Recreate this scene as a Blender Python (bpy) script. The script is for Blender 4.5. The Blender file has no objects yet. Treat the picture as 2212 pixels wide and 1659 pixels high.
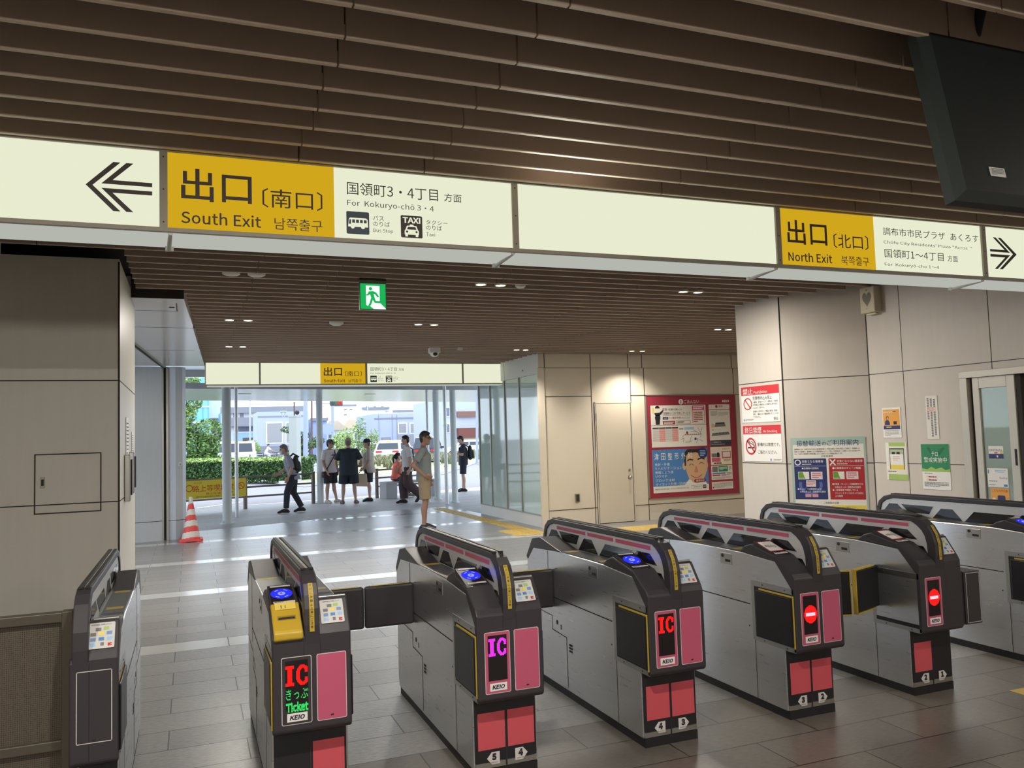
import bpy, bmesh, math, random
from mathutils import Vector, Matrix

# ------------------------------------------------------------------ scene
scene = bpy.context.scene
COL = scene.collection
PI = math.pi
R = math.radians
random.seed(7)

# camera -------------------------------------------------------------------
CAM_F = 1761.964            # focal length in pixels of the 2212 x 1659 frame
CAM_YAW, CAM_PITCH, CAM_ROLL = R(21.5793), R(3.6806), R(-1.7787)
CAM_POS = Vector((0, 0, 1.6))


def cam_axes():
    cy, sy = math.cos(CAM_YAW), math.sin(CAM_YAW)
    cp, sp = math.cos(CAM_PITCH), math.sin(CAM_PITCH)
    cr, sr = math.cos(CAM_ROLL), math.sin(CAM_ROLL)
    f = Vector((sy * cp, cy * cp, sp))
    r = Vector((cy, -sy, 0))
    u = r.cross(f)
    return cr * r + sr * u, -sr * r + cr * u, f


AX, AY, AZ = cam_axes()
cd = bpy.data.cameras.new('camera')
cam = bpy.data.objects.new('camera', cd)
COL.objects.link(cam)
cd.sensor_width = 36.0
cd.lens = CAM_F * 36.0 / 2212.0
cd.clip_start, cd.clip_end = 0.05, 600
cam.matrix_world = Matrix((
    (AX.x, AY.x, -AZ.x, CAM_POS.x),
    (AX.y, AY.y, -AZ.y, CAM_POS.y),
    (AX.z, AY.z, -AZ.z, CAM_POS.z),
    (0, 0, 0, 1)))
scene.camera = cam


def at(px, py, depth):
    """World point seen at a pixel of the photograph on the plane y = depth."""
    d = AX * ((px - 1106.0) / CAM_F) + AY * (-(py - 829.5) / CAM_F) + AZ
    return CAM_POS + d * ((depth - CAM_POS.y) / d.y)


# world, sun, exposure -------------------------------------------------------
world = bpy.data.worlds.new('sky')
scene.world = world
world.use_nodes = True
bg = world.node_tree.nodes['Background']
bg.inputs[0].default_value = (0.74, 0.86, 1.0, 1)
bg.inputs[1].default_value = 3.6
sd = bpy.data.lights.new('sun', 'SUN')
sd.energy = 3.0
sd.angle = R(1.0)
sd.color = (1.0, 0.95, 0.86)
sun = bpy.data.objects.new('sun', sd)
COL.objects.link(sun)
sun.rotation_euler = Vector((-0.28, -1.0, -1.75)).to_track_quat('-Z', 'Y').to_euler()
vs = scene.view_settings
scene.display_settings.display_device = 'sRGB'
vs.view_transform = 'Standard'
vs.look = 'None'
vs.exposure = 0.0
vs.gamma = 1.0
vs.use_curve_mapping = False
scene.cycles.max_bounces = 8
scene.cycles.diffuse_bounces = 4
scene.cycles.glossy_bounces = 4
scene.cycles.transmission_bounces = 6
scene.cycles.sample_clamp_indirect = 6.0
scene.cycles.use_denoising = True

HC = 3.035                  # height of the slatted ceiling


def area_lamp(name, loc, power, size, color=(1, .86, .66), spot=None, rot=(0, 0, 0)):
    if spot:
        l = bpy.data.lights.new(name, 'SPOT')
        l.spot_size = R(spot)
        l.spot_blend = 0.7
        l.shadow_soft_size = size
    else:
        l = bpy.data.lights.new(name, 'AREA')
        l.shape = 'DISK'
        l.size = size
    l.energy = power
    l.color = color
    o = bpy.data.objects.new(name, l)
    o.location = loc
    o.rotation_euler = rot
    COL.objects.link(o)
    return o


# ------------------------------------------------------------------ materials
def lin(c):
    c = c / 255.0
    return c / 12.92 if c <= 0.04045 else ((c + 0.055) / 1.055) ** 2.4


def rgb(r, g, b):
    return (lin(r), lin(g), lin(b), 1.0)


MATS = {}


def mat(name, col=(128, 128, 128), rough=0.5, metal=0.0, emit=0.0, noise=0.0, nscale=8.0,
        stretch=(1, 1, 1), bump=0.0, spec=0.5, trans=0.0, ior=1.45, rnoise=0.0):
    if name in MATS:
        return MATS[name]
    m = bpy.data.materials.new(name)
    m.use_nodes = True
    nt = m.node_tree
    b = nt.nodes['Principled BSDF']
    c = rgb(*col)
    b.inputs['Base Color'].default_value = c
    b.inputs['Roughness'].default_value = rough
    b.inputs['Metallic'].default_value = metal
    b.inputs['Specular IOR Level'].default_value = spec
    b.inputs['IOR'].default_value = ior
    if trans:
        b.inputs['Transmission Weight'].default_value = trans
    if emit:
        b.inputs['Emission Color'].default_value = c
        b.inputs['Emission Strength'].default_value = emit
    if noise or bump or rnoise:
        tc = nt.nodes.new('ShaderNodeTexCoord')
        mp = nt.nodes.new('ShaderNodeMapping')
        mp.inputs['Scale'].default_value = stretch
        nz = nt.nodes.new('ShaderNodeTexNoise')
        nz.inputs['Scale'].default_value = nscale
        nz.inputs['Detail'].default_value = 6
        nt.links.new(tc.outputs['Object'], mp.inputs[0])
        nt.links.new(mp.outputs[0], nz.inputs['Vector'])
        if noise:
            mx = nt.nodes.new('ShaderNodeMix')
            mx.data_type = 'RGBA'
            mx.inputs[6].default_value = tuple(x * (1 - noise) for x in c[:3]) + (1,)
            mx.inputs[7].default_value = tuple(min(1, x * (1 + noise)) for x in c[:3]) + (1,)
            nt.links.new(nz.outputs[0], mx.inputs[0])
            nt.links.new(mx.outputs[2], b.inputs['Base Color'])
        if rnoise:
            mr = nt.nodes.new('ShaderNodeMapRange')
            mr.inputs[3].default_value = max(0.02, rough - rnoise)
            mr.inputs[4].default_value = rough + rnoise
            nt.links.new(nz.outputs[0], mr.inputs[0])
            nt.links.new(mr.outputs[0], b.inputs['Roughness'])
        if bump:
            bp = nt.nodes.new('ShaderNodeBump')
            bp.inputs['Strength'].default_value = bump
            bp.inputs['Distance'].default_value = 0.01
            nt.links.new(nz.outputs[0], bp.inputs['Height'])
            nt.links.new(bp.outputs[0], b.inputs['Normal'])
    MATS[name] = m
    return m


def emission(name, col, strength):
    if name in MATS:
        return MATS[name]
    m = bpy.data.materials.new(name)
    m.use_nodes = True
    nt = m.node_tree
    nt.nodes.clear()
    e = nt.nodes.new('ShaderNodeEmission')
    e.inputs[0].default_value = rgb(*col)
    e.inputs[1].default_value = strength
    o = nt.nodes.new('ShaderNodeOutputMaterial')
    nt.links.new(e.outputs[0], o.inputs[0])
    MATS[name] = m
    return m


# ------------------------------------------------------------------ mesh kit
class MB:
    """Collects faces with materials and links them as ONE mesh object."""

    def __init__(self):
        self.v, self.f, self.m, self.s = [], [], [], []
        self.mats = []
        self.M = Matrix.Identity(4)

    def mi(self, m):
        if m not in self.mats:
            self.mats.append(m)
        return self.mats.index(m)

    def add(self, verts, faces, m, smooth=False):
        b = len(self.v)
        M = self.M
        self.v.extend([tuple(M @ Vector(p)) for p in verts])
        k = self.mi(m)
        for f in faces:
            self.f.append(tuple(b + i for i in f))
            self.m.append(k)
            self.s.append(smooth)
        return self

    def box(self, lo, hi, m):
        x0, y0, z0 = lo
        x1, y1, z1 = hi
        vs_ = [(x0, y0, z0), (x1, y0, z0), (x1, y1, z0), (x0, y1, z0),
               (x0, y0, z1), (x1, y0, z1), (x1, y1, z1), (x0, y1, z1)]
        fs = [(3, 2, 1, 0), (4, 5, 6, 7), (0, 1, 5, 4), (1, 2, 6, 5), (2, 3, 7, 6), (3, 0, 4, 7)]
        return self.add(vs_, fs, m)

    def prism(self, pts, axis, a, b, m):
        """Extrude a 2-D polygon along an axis. axis x: pts are (y,z); y: (x,z); z: (x,y)."""
        def P(p, t):
            return (t, p[0], p[1]) if axis == 'x' else (p[0], t, p[1]) if axis == 'y' else (p[0], p[1], t)
        n = len(pts)
        vs_ = [P(p, a) for p in pts] + [P(p, b) for p in pts]
        area = sum(pts[i][0] * pts[(i + 1) % n][1] - pts[(i + 1) % n][0] * pts[i][1] for i in range(n))
        flip = (area < 0) ^ (axis == 'y') ^ (b < a)
        lo_ = list(range(n))
        hi_ = list(range(n, 2 * n))
        fs = []
        if flip:
            fs = [tuple(lo_), tuple(reversed(hi_))] + [(i, n + i, n + (i + 1) % n, (i + 1) % n) for i in range(n)]
        else:
            fs = [tuple(reversed(lo_)), tuple(hi_)] + [(i, (i + 1) % n, n + (i + 1) % n, n + i) for i in range(n)]
        return self.add(vs_, fs, m)

    def cyl(self, p0, p1, r0, m, r1=None, n=20, cap=True, smooth=True):
        p0, p1 = Vector(p0), Vector(p1)
        r1 = r0 if r1 is None else r1
        d = (p1 - p0).normalized()
        a = d.orthogonal().normalized()
        b = d.cross(a)
        vs_ = []
        for p, r in ((p0, r0), (p1, r1)):
            for i in range(n):
                t = 2 * PI * i / n
                vs_.append(tuple(p + a * (r * math.cos(t)) + b * (r * math.sin(t))))
        self.add(vs_, [(i, (i + 1) % n, n + (i + 1) % n, n + i) for i in range(n)], m, smooth)
        if cap:
            self.add(vs_[:n], [tuple(reversed(range(n)))], m)
            self.add(vs_[n:], [tuple(range(n))], m)
        return self

    def tube(self, pts, r, m, n=10):
        for i in range(len(pts) - 1):
            self.cyl(pts[i], pts[i + 1], r, m, n=n)
        for p in pts[1:-1]:
            self.ball(p, (r, r, r), m, 8, 6)
        return self

    def ball(self, c, r, m, nu=16, nv=10, z0=-1.0, z1=1.0):
        c = Vector(c)
        vs_, fs = [], []
        t0, t1 = math.asin(z0), math.asin(z1)
        for j in range(nv + 1):
            t = t0 + (t1 - t0) * j / nv
            for i in range(nu):
                p = 2 * PI * i / nu
                vs_.append((c.x + r[0] * math.cos(t) * math.cos(p), c.y + r[1] * math.cos(t) * math.sin(p),
                            c.z + r[2] * math.sin(t)))
        for j in range(nv):
            for i in range(nu):
                k = (i + 1) % nu
                fs.append((j * nu + i, j * nu + k, (j + 1) * nu + k, (j + 1) * nu + i))
        return self.add(vs_, fs, m, True)

    def lathe(self, prof, c, m, n=24):
        vs_, fs = [], []
        for r, z in prof:
            for i in range(n):
                t = 2 * PI * i / n
                vs_.append((c[0] + r * math.cos(t), c[1] + r * math.sin(t), c[2] + z))
        for j in range(len(prof) - 1):
            for i in range(n):
                k = (i + 1) % n
                fs.append((j * n + i, j * n + k, (j + 1) * n + k, (j + 1) * n + i))
        return self.add(vs_, fs, m, True)

    def quad(self, a, b, c, d, m):
        return self.add([a, b, c, d], [(0, 1, 2, 3)], m)

    def build(self, name, parent=None, bevel=0.0, seg=2, matrix=None):
        me = bpy.data.meshes.new(name)
        me.from_pydata(self.v, [], self.f)
        for m in self.mats:
            me.materials.append(m)
        me.polygons.foreach_set('material_index', self.m)
        me.polygons.foreach_set('use_smooth', self.s)
        me.update()
        o = bpy.data.objects.new(name, me)
        COL.objects.link(o)
        if matrix is not None:
            o.matrix_world = matrix
        if parent:
            o.parent = parent
        if bevel:
            bv = o.modifiers.new('bevel', 'BEVEL')
            bv.width = bevel
            bv.segments = seg
            bv.limit_method = 'ANGLE'
            bv.angle_limit = R(35)
        return o


def tag(o, label=None, cat=None, group=None, kind=None):
    if label:
        o['label'] = label
    if cat:
        o['category'] = cat
    if group:
        o['group'] = group
    if kind:
        o['kind'] = kind
    return o


def thing(name, label, cat, loc=(0, 0, 0), rz=0.0, group=None, matrix=None):
    o = bpy.data.objects.new(name, None)
    o.empty_display_size = 0.1
    COL.objects.link(o)
    if matrix is not None:
        o.matrix_world = matrix
    else:
        o.location = loc
        o.rotation_euler = (0, 0, rz)
    return tag(o, label, cat, group)


def struct(mb, name, label=None, **k):
    o = mb.build(name, **k)
    o['kind'] = 'structure'
    if label:
        o['label'] = label
    return o


def dup(o, loc=None, rz=None, label=None, parent=None):
    c = o.copy()
    COL.objects.link(c)
    if parent:
        c.parent = parent
    for ch in [x for x in bpy.data.objects if x.parent == o]:
        dup(ch, parent=c)
    if loc is not None:
        c.location = loc
    if rz is not None:
        c.rotation_euler = (0, 0, rz)
    if label:
        c['label'] = label
    return c


# ------------------------------------------------------------------ lettering
_TXT = {}
FONT = None
try:                                   # the CJK face that ships with Blender, else its default face
    FONT = bpy.data.fonts.load(bpy.utils.system_resource('DATAFILES', path='fonts') + '/Noto Sans CJK Regular.woff2')
except Exception:
    FONT = None


def text_geo(s, bold=0.0):
    if s != '出口' and any(ord(q) > 0x2fff for q in s):
        bold = min(bold, .0025)          # dense characters close up when emboldened
    k = (s, bold)
    if k not in _TXT:
        c = bpy.data.curves.new('letters', 'FONT')
        c.body = s
        c.size = 1
        c.resolution_u = 2
        if FONT and '⚠' not in s and any(q.isascii() and q.isalnum() for q in s):
            c.font = FONT
        c.offset = bold
        o = bpy.data.objects.new('letters', c)
        me = o.to_mesh()
        vs_ = [(v.co.x, v.co.y) for v in me.vertices]
        fs = [tuple(p.vertices) for p in me.polygons]
        o.to_mesh_clear()
        bpy.data.objects.remove(o)
        bpy.data.curves.remove(c)
        if vs_:
            x0, x1 = min(v[0] for v in vs_), max(v[0] for v in vs_)
            y0, y1 = min(v[1] for v in vs_), max(v[1] for v in vs_)
        else:
            x0, x1, y0, y1 = 0, 1, 0, 1
        _TXT[k] = (vs_, fs, (x0, x1, y0, y1))
    return _TXT[k]


LAYER = 0.0007


class Sheet(MB):
    """A flat printed thing. Sheet coordinates run x 0..W to the right and y 0..H downwards and are
    mapped onto w x h metres; each layer lies a little in front of the one before."""

    def __init__(self, w, h, W=100.0, H=100.0, t=0.004, back=None, edge=None):
        super().__init__()
        self.w, self.h, self.W, self.H, self.t = w, h, W, H, t
        if back is not None:
            self.box((0, -h, 0), (w, 0, t), edge or back)
            self.rect(0, 0, W, H, back, 0.4)

    def uv(self, x, y, k):
        return (x / self.W * self.w, -y / self.H * self.h, self.t + k * LAYER)

    def poly(self, pts, m, k=1):
        n = len(pts)
        area = sum(pts[i][0] * pts[(i + 1) % n][1] - pts[(i + 1) % n][0] * pts[i][1] for i in range(n))
        p = [self.uv(x, y, k) for x, y in (pts if area < 0 else pts[::-1])]
        return self.add(p, [tuple(range(n))], m)

    def rect(self, x0, y0, x1, y1, m, k=1):
        return self.poly([(x0, y0), (x1, y0), (x1, y1), (x0, y1)], m, k)

    def rrect(self, x0, y0, x1, y1, r, m, k=1):
        ry = r * (self.H / self.h) / (self.W / self.w)
        pts = []
        for cx, cy, a in ((x1 - r, y0 + ry, -90), (x1 - r, y1 - ry, 0), (x0 + r, y1 - ry, 90), (x0 + r, y0 + ry, 180)):
            for i in range(5):
                t = R(a + i * 22.5)
                pts.append((cx + r * math.cos(t), cy + ry * math.sin(t)))
        return self.poly(pts, m, k)

    def frame(self, x0, y0, x1, y1, b, m, k=1):
        by = b * (self.H / self.h) / (self.W / self.w)
        self.rect(x0, y0, x1, y0 + by, m, k)
        self.rect(x0, y1 - by, x1, y1, m, k)
        self.rect(x0, y0, x0 + b, y1, m, k)
        self.rect(x1 - b, y0, x1, y1, m, k)
        return self

    def disc(self, x, y, r, m, k=1, ry=None, n=28, a0=0, a1=360):
        ry = r * (self.H / self.h) / (self.W / self.w) if ry is None else ry
        pts = [(x + r * math.cos(R(a0 + (a1 - a0) * i / n)), y + ry * math.sin(R(a0 + (a1 - a0) * i / n)))
               for i in range(n + (0 if a1 - a0 == 360 else 1))]
        return self.poly(pts, m, k)

    def ring(self, x, y, r, w, m, k=1, ry=None, n=32, a0=0, a1=360):
        asp = (self.H / self.h) / (self.W / self.w)
        ry = r * asp if ry is None else ry
        wy = w * ry / r
        for i in range(n):
            t0, t1 = R(a0 + (a1 - a0) * i / n), R(a0 + (a1 - a0) * (i + 1) / n)
            q = []
            for t, rr, ss in ((t0, r, ry), (t1, r, ry), (t1, r - w, ry - wy), (t0, r - w, ry - wy)):
                q.append((x + rr * math.cos(t), y + ss * math.sin(t)))
            self.poly(q, m, k)
        return self

    def line(self, pts, w, m, k=1):
        asp = (self.H / self.h) / (self.W / self.w)
        for (ax, ay), (bx, by) in zip(pts, pts[1:]):
            dx, dy = bx - ax, (by - ay) / asp
            L = math.hypot(dx, dy) or 1
            nx, ny = -dy / L * w / 2, dx / L * w / 2 * asp
            self.poly([(ax + nx, ay + ny), (bx + nx, by + ny), (bx - nx, by - ny), (ax - nx, ay - ny)], m, k)
        return self

    def text(self, s, x0, y0, x1, y1, m, k=2, bold=0.0, shear=0.0):
        """Lettering fitted into the box x0..x1, y0..y1."""
        vs_, fs, (a0, a1, b0, b1) = text_geo(s, bold)
        sx, sy = (x1 - x0) / (a1 - a0), (y1 - y0) / (b1 - b0)
        p = [self.uv(x0 + (x - a0) * sx + shear * (y - b0) * sy, y1 - (y - b0) * sy, k) for x, y in vs_]
        return self.add(p, fs, m)

    def scribble(self, x0, y0, x1, y1, rows, m, k=2, fill=0.5, seed=1):
        """Rows of print too small to read."""
        rd = random.Random(seed)
        dy = (y1 - y0) / rows
        for i in range(rows):
            x = x0
            end = x1 if i < rows - 1 else x0 + (x1 - x0) * rd.uniform(.4, .9)
            while x < end:
                w = (x1 - x0) * rd.uniform(.05, .16)
                self.rect(x, y0 + i * dy, min(end, x + w), y0 + i * dy + dy * fill, m, k)
                x += w + (x1 - x0) * rd.uniform(.008, .02)
        return self


def face_matrix(origin, u, n):
    """Matrix of an upright sheet whose top left corner is at origin, x along u, facing n."""
    u, n = Vector(u).normalized(), Vector(n).normalized()
    v = n.cross(u)
    o = Vector(origin)
    return Matrix(((u.x, v.x, n.x, o.x), (u.y, v.y, n.y, o.y), (u.z, v.z, n.z, o.z), (0, 0, 0, 1)))


def inside_tri(px, py, a, b, c):
    d1 = (px - b[0]) * (a[1] - b[1]) - (a[0] - b[0]) * (py - b[1])
    d2 = (px - c[0]) * (b[1] - c[1]) - (b[0] - c[0]) * (py - c[1])
    d3 = (px - a[0]) * (c[1] - a[1]) - (c[0] - a[0]) * (py - a[1])
    return not ((d1 < 0 or d2 < 0 or d3 < 0) and (d1 > 0 or d2 > 0 or d3 > 0))


def led_dots(s, nx, ny, bold=0.0):
    """Cells of an nx x ny dot matrix that the lettering covers."""
    vs_, fs, (a0, a1, b0, b1) = text_geo(s, bold)
    tris = []
    for f in fs:
        for i in range(1, len(f) - 1):
            tris.append((vs_[f[0]], vs_[f[i]], vs_[f[i + 1]]))
    on = []
    for j in range(ny):
        for i in range(nx):
            x = a0 + (a1 - a0) * (i + .5) / nx
            y = b1 - (b1 - b0) * (j + .5) / ny
            if any(inside_tri(x, y, *t) for t in tris):
                on.append((i, j))
    return on
# ------------------------------------------------------------------ common materials
M_CLAD = mat('wall_cladding', (200, 196, 186), .42, noise=.05, nscale=3, stretch=(6, 6, .6), bump=.02)
M_CLADR = mat('wall_cladding_warm', (201, 193, 183), .45, noise=.05, nscale=3, stretch=(6, 6, .6))
M_JOINT = mat('panel_joint', (52, 47, 42), .8)
M_CREAM = mat('cream_panel', (212, 202, 184), .5, noise=.03, nscale=2)
M_SILVER = mat('brushed_aluminium', (190, 190, 188), .32, 1.0, noise=.06, nscale=14, stretch=(1, 1, 14))
M_ALU = mat('anodised_frame', (150, 147, 138), .4, .7)
M_STEEL = mat('brushed_steel', (218, 219, 221), .29, .94, noise=.08, nscale=5, stretch=(1, 1, 20), rnoise=.05)
M_BLACK = mat('charcoal_plastic', (54, 51, 54), .42)
M_DARK = mat('dark_rubber', (30, 29, 31), .55)
M_FLAP = mat('flap_plastic', (24, 23, 27), .34)
M_WHITE = mat('white_print', (232, 230, 224), .45)
M_OFFW = mat('white_paint', (214, 213, 208), .5)
M_GREYP = mat('grey_panel', (192, 198, 204), .3, .15, noise=.06, nscale=4, stretch=(8, 8, .4))
M_INK = mat('ink', (38, 36, 40), .6)
M_RED = mat('red_print', (200, 48, 56), .5)
M_TAPE = mat('yellow_tape', (182, 154, 50), .5)
M_GLASS = mat('window_glass', (226, 240, 236), .02, trans=1.0, ior=1.45)
M_SMOKE = mat('smoked_acrylic', (30, 32, 36), .06, spec=.6)
M_POST = mat('painted_post', (206, 213, 213), .42)


def floor_material():
    m = bpy.data.materials.new('station_paving')
    m.use_nodes = True
    nt = m.node_tree
    N, L = nt.nodes, nt.links
    b = N['Principled BSDF']
    tc = N.new('ShaderNodeTexCoord')
    mp = N.new('ShaderNodeMapping')
    mp.inputs['Location'].default_value = (0.12, -7.031, 0)
    L.new(tc.outputs['Object'], mp.inputs[0])
    br = N.new('ShaderNodeTexBrick')
    br.offset = 0.5
    br.inputs['Scale'].default_value = 1.0
    br.inputs['Brick Width'].default_value = 0.8
    br.inputs['Row Height'].default_value = 0.3175
    br.inputs['Mortar Size'].default_value = 0.0035
    br.inputs['Mortar Smooth'].default_value = 0.1
    br.inputs['Color1'].default_value = rgb(136, 134, 133)
    br.inputs['Color2'].default_value = rgb(152, 150, 148)
    br.inputs['Mortar'].default_value = rgb(46, 44, 43)
    L.new(mp.outputs[0], br.inputs['Vector'])
    sp = N.new('ShaderNodeSeparateXYZ')
    L.new(mp.outputs[0], sp.inputs[0])

    def math_(op, a, v):
        n = N.new('ShaderNodeMath')
        n.operation = op
        L.new(a, n.inputs[0])
        if hasattr(v, 'node'):
            L.new(v, n.inputs[1])
        else:
            n.inputs[1].default_value = v
        return n.outputs[0]
    fr = math_('FRACT', math_('DIVIDE', math_('ADD', sp.outputs[1], 25.4), 2.54), 0)
    st = math_('MULTIPLY', math_('LESS_THAN', fr, 0.125), math_('GREATER_THAN', sp.outputs[1], -0.6))
    nz = N.new('ShaderNodeTexNoise')
    nz.inputs['Scale'].default_value = 55
    nz.inputs['Detail'].default_value = 4
    mp2 = N.new('ShaderNodeMapping')
    mp2.inputs['Scale'].default_value = (.45, 1.3, 1)
    L.new(tc.outputs['Object'], mp2.inputs[0])
    L.new(mp2.outputs[0], nz.inputs['Vector'])
    big = N.new('ShaderNodeTexNoise')
    big.inputs['Scale'].default_value = 1.2
    L.new(tc.outputs['Object'], big.inputs['Vector'])
    mxn = N.new('ShaderNodeMix')
    mxn.data_type = 'RGBA'
    mxn.blend_type = 'MULTIPLY'
    mxn.inputs[0].default_value = 0.55
    L.new(br.outputs['Color'], mxn.inputs[6])
    cr = N.new('ShaderNodeMapRange')
    cr.inputs[1].default_value, cr.inputs[2].default_value = .3, .7
    cr.inputs[3].default_value, cr.inputs[4].default_value = .62, 1.2
    L.new(nz.outputs[0], cr.inputs[0])
    L.new(cr.outputs[0], mxn.inputs[7])
    pale = N.new('ShaderNodeMix')
    pale.data_type = 'RGBA'
    pale.inputs[7].default_value = rgb(186, 186, 184)
    L.new(math_('MULTIPLY', st, math_('SUBTRACT', math_('MULTIPLY', br.outputs['Fac'], -1), -1)), pale.inputs[0])
    # the smooth brownish stone of the paid side starts at the gates
    stone = N.new('ShaderNodeMix')
    stone.data_type = 'RGBA'
    stone.blend_type = 'MULTIPLY'
    stone.inputs[7].default_value = (.50, .45, .40, 1)
    L.new(math_('LESS_THAN', sp.outputs[1], -2.857), stone.inputs[0])
    L.new(mxn.outputs[2], stone.inputs[6])
    L.new(stone.outputs[2], pale.inputs[6])
    L.new(pale.outputs[2], b.inputs['Base Color'])
    ro = N.new('ShaderNodeMapRange')
    ro.inputs[3].default_value, ro.inputs[4].default_value = .30, .18
    b.inputs['Specular IOR Level'].default_value = .6
    L.new(st, ro.inputs[0])
    L.new(ro.outputs[0], b.inputs['Roughness'])
    rough = math_('MULTIPLY', math_('SUBTRACT', math_('MULTIPLY', st, -1), -1), math_('GREATER_THAN', sp.outputs[1], -2.857))
    bp = N.new('ShaderNodeBump')
    bp.inputs['Distance'].default_value = 0.006
    L.new(math_('MULTIPLY', rough, 0.4), bp.inputs['Strength'])
    L.new(nz.outputs[0], bp.inputs['Height'])
    bp2 = N.new('ShaderNodeBump')
    bp2.inputs['Distance'].default_value = 0.002
    bp2.invert = True
    L.new(br.outputs['Fac'], bp2.inputs['Height'])
    L.new(bp.outputs[0], bp2.inputs['Normal'])
    L.new(bp2.outputs[0], b.inputs['Normal'])
    return m


def paving_material(name, c1, c2, mortar, bw, rh, rot=0.0, rough=.7):
    m = bpy.data.materials.new(name)
    m.use_nodes = True
    nt = m.node_tree
    b = nt.nodes['Principled BSDF']
    tc = nt.nodes.new('ShaderNodeTexCoord')
    mp = nt.nodes.new('ShaderNodeMapping')
    mp.inputs['Rotation'].default_value = (0, 0, rot)
    br = nt.nodes.new('ShaderNodeTexBrick')
    for k, v in (('Scale', 1.0), ('Brick Width', bw), ('Row Height', rh), ('Mortar Size', .004),
                 ('Color1', rgb(*c1)), ('Color2', rgb(*c2)), ('Mortar', rgb(*mortar))):
        br.inputs[k].default_value = v
    nt.links.new(tc.outputs['Object'], mp.inputs[0])
    nt.links.new(mp.outputs[0], br.inputs['Vector'])
    nt.links.new(br.outputs['Color'], b.inputs['Base Color'])
    b.inputs['Roughness'].default_value = rough
    return m


# floors -----------------------------------------------------------------------
THR = [(-6.0, 15.6), (0.12, 16.68), (2.1, 17.34), (4.0, 18.45), (5.69, 18.6)]
fl = MB()
M_FLOOR = floor_material()
fl.add([(-6, -6, 0), (10.2, -6, 0), (10.2, 13.06, 0), (5.69, 13.06, 0)] + [(x, y, 0) for x, y in THR[::-1]],
       [tuple(range(4 + len(THR)))], M_FLOOR)
fl.add([(-6, -6, -.15), (10.2, -6, -.15), (10.2, 13, -.15), (-6, 13, -.15)], [(3, 2, 1, 0)], M_JOINT)
struct(fl, 'floor')
gd = MB()
M_PLAZA = paving_material('plaza_paving', (184, 182, 181), (168, 166, 166), (126, 124, 122), .6, .3, R(-14), .6)
KERB = [(-40, 11.2), (-0.135, 22.45), (3.42, 23.2), (8.586, 24.9), (40, 34.2)]
gd.add([(x, y, 0) for x, y in THR] + [(5.69, 13.06, 0), (10.2, 13.06, 0), (40, 13.06, 0)] +
       [(x, y, 0) for x, y in KERB[::-1]][:4] + [(-6, 20.7, 0)], [tuple(range(len(THR) + 8))], M_PLAZA)
struct(gd, 'ground')
kb = MB()
M_KERB = mat('kerb_stone', (196, 192, 184), .8, noise=.08, nscale=20)
for (x0, y0), (x1, y1) in zip(KERB, KERB[1:]):
    kb.add([(x0, y0, .002), (x1, y1, .002), (x1, y1 + .22, .002), (x0, y0 + .22, .002),
            (x1, y1 + .22, -.12), (x0, y0 + .22, -.12)], [(0, 1, 2, 3), (3, 2, 4, 5)], M_KERB)
struct(kb, 'kerb')
rd = MB()
M_ROAD = mat('asphalt', (122, 122, 128), .9, noise=.10, nscale=2.5, bump=.05)
rd.quad((-200, 8, -.06), (300, 8, -.06), (300, 400, -.06), (-200, 400, -.06), M_ROAD)
ml = mat('road_paint', (226, 226, 222), .8)
for px0, py0, px1, py1 in ((425, 1098, 520, 1085), (640, 1064, 760, 1053)):
    def gz(px, py):
        d = AX * ((px - 1106.0) / CAM_F) + AY * (-(py - 829.5) / CAM_F) + AZ
        p = CAM_POS + d * ((-.055 - 1.6) / d.z)
        return p
    a, b_ = gz(px0, py0), gz(px1, py1)
    rd.quad(a, b_, b_ + Vector((0, .16, 0)), a + Vector((0, .16, 0)), ml)
struct(rd, 'road')

# tactile paving ---------------------------------------------------------------
M_TACT = mat('tactile_yellow', (206, 176, 96), .55, noise=.05, nscale=12)
tp = MB()
def tactile(x, y, dots):
    tp.box((x, y, 0), (x + .296, y + .296, .003), M_TACT)
    for i in range(4):
        if dots:
            for j in range(4):
                tp.cyl((x + .037 + i * .074, y + .037 + j * .074, .003), (x + .037 + i * .074, y + .037 + j * .074, .008), .013, M_TACT, r1=.009, n=8)
        else:
            tp.box((x + .03 + i * .07, y + .015, .003), (x + .055 + i * .07, y + .281, .008), M_TACT)
for k in range(20):
    tactile(5.16, 12.3 + k * .3, False)
    if k < 3:
        tactile(5.16 - .3, 12.3 + k * .3, True)
for k in range(14):
    for j in range(2):
        tactile(5.46 + k * .3, 11.75 + j * .3, True)
for k in range(2):
    tactile(4.52 + k * .3, 3.25, True)
tag(tp.build('tactile_paving'), 'yellow tactile guide strip of bars and dots along the pale room wall and glass', 'tactile paving', kind='structure')

# ceiling ------------------------------------------------------------------------
M_SLAT = mat('brown_slat', (166, 148, 134), .55, noise=.06, nscale=3, stretch=(.4, 1, 1))
M_SLATLIT = mat('slat_edge_bounce', (196, 178, 158), .5)  # floor bounce light put into the colour of the slat undersides
M_VOID = mat('ceiling_void', (40, 38, 37), .9)
ce = MB()
JX = [-1.0, .52, 1.18, 2.66, 4.17, 5.3, 6.9, 8.4]


def slat_range(y):
    if y < 4.4:
        x0 = -4.0
    elif y < 6.56:
        x0 = -1.22
    elif y < 8.19:
        x0 = -.455
    else:
        x0 = -.04 + .041 * (y - 8.19)
    if y < 6.5:
        x1 = 6.56
    elif y < 7.16:
        x1 = 6.54 - (y - 6.5) * .85
    elif y < 7.93:
        x1 = 5.98
    elif y < 13.03:
        x1 = 9.88
    else:
        x1 = 5.67
    return x0, x1


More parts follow.
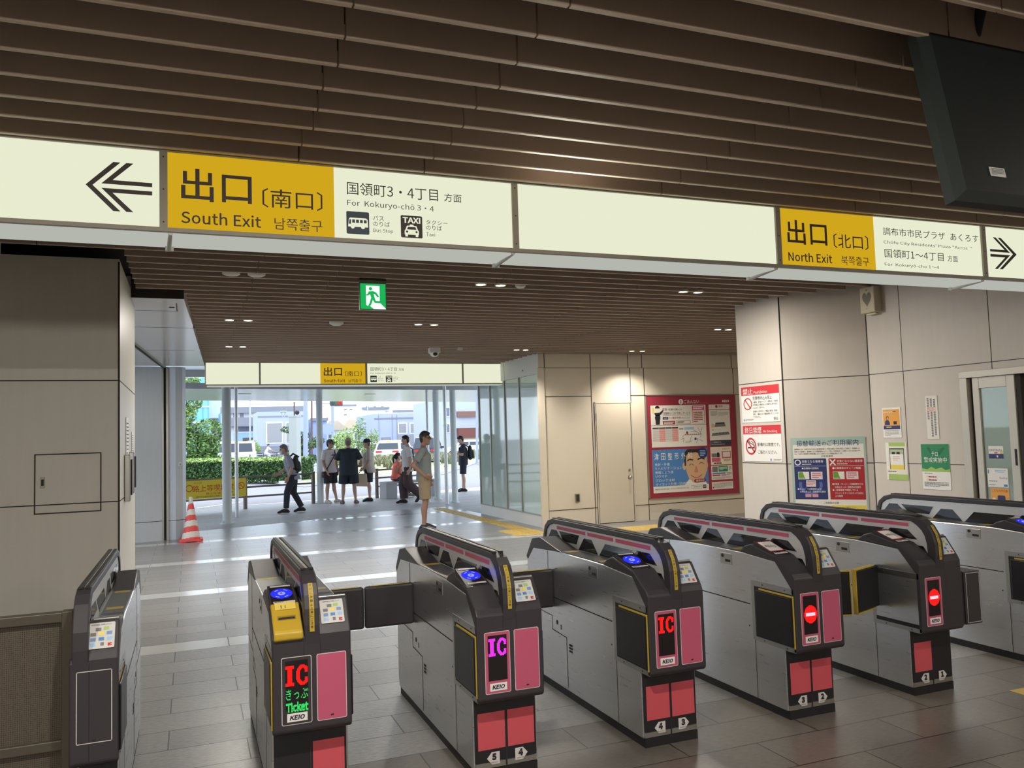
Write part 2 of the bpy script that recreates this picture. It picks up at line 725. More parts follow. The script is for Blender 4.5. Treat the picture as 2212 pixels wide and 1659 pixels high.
k = -6
while True:
    y = 2.598 + .2235 * k
    if y > 14.86:
        break
    x0, x1 = slat_range(y)
    off = (k % 3 - 1) * .012
    cuts = [x0] + [j + off for j in JX if x0 + .1 < j < x1 - .1] + [x1]
    for a, b_ in zip(cuts, cuts[1:]):
        ce.box((a + .004, y, HC + .006), (b_ - .004, y + .021, HC + .165), M_SLAT)
        ce.box((a + .004, y, HC), (b_ - .004, y + .021, HC + .006), M_SLATLIT)
    k += 1
ce.box((-6, -6.2, HC + .165), (10.2, 15.0, HC + .24), M_VOID)
ce.box((-6, -6.2, HC), (10.2, 1.0, HC + .165), M_SLAT)
struct(ce, 'ceiling')

# soffits, roof, upper fascia
so = MB()
M_SOFF = mat('soffit_panel', (230, 231, 232), .16, spec=.6)
ZS = 2.985
so.add([(-3.2, 8.2, ZS), (-.05, 8.2, ZS), (.235, 15.05, ZS), (-3.2, 15.05, ZS), (-3.2, 8.2, ZS + .2), (-.05, 8.2, ZS + .2), (.235, 15.05, ZS + .2), (-3.2, 15.05, ZS + .2)],
       [(0, 3, 2, 1), (0, 1, 5, 4), (1, 2, 6, 5), (2, 3, 7, 6)], M_SOFF)
so.box((-.5, 8.185, ZS), (-.05, 8.199, HC + .16), M_JOINT)
for y in (10.2, 12.6):
    so.box((-3.0, y, ZS - .001), (.06, y + .012, ZS + .02), M_JOINT)
for a, b_ in (((-.62, 8.95), (-.12, 8.95)), ((-.12, 8.95), (-.12, 8.45)), ((-.62, 8.95), (-.62, 8.45))):
    so.box((min(a[0], b_[0]) - .005, min(a[1], b_[1]) - .005, ZS - .001), (max(a[0], b_[0]) + .005, max(a[1], b_[1]) + .005, ZS + .02), M_JOINT)
so.box((-.19, 8.68, ZS - .006), (-.14, 8.71, ZS + .02), M_INK)
for dx in (0, .075):
    so.prism([(-1.02 + dx, 8.3), (-.985 + dx, 8.3), (-.42 + dx * .4, 15.3), (-.45 + dx * .4, 15.3)], 'z', ZS - .012, ZS + .02, M_ALU if dx else M_INK)
so.box((-4.0, 4.5, ZS), (-1.24, 6.6, ZS + .25), M_SOFF)
struct(so, 'ceiling_soffit_left')
rf = MB()
M_EAVE = mat('eave_metal', (178, 182, 186), .35, .5)
rf.box((-6.2, -6.4, 3.3), (10.4, 19.8, 3.5), M_EAVE)
rf.box((-6.2, 15.06, 3.0), (10.2, 15.2, 3.3), M_OFFW)
rf.box((-6.2, 19.66, 3.16), (10.4, 19.8, 3.3), M_OFFW)
struct(rf, 'roof')

# left pillar ----------------------------------------------------------------------
wl = MB()
wl.box((-4.0, 6.871, 0), (-.502, 8.72, HC + .02), M_CLAD)
for z in (2.12, 1.204):
    wl.box((-4.0, 6.869, z - .004), (-.5, 6.872, z + .004), M_JOINT)
    wl.box((-.503, 6.869, z - .004), (-.5005, 8.72, z + .004), M_JOINT)
wl.box((-.512, 6.866, 0), (-.4995, 6.8805, HC), M_JOINT)
pl = struct(wl, 'wall_left_pillar')
hb = MB()
for z in (1.142, 1.574):
    hb.box((-1.066, 6.866, z - .004), (-.624, 6.871, z + .004), M_JOINT)
for x in (-1.062, -.628):
    hb.box((x - .004, 6.866, 1.142), (x + .004, 6.871, 1.574), M_JOINT)
h_ = hb.build('hatch_seam', pl)
hh = MB()
hh.box((-1.026, 6.862, 1.33), (-.997, 6.8715, 1.408), M_ALU)
hh.box((-1.02, 6.860, 1.345), (-1.003, 6.863, 1.392), M_JOINT)
hh.build('hatch_handle', pl, bevel=.003)
# papers, push bars and a key box on the pillar's side
for i, (y0, z0, z1, lab) in enumerate(((7.5, 1.50, 1.86, 'crinkled white notice taped high on the side of the left pillar'),
                                       (8.2, 1.52, 1.75, 'small white notice on the far edge of the left pillar'))):
    s = Sheet(.3 if i == 0 else .2, z1 - z0, t=.003, back=M_WHITE)
    s.scribble(10, 12, 90, 90, 9, M_INK, fill=.3, seed=i + 3)
    tag(s.build('wall_notice', matrix=face_matrix((-.5, y0, z1), (0, 1, 0), (1, 0, 0))), lab, 'notice')
for i, (y0, z0, z1) in enumerate(((7.33, 1.17, 1.55), (7.82, 1.21, 1.57))):
    g = thing('wall_bracket_bar', ('vertical metal bar fixed to the left pillar side, nearer of two',
                                   'vertical metal bar fixed to the left pillar side, farther of two')[i], 'bar',
              (-.5, y0, z0), group='bars on the left pillar')
    mb = MB()
    mb.box((0, 0, 0), (.045, .13, z1 - z0), M_SILVER)
    mb.build('bar', g, bevel=.008)
    mb = MB()
    mb.box((.045, .03, .05), (.055, .10, z1 - z0 - .04), M_INK)
    mb.build('slot', g)
mb = MB()
mb.box((-.5, 8.28, 1.28), (-.47, 8.36, 1.46), M_INK)
tag(mb.build('key_box', bevel=.004), 'small dark box on the left pillar side beside the metal bars', 'box')

# left end wall ----------------------------------------------------------------------
we = MB()
we.prism([(-3.4, 14.85), (-.455, 15.415), (-.455, 15.75), (-3.4, 15.75)], 'z', 0, 3.0, M_GREYP)
we.prism([(-.365, 15.43), (-.24, 15.40), (-.13, 15.44), (-.078, 15.52), (-.078, 15.85), (-.365, 15.85)], 'z', 0, 3.0, M_GREYP)
we.prism([(-3.41, 14.845), (-.45, 15.41), (-.45, 15.42), (-3.41, 14.86)], 'z', .33, .338, M_JOINT)
we.prism([(-.366, 15.427), (-.24, 15.397), (-.127, 15.437), (-.075, 15.518), (-.1, 15.53)], 'z', .33, .338, M_JOINT)
we.box((-.455, 15.44, 0), (-.365, 15.8, 3.0), M_JOINT)
struct(we, 'wall_left_end')
jb = MB()
jb.box((-.462, 15.395, 0), (-.432, 15.44, 2.98), M_SILVER)
jb.box((-.392, 15.395, 0), (-.358, 15.44, 2.98), M_SILVER)
struct(jb, 'trim_1')
lsw = MB()
lsw.box((-.196, 15.375, 1.26), (-.14, 15.425, 1.335), M_OFFW)
lsw.box((-.18, 15.37, 1.28), (-.155, 15.378, 1.315), M_ALU)
tag(lsw.build('wall_switch', bevel=.004), 'small white switch box on the grey end wall above the traffic cone', 'switch')
ob = MB()
ob.box((-6.2, -6.2, 0), (-4.0, 6.87, 3.3), M_CLAD)
struct(ob, 'wall_left')
ob = MB()
ob.box((-6.2, -6.2, 0), (10.2, -6.0, 3.3), M_CREAM)
struct(ob, 'wall_back')

# right pillar and wall ---------------------------------------------------------------
wr = MB()
wr.prism([(6.575, 6.52), (5.995, 7.16), (5.995, 7.92), (10.2, 7.92), (10.2, 6.52)], 'z', 0, 3.3, M_CLADR)
sl = Vector((6.575 - 5.995, 6.52 - 7.16, 0)).normalized()
for z in (2.122, 1.212):
    wr.box((5.9935, 7.16, z - .004), (5.996, 7.92, z + .004), M_JOINT)
    wr.prism([(5.994, 7.1585), (6.5745, 6.5185), (6.58, 6.53), (6.0, 7.17)], 'z', z - .004, z + .004, M_JOINT)
wr.box((5.9915, 7.152, 0), (6.003, 7.164, 3.03), M_JOINT)
struct(wr, 'wall_right_pillar')
w2 = MB()
W2 = 6.575
w2.box((W2, -6.0, 0), (W2 + .12, 3.2, 3.3), M_CLADR)
w2.box((W2, 3.2, 2.06), (W2 + .12, 5.43, 3.3), M_CLADR)
w2.box((W2, 5.43, 0), (W2 + .12, 6.521, 3.3), M_CLADR)
for z in (2.126, 1.214):
    w2.box((W2 - .0015, 5.44 if z < 2 else 0, z - .003), (W2 + .01, 6.52, z + .003), M_JOINT)
w2.box((W2 - .0015, 6.074, 0), (W2 + .01, 6.080, HC), M_JOINT)
w2.box((W2 - .0015, 5.11, 2.06), (W2 + .01, 5.116, HC), M_JOINT)
w2.box((W2 - .003, 6.508, 0), (W2 + .01, 6.5195, HC), M_JOINT)
struct(w2, 'wall_right')
# station office behind the sliding door
of = MB()
M_OFF = mat('office_wall', (196, 200, 184), .7)
of.box((8.9, 2.4, 0), (9.0, 6.2, 2.6), M_OFF)
of.box((6.7, 2.3, 0), (9.0, 2.4, 2.6), M_OFF)
of.box((6.7, 6.2, 0), (9.0, 6.3, 2.6), M_OFF)
of.box((6.7, 2.3, 2.6), (9.0, 6.3, 2.7), M_OFF)
struct(of, 'wall_office')
area_lamp('office_lamp', (7.8, 4.4, 2.55), 22, .5, (1, .96, .86))
oc = MB()
oc.box((8.2, 4.0, 0), (8.7, 6.0, .75), M_ALU)
oc.box((8.4, 4.6, .75), (8.45, 5.3, 1.25), mat('teal_screen', (120, 170, 170), .3))
tag(oc.build('office_desk'), 'grey office desk with pale teal panel behind the sliding door', 'desk')

d2 = thing('door_2', 'aluminium framed sliding glass office door on the right wall', 'door', (W2, 5.43, 0))
d2['kind'] = 'structure'
mb = MB()
M_DOORF = mat('door_aluminium', (186, 180, 168), .4, .35)
mb.box((-.03, -.075, 0), (.1, 0, 2.06), M_DOORF)
mb.box((-.035, -2.2, 2.0), (.1, 0, 2.06), M_DOORF)
mb.box((.02, -.11, 0), (.1, -.075, 2.0), M_JOINT)
mb.build('door_frame', d2, bevel=.003)
mb = MB()
mb.box((-.01, -.18, 0), (.03, -.115, 2.0), M_DOORF)
mb.box((-.01, -.52, 0), (.03, -.445, 2.0), M_DOORF)
mb.box((-.01, -.445, 1.9), (.03, -.18, 2.0), M_DOORF)
mb.box((-.01, -.445, 0), (.03, -.18, .2), M_DOORF)
leaf = mb.build('door_leaf', d2, bevel=.003)
mb = MB()
mb.box((.006, -.445, .2), (.014, -.18, 1.9), M_GLASS)
mb.build('pane', leaf)
mb = MB()
mb.box((-.016, -.50, 1.22), (-.009, -.485, 1.36), M_INK)
mb.build('pull_handle', leaf)
mb = MB()
mb.box((.0, -.57, 0), (.09, -.53, 2.0), M_JOINT)
mb.box((.05, -.62, 0), (.09, -.58, 2.0), M_SILVER)
mb.box((.05, -2.2, 0), (.09, -2.14, 2.0), M_SILVER)
mb.box((.066, -2.14, .1), (.074, -.62, 1.95), M_GLASS)
mb.build('fixed_leaf', d2)

# far wall with the information board ---------------------------------------------------
YF = 13.06
wf = MB()
wf.box((5.78, YF, 0), (9.9, YF + .2, HC + .2), M_CREAM)
wf.box((5.64, YF - .03, 0), (5.765, YF + .02, 2.78), M_CREAM)
wf.box((5.66, YF - .02, 2.79), (9.9, YF, HC), M_CREAM)
G = .006
def hline(x0, x1, z):
    wf.box((x0, YF - .004, z - G), (x1, YF + .001, z + G), M_JOINT)
def vline(x, z0, z1, y=YF - .004):
    wf.box((x - G, y, z0), (x + G, YF + .001, z1), M_JOINT)
hline(5.78, 9.9, 2.788)
hline(5.78, 6.69, 2.277)
hline(7.48, 9.9, 2.28)
hline(5.78, 6.73, .29)
hline(7.48, 9.9, .282)
vline(5.775, 0, 2.79)
vline(6.685, 0, 2.79)
vline(7.49, 0, 2.79)
vline(7.778, 0, 2.79)
vline(9.76, 2.28, 2.79)
for x in (5.775, 6.675, 7.445, 7.735, 9.72):
    vline(x, 2.79, HC, YF - .024)
struct(wf, 'wall_far')
wq = MB()
wq.box((9.9, 7.9, 0), (10.1, 13.2, 3.3), M_CREAM)
struct(wq, 'wall_far_right')
d1 = thing('door_1', 'plain cream flush door in the panelled far wall', 'door', (6.75, YF, 0))
d1['kind'] = 'structure'
mb = MB()
for x in (-.022, .715):
    mb.box((x, -.012, 0), (x + .025, .001, 2.17), M_JOINT)
    mb.box((x + .006, -.02, 0), (x + .02, -.0, 2.165), M_CREAM)
mb.box((-.02, -.02, 2.145), (.74, 0, 2.17), M_CREAM)
mb.build('door_frame', d1)
mb = MB()
mb.box((.012, -.016, .012), (.708, -.001, 2.135), mat('cream_door', (204, 194, 176), .5))
mb.box((.004, -.017, 0), (.715, -.001, .012), M_JOINT)
dl = mb.build('door_leaf', d1)
mb = MB()
mb.ball((.64, -.055, .80), (.03, .022, .03), M_SILVER)
mb.cyl((.64, -.016, .80), (.64, -.05, .80), .012, M_SILVER)
mb.cyl((.64, -.016, .80), (.64, -.02, .80), .036, M_SILVER)
mb.build('knob', dl)
mb = MB()
mb.cyl((.64, -.016, .93), (.64, -.035, .93), .022, M_SILVER)
mb.build('lock', dl)
for z in (.45, 1.85):
    mb = MB()
    mb.box((-.002, -.03, z), (.012, -.014, z + .12), M_SILVER)
    mb.build('hinge', dl)
mb = MB()
mb.box((6.288, YF - .03, .412), (6.372, YF, .558), M_ALU)
mb.box((6.30, YF - .032, .425), (6.36, YF - .029, .545), M_JOINT)
tag(mb.build('floor_socket_box', bevel=.004), 'small grey socket box low on the cream wall left of the door', 'socket')

# glass corner room -------------------------------------------------------------------------
XG = 5.69
wg = thing('window_1', 'row of tall glass panes above a low white wall beside the exit', 'window', (XG, 13.09, 0))
wg['kind'] = 'structure'
mb = MB()
mb.box((0, 0, 0), (.14, 3.3, .205), M_OFFW)
mb.box((-.006, 0, .195), (.14, 3.3, .215), M_ALU)
mb.box((.002, 0, 0), (.12, 3.3, .02), M_JOINT)
mb.box((-.012, .0, 2.69), (.14, 3.3, HC + .16), M_OFFW)
for y in (1.66, 2.55):
    mb.box((-.0135, y, 2.7), (.0, y + .006, 3.02), M_JOINT)
for y in (.7, 2.0):
    mb.cyl((-.013, y, 2.8), (-.02, y, 2.8), .012, M_INK)
mb.build('sill_and_header', wg)
ys = [.0, .96, 1.72, 2.56, 3.26]
for i, y in enumerate(ys):
    mb = MB()
    mb.box((-.004, y, .21), (.05, y + .045, 2.69), M_ALU)
    mb.build('mullion', wg)
M_PANE = mat('greenish_pane', (208, 226, 217), .04, trans=.3, ior=1.5)
for a, b_ in zip(ys, ys[1:]):
    mb = MB()
    mb.box((.018, a + .045, .215), (.026, b_, 2.69), M_PANE)
    mb.build('pane', wg)
mb = MB()
mb.box((.02, 3.29, .2), (2.2, 3.3, 2.69), M_PANE)
mb.build('end_pane', wg)
cw = MB()
M_BLIND = mat('pale_blind', (186, 204, 194), .8)
cw.box((XG + .32, 13.3, 0), (XG + .36, 16.2, 2.9), M_BLIND)
cw.box((XG + .0, 13.08, 2.9), (XG + 2.3, 16.4, 3.05), M_OFFW)
cw.box((XG + 2.2, 13.08, 0), (XG + 2.3, 16.4, 3.0), M_OFFW)
struct(cw, 'wall_glass_room')
# ------------------------------------------------------------------ overhead light-box signs
E_SIGN = emission('lit_sign_white', (240, 243, 214), .93)
E_YEL = emission('lit_sign_yellow', (208, 166, 28), 1.0)
E_UNDER = emission('lit_sign_underside', (205, 208, 198), .75)
M_SFRAME = mat('sign_frame', (158, 152, 138), .5)
M_SINK = mat('sign_ink', (84, 76, 74), .7)
M_SBLUE = mat('sign_slate', (88, 97, 112), .7)


def bus_icon(s, x0, y0, x1, y1, ink, bgm):
    X = lambda t: x0 + (x1 - x0) * t
    Y = lambda t: y0 + (y1 - y0) * t
    s.rrect(x0, y0, x1, y1, (x1 - x0) * .06, ink, 1)
    s.poly([(X(.07), Y(.68)), (X(.11), Y(.34)), (X(.16), Y(.28)), (X(.86), Y(.28)), (X(.93), Y(.34)), (X(.95), Y(.68))], bgm, 2)
    s.poly([(X(.10), Y(.56)), (X(.135), Y(.36)), (X(.20), Y(.36)), (X(.20), Y(.56))], ink, 3)
    for i in range(4):
        s.rect(X(.25 + i * .17), Y(.36), X(.375 + i * .17), Y(.50), ink, 3)
    for t in (.27, .72):
        s.disc(X(t), Y(.68), (x1 - x0) * .085, bgm, 3)


def taxi_icon(s, x0, y0, x1, y1, ink, bgm):
    X = lambda t: x0 + (x1 - x0) * t
    Y = lambda t: y0 + (y1 - y0) * t
    s.rrect(x0, y0, x1, y1, (x1 - x0) * .06, ink, 1)
    s.text('TAXI', X(.09), Y(.08), X(.91), Y(.34), bgm, 2, .012)
    s.poly([(X(.40), Y(.46)), (X(.42), Y(.40)), (X(.58), Y(.40)), (X(.60), Y(.46)), (X(.72), Y(.46)), (X(.79), Y(.64)), (X(.83), Y(.69)),
            (X(.83), Y(.86)), (X(.17), Y(.86)), (X(.17), Y(.69)), (X(.21), Y(.64)), (X(.28), Y(.46))], bgm, 2)
    s.rect(X(.20), Y(.85), X(.32), Y(.95), bgm, 2)
    s.rect(X(.68), Y(.85), X(.80), Y(.95), bgm, 2)
    s.poly([(X(.33), Y(.51)), (X(.67), Y(.51)), (X(.72), Y(.63)), (X(.28), Y(.63))], ink, 3)
    for t in (.28, .72):
        s.disc(X(t), Y(.73), (x1 - x0) * .05, ink, 3)


def exit_panel(s, x0, ew, kou, eng, kor, engw):
    """The yellow part: big letters for exit, the side in brackets, English and Korean."""
    s.text('出口', x0 + .061, .071, x0 + .39, .232, M_SINK, 2, .012)
    s.text('〔' + kou + '〕', x0 + ew * .553, .139, x0 + ew * .927, .239, M_SINK, 2, .008)
    s.text(eng, x0 + .06, .284, x0 + .06 + engw, .346, M_SINK, 2, .004)
    s.text(kor, x0 + ew * .625, .288, x0 + ew * .925, .349, M_SINK, 2)


def south_text(s, x0):
    s.text('国領町3・4丁目', x0 + .063, .069, x0 + .558, .138, M_SINK, 2)
    s.text('方面', x0 + .593, .089, x0 + .693, .135, M_SINK, 2)
    s.text('For  Kokuryo-chō 3·4', x0 + .063, .165, x0 + .533, .205, M_SINK, 2)
    bus_icon(s, x0 + .057, .227, x0 + .177, .347, M_SBLUE, E_SIGN)
    s.text('バス', x0 + .198, .240, x0 + .256, .267, M_SINK)
    s.text('のりば', x0 + .198, .271, x0 + .287, .298, M_SINK)
    s.text('Bus Stop', x0 + .198, .311, x0 + .305, .335, M_SINK)
    taxi_icon(s, x0 + .347, .228, x0 + .466, .349, M_SINK, E_SIGN)
    s.text('タクシー', x0 + .487, .244, x0 + .609, .269, M_SINK)
    s.text('のりば', x0 + .487, .272, x0 + .576, .300, M_SINK)
    s.text('Taxi', x0 + .487, .313, x0 + .536, .334, M_SINK)


def sign_box(name, label, x0, x1, y, mulls, panels, brackets):
    """Light box with its face at y; panels is a list of (x0, x1, [(x0, x1, material)], painter)."""
    Z1, Z0 = HC + .002, 2.652
    t = thing(name, label, 'sign', (x0, y, Z0))
    mb = MB()
    w = x1 - x0
    mb.box((0, .03, .0), (w, .30, Z1 - Z0 - .006), M_SFRAME)
    mb.box((0, -.006, -.016), (w, .30, .004), M_SFRAME)
    mb.box((0, -.004, Z1 - Z0 - .006), (w, .30, Z1 - Z0 + .10), M_SFRAME)
    mb.box((-.012, -.006, -.016), (.0, .30, Z1 - Z0 + .09), M_SFRAME)
    mb.box((w, -.006, -.016), (w + .012, .30, Z1 - Z0 + .09), M_SFRAME)
    fr = mb.build('frame', t)
    for m in mulls:
        mb = MB()
        mb.box((m[0] - x0, -.006, .004), (m[1] - x0, .04, Z1 - Z0 - .006), M_SFRAME)
        for z in (.03, .19, .35):
            mb.cyl(((m[0] + m[1]) / 2 - x0, -.006, z), ((m[0] + m[1]) / 2 - x0, -.0075, z), .004, M_JOINT, n=8)
        mb.build('divider', t)
    for a, b_, cols, painter in panels:
        s = Sheet(b_ - a, Z1 - Z0 - .01, W=b_ - a, H=Z1 - Z0 - .01, t=.003)
        s.M = Matrix(((1, 0, 0, a - x0), (0, 0, -1, .012), (0, 1, 0, Z1 - Z0 - .006), (0, 0, 0, 1)))
        for c0, c1, m in cols:
            s.rect(c0 - a, 0, c1 - a, s.H, m, 0)
        if painter:
            painter(s, a)
        s.build('lit_panel', t)
    mb = MB()
    mb.box((.02, .02, -.028), (w - .02, .285, -.0165), E_UNDER)
    mb.build('light_diffuser', t)
    for bx in brackets:
        mb = MB()
        mb.cyl((bx - x0, .01, -.02), (bx - x0 - .012, .27, -.042), .011, M_OFFW, n=10)
        mb.box((bx - x0 - .03, .26, -.05), (bx - x0 + .01, .285, -.02), M_OFFW)
        mb.build('bracket', t)
    return t


def arrow_left(s, a):
    for p in ([(-.451, 2.842), (-.334, 2.960), (-.303, 2.960), (-.422, 2.842), (-.303, 2.723), (-.334, 2.723)],
              [(-.385, 2.852), (-.278, 2.960), (-.247, 2.960), (-.337, 2.872), (-.165, 2.872), (-.165, 2.852)],
              [(-.385, 2.831), (-.165, 2.831), (-.165, 2.811), (-.337, 2.811), (-.247, 2.723), (-.278, 2.723)]):
        s.poly([(x - a, HC - z - .003) for x, z in p], M_SINK, 2)


def arrow_right(s, a):
    for p in ([(5.755, 2.841), (5.597, 2.958), (5.565, 2.958), (5.715, 2.841), (5.565, 2.722), (5.597, 2.722)],
              [(5.685, 2.850), (5.50, 2.850), (5.478, 2.850), (5.478, 2.868), (5.63, 2.868), (5.515, 2.958), (5.545, 2.958)],
              [(5.685, 2.832), (5.545, 2.722), (5.515, 2.722), (5.63, 2.812), (5.478, 2.812), (5.478, 2.832)]):
        s.poly([(x - a, HC - z - .003) for x, z in p], M_SINK, 2)


def paint_south(s, a):
    exit_panel(s, 0, .797, '南口', 'South Exit', '남쪽출구', .373)
    south_text(s, .804)


def paint_north(s, a):
    exit_panel(s, 0, .803, '北口', 'North Exit', '북쪽출구', .363)
    o = 4.37 - a
    s.text('調布市市民プラザ  あくろす', o + .082, .068, o + .997, .124, M_SINK, 2)
    s.text('Chōfu City Residents\' Plaza "Acros  "', o + .082, .160, o + .923, .188, M_SINK, 2)
    s.text('国領町1〜4丁目', o + .085, .218, o + .637, .280, M_SINK, 2)
    s.text('方面', o + .676, .233, o + .775, .279, M_SINK, 2)
    s.text('For  Kokuryō-cho 1〜4', o + .081, .315, o + .588, .343, M_SINK, 2)


near_sign = sign_box(
    'overhead_sign', 'long lit overhead sign above the ticket gates with south and north exit panels and arrows',
    -2.4, 6.5, 4.204,
    [(-1.96, -1.92), (-.133, -.097), (1.697, 1.731), (3.531, 3.568), (5.387, 5.427)],
    [(-2.4, -1.96, [(-2.4, -1.96, E_SIGN)], None), (-1.92, -.133, [(-1.92, -.133, E_SIGN)], arrow_left),
     (-.097, 1.697, [(-.097, .702, E_YEL), (.702, 1.697, E_SIGN)], paint_south),
     (1.731, 3.531, [(1.731, 3.531, E_SIGN)], None),
     (3.568, 5.387, [(3.568, 4.370, E_YEL), (4.370, 5.387, E_SIGN)], paint_north),
     (5.427, 6.5, [(5.427, 6.5, E_SIGN)], arrow_right)],
    [-.085, 1.70, 3.53, 5.39])
area_lamp('sign_light', (2.0, 4.1, 2.84), 7, .5, (1, .98, .84), rot=(-PI / 2, 0, 0))


def paint_far(s, a):
    exit_panel(s, 2.193 - a, .807, '南口', 'South Exit', '남쪽출구', .385)


far_sign = sign_box(
    'overhead_sign', 'smaller looking lit sign over the far exit opening showing only the south exit',
    .25, 5.775, 14.944,
    [(1.127, 1.157), (3.008, 3.044), (4.882, 4.912)],
    [(.25, 1.127, [(.25, 1.127, E_SIGN)], None),
     (1.157, 3.008, [(1.157, 2.193, E_SIGN), (2.193, 3.008, E_YEL)], paint_far),
     (3.044, 4.882, [(3.044, 4.882, E_SIGN)], lambda s, a: south_text(s, .0)),
     (4.912, 5.775, [(4.912, 5.775, E_SIGN)], None)], [])

# ------------------------------------------------------------------ green exit sign
E_GREEN = emission('exit_green', (26, 170, 82), 1.15)
E_EXW = emission('exit_white', (236, 246, 240), 1.15)
ex = thing('exit_sign', 'green running man emergency exit sign hanging from the slatted ceiling', 'sign', (1.395, 7.08, 2.76))
EW, EH = .225, .225
mb = MB()
mb.box((-.006, .004, -.006), (EW + .006, .04, EH + .006), M_ALU)
mb.build('case', ex)
mb = MB()
mb.box((-.004, .002, EH + .006), (EW + .004, .05, EH + .03), M_ALU)
mb.box((-.006, .0, EH + .03), (EW + .006, .07, EH + .09), mat('exit_base', (60, 66, 64), .5))
mb.build('ceiling_base', ex)
s = Sheet(EW, EH, W=100, H=100, t=.002)
s.M = Matrix(((1, 0, 0, 0), (0, 0, -1, .003), (0, 1, 0, EH), (0, 0, 0, 1)))
s.rect(0, 0, 100, 100, E_GREEN, 0)
s.poly([(22, 8), (76, 8), (76, 74), (100, 98), (100, 100), (45, 100), (22, 84)], E_EXW, 1)
s.disc(40, 20, 6.5, E_GREEN, 2)
s.poly([(33, 31), (50, 29), (62, 34), (74, 50), (68, 54), (57, 41), (52, 40), (56, 56), (60, 68), (86, 68), (90, 73), (86, 77), (56, 76),
        (49, 64), (42, 82), (33, 96), (27, 92), (36, 76), (42, 55), (38, 42), (32, 46), (24, 48), (22, 43), (28, 41)], E_GREEN, 2)
s.poly([(30, 90), (36, 88), (52, 100), (42, 100)], E_GREEN, 2)
s.build('lit_panel', ex)

# ------------------------------------------------------------------ downlights
E_LAMP = emission('lamp_glow', (255, 244, 224), 9.0)
M_TRIM = mat('lamp_trim', (206, 204, 198), .4)
PAIRS = [((.425, .63), 9.86), ((2.555, 2.753), 7.18), ((2.668, 2.873), 9.875), ((4.749, 4.928), 7.11), ((7.04, 7.222), 9.72),
         ((.531, .723), 12.54), ((5.068, 5.232), 12.56), ((7.26, 7.47), 12.55)]
LAB = ['left of the exit sign', 'nearest the big sign left of centre', 'middle of the hall beside the exit sign', 'nearest the big sign right of centre',
       'nearest the right pillar top', 'just before the far sign at its left end', 'just before the glass room top', 'in front of the information board wall']
proto = None
for (xs, y), lab in zip(PAIRS, LAB):
    for i, x in enumerate(xs):
        lb = ('left' if i == 0 else 'right') + ' lit downlight of the ceiling pair ' + lab
        if proto is None:
            proto = thing('downlight', lb, 'ceiling light', (x, y, HC), group='paired downlights in the slatted ceiling')
            mb = MB()
            mb.lathe([(.046, .0), (.056, .0), (.056, .012), (.046, .05), (.046, .0)], (0, 0, 0), M_TRIM)
            mb.build('trim_ring', proto)
            mb = MB()
            mb.cyl((0, 0, .004), (0, 0, .02), .045, E_LAMP)
            mb.build('lens', proto)
        else:
            dup(proto, (x, y, HC), label=lb)
        area_lamp('downlight_beam', (x, y, HC - .012), (27 if x > 4.6 else 30) if y < 12 else 78, .09 if y < 12 else .04, (1, .93, .82), spot=None if y < 12 else 118)
for x in (.326, .53):
    mb = MB()
    mb.lathe([(0.001, -.012), (.05, -.010), (.072, .0), (.072, .02)], (x, 7.165, HC), M_OFFW)
    tag(mb.build('unlit_downlight'), 'unlit white round fitting just past the big sign, ' + ('left' if x < .4 else 'right') + ' of two', 'ceiling light', 'unlit round fittings')
mb = MB()
mb.lathe([(0.001, -.03), (.05, -.028), (.085, -.008), (.085, .02)], (1.652, 9.89, HC), M_OFFW)
tag(mb.build('ceiling_speaker'), 'shallow pale round dome on the ceiling below left of the exit sign', 'speaker')
mb = MB()
mb.lathe([(0.001, -.014), (.035, -.012), (.05, .0), (.05, .02)], (2.958, 7.178, HC), M_OFFW)
tag(mb.build('smoke_detector'), 'small pale round detector right of the lit downlight pair near the big sign', 'detector')
mb = MB()
mb.box((4.0, 12.43, HC - .02), (4.08, 12.48, HC + .02), M_OFFW)
tag(mb.build('ceiling_sensor'), 'tiny white sensor on the ceiling right of the dome camera', 'sensor')
dc = thing('security_camera', 'white dome security camera under the ceiling before the far sign', 'camera', (3.617, 12.46, HC))
mb = MB()
mb.box((-.09, -.06, -.075), (.09, .06, .02), M_OFFW)
mb.build('housing', dc, bevel=.01)
mb = MB()
mb.ball((0, 0, -.075), (.072, .06, .065), mat('dome_shell', (224, 224, 220), .2), 20, 8, -1, 0)
mb.build('dome', dc)
mb = MB()
mb.ball((0, -.028, -.088), (.045, .04, .035), M_INK, 14, 8)
mb.build('dome_window', dc)

# lamps over the gates and behind the camera
for x, y, pw in ((-1.65, 1.7, 46), (.5, 1.7, 80), (5.0, 1.7, 24), (.5, -.9, 10), (-1.65, -2.5, 16), (4.9, -2.6, 12)):
    area_lamp('concourse_downlight', (x, y, HC - .015), pw, .09, (1, .94, .85))
    dup(proto, (x, y, HC), label='lit round downlight in the ceiling over the near side of the ticket gates')
# unseen fill lamps added behind the camera to brighten the hall
for x in (-2.2, .2, 2.6, 5.0):
    area_lamp('fill_lamp', (x, -3.4, 2.9), 42, .5, (1, .95, .87), rot=(R(52), 0, 0))

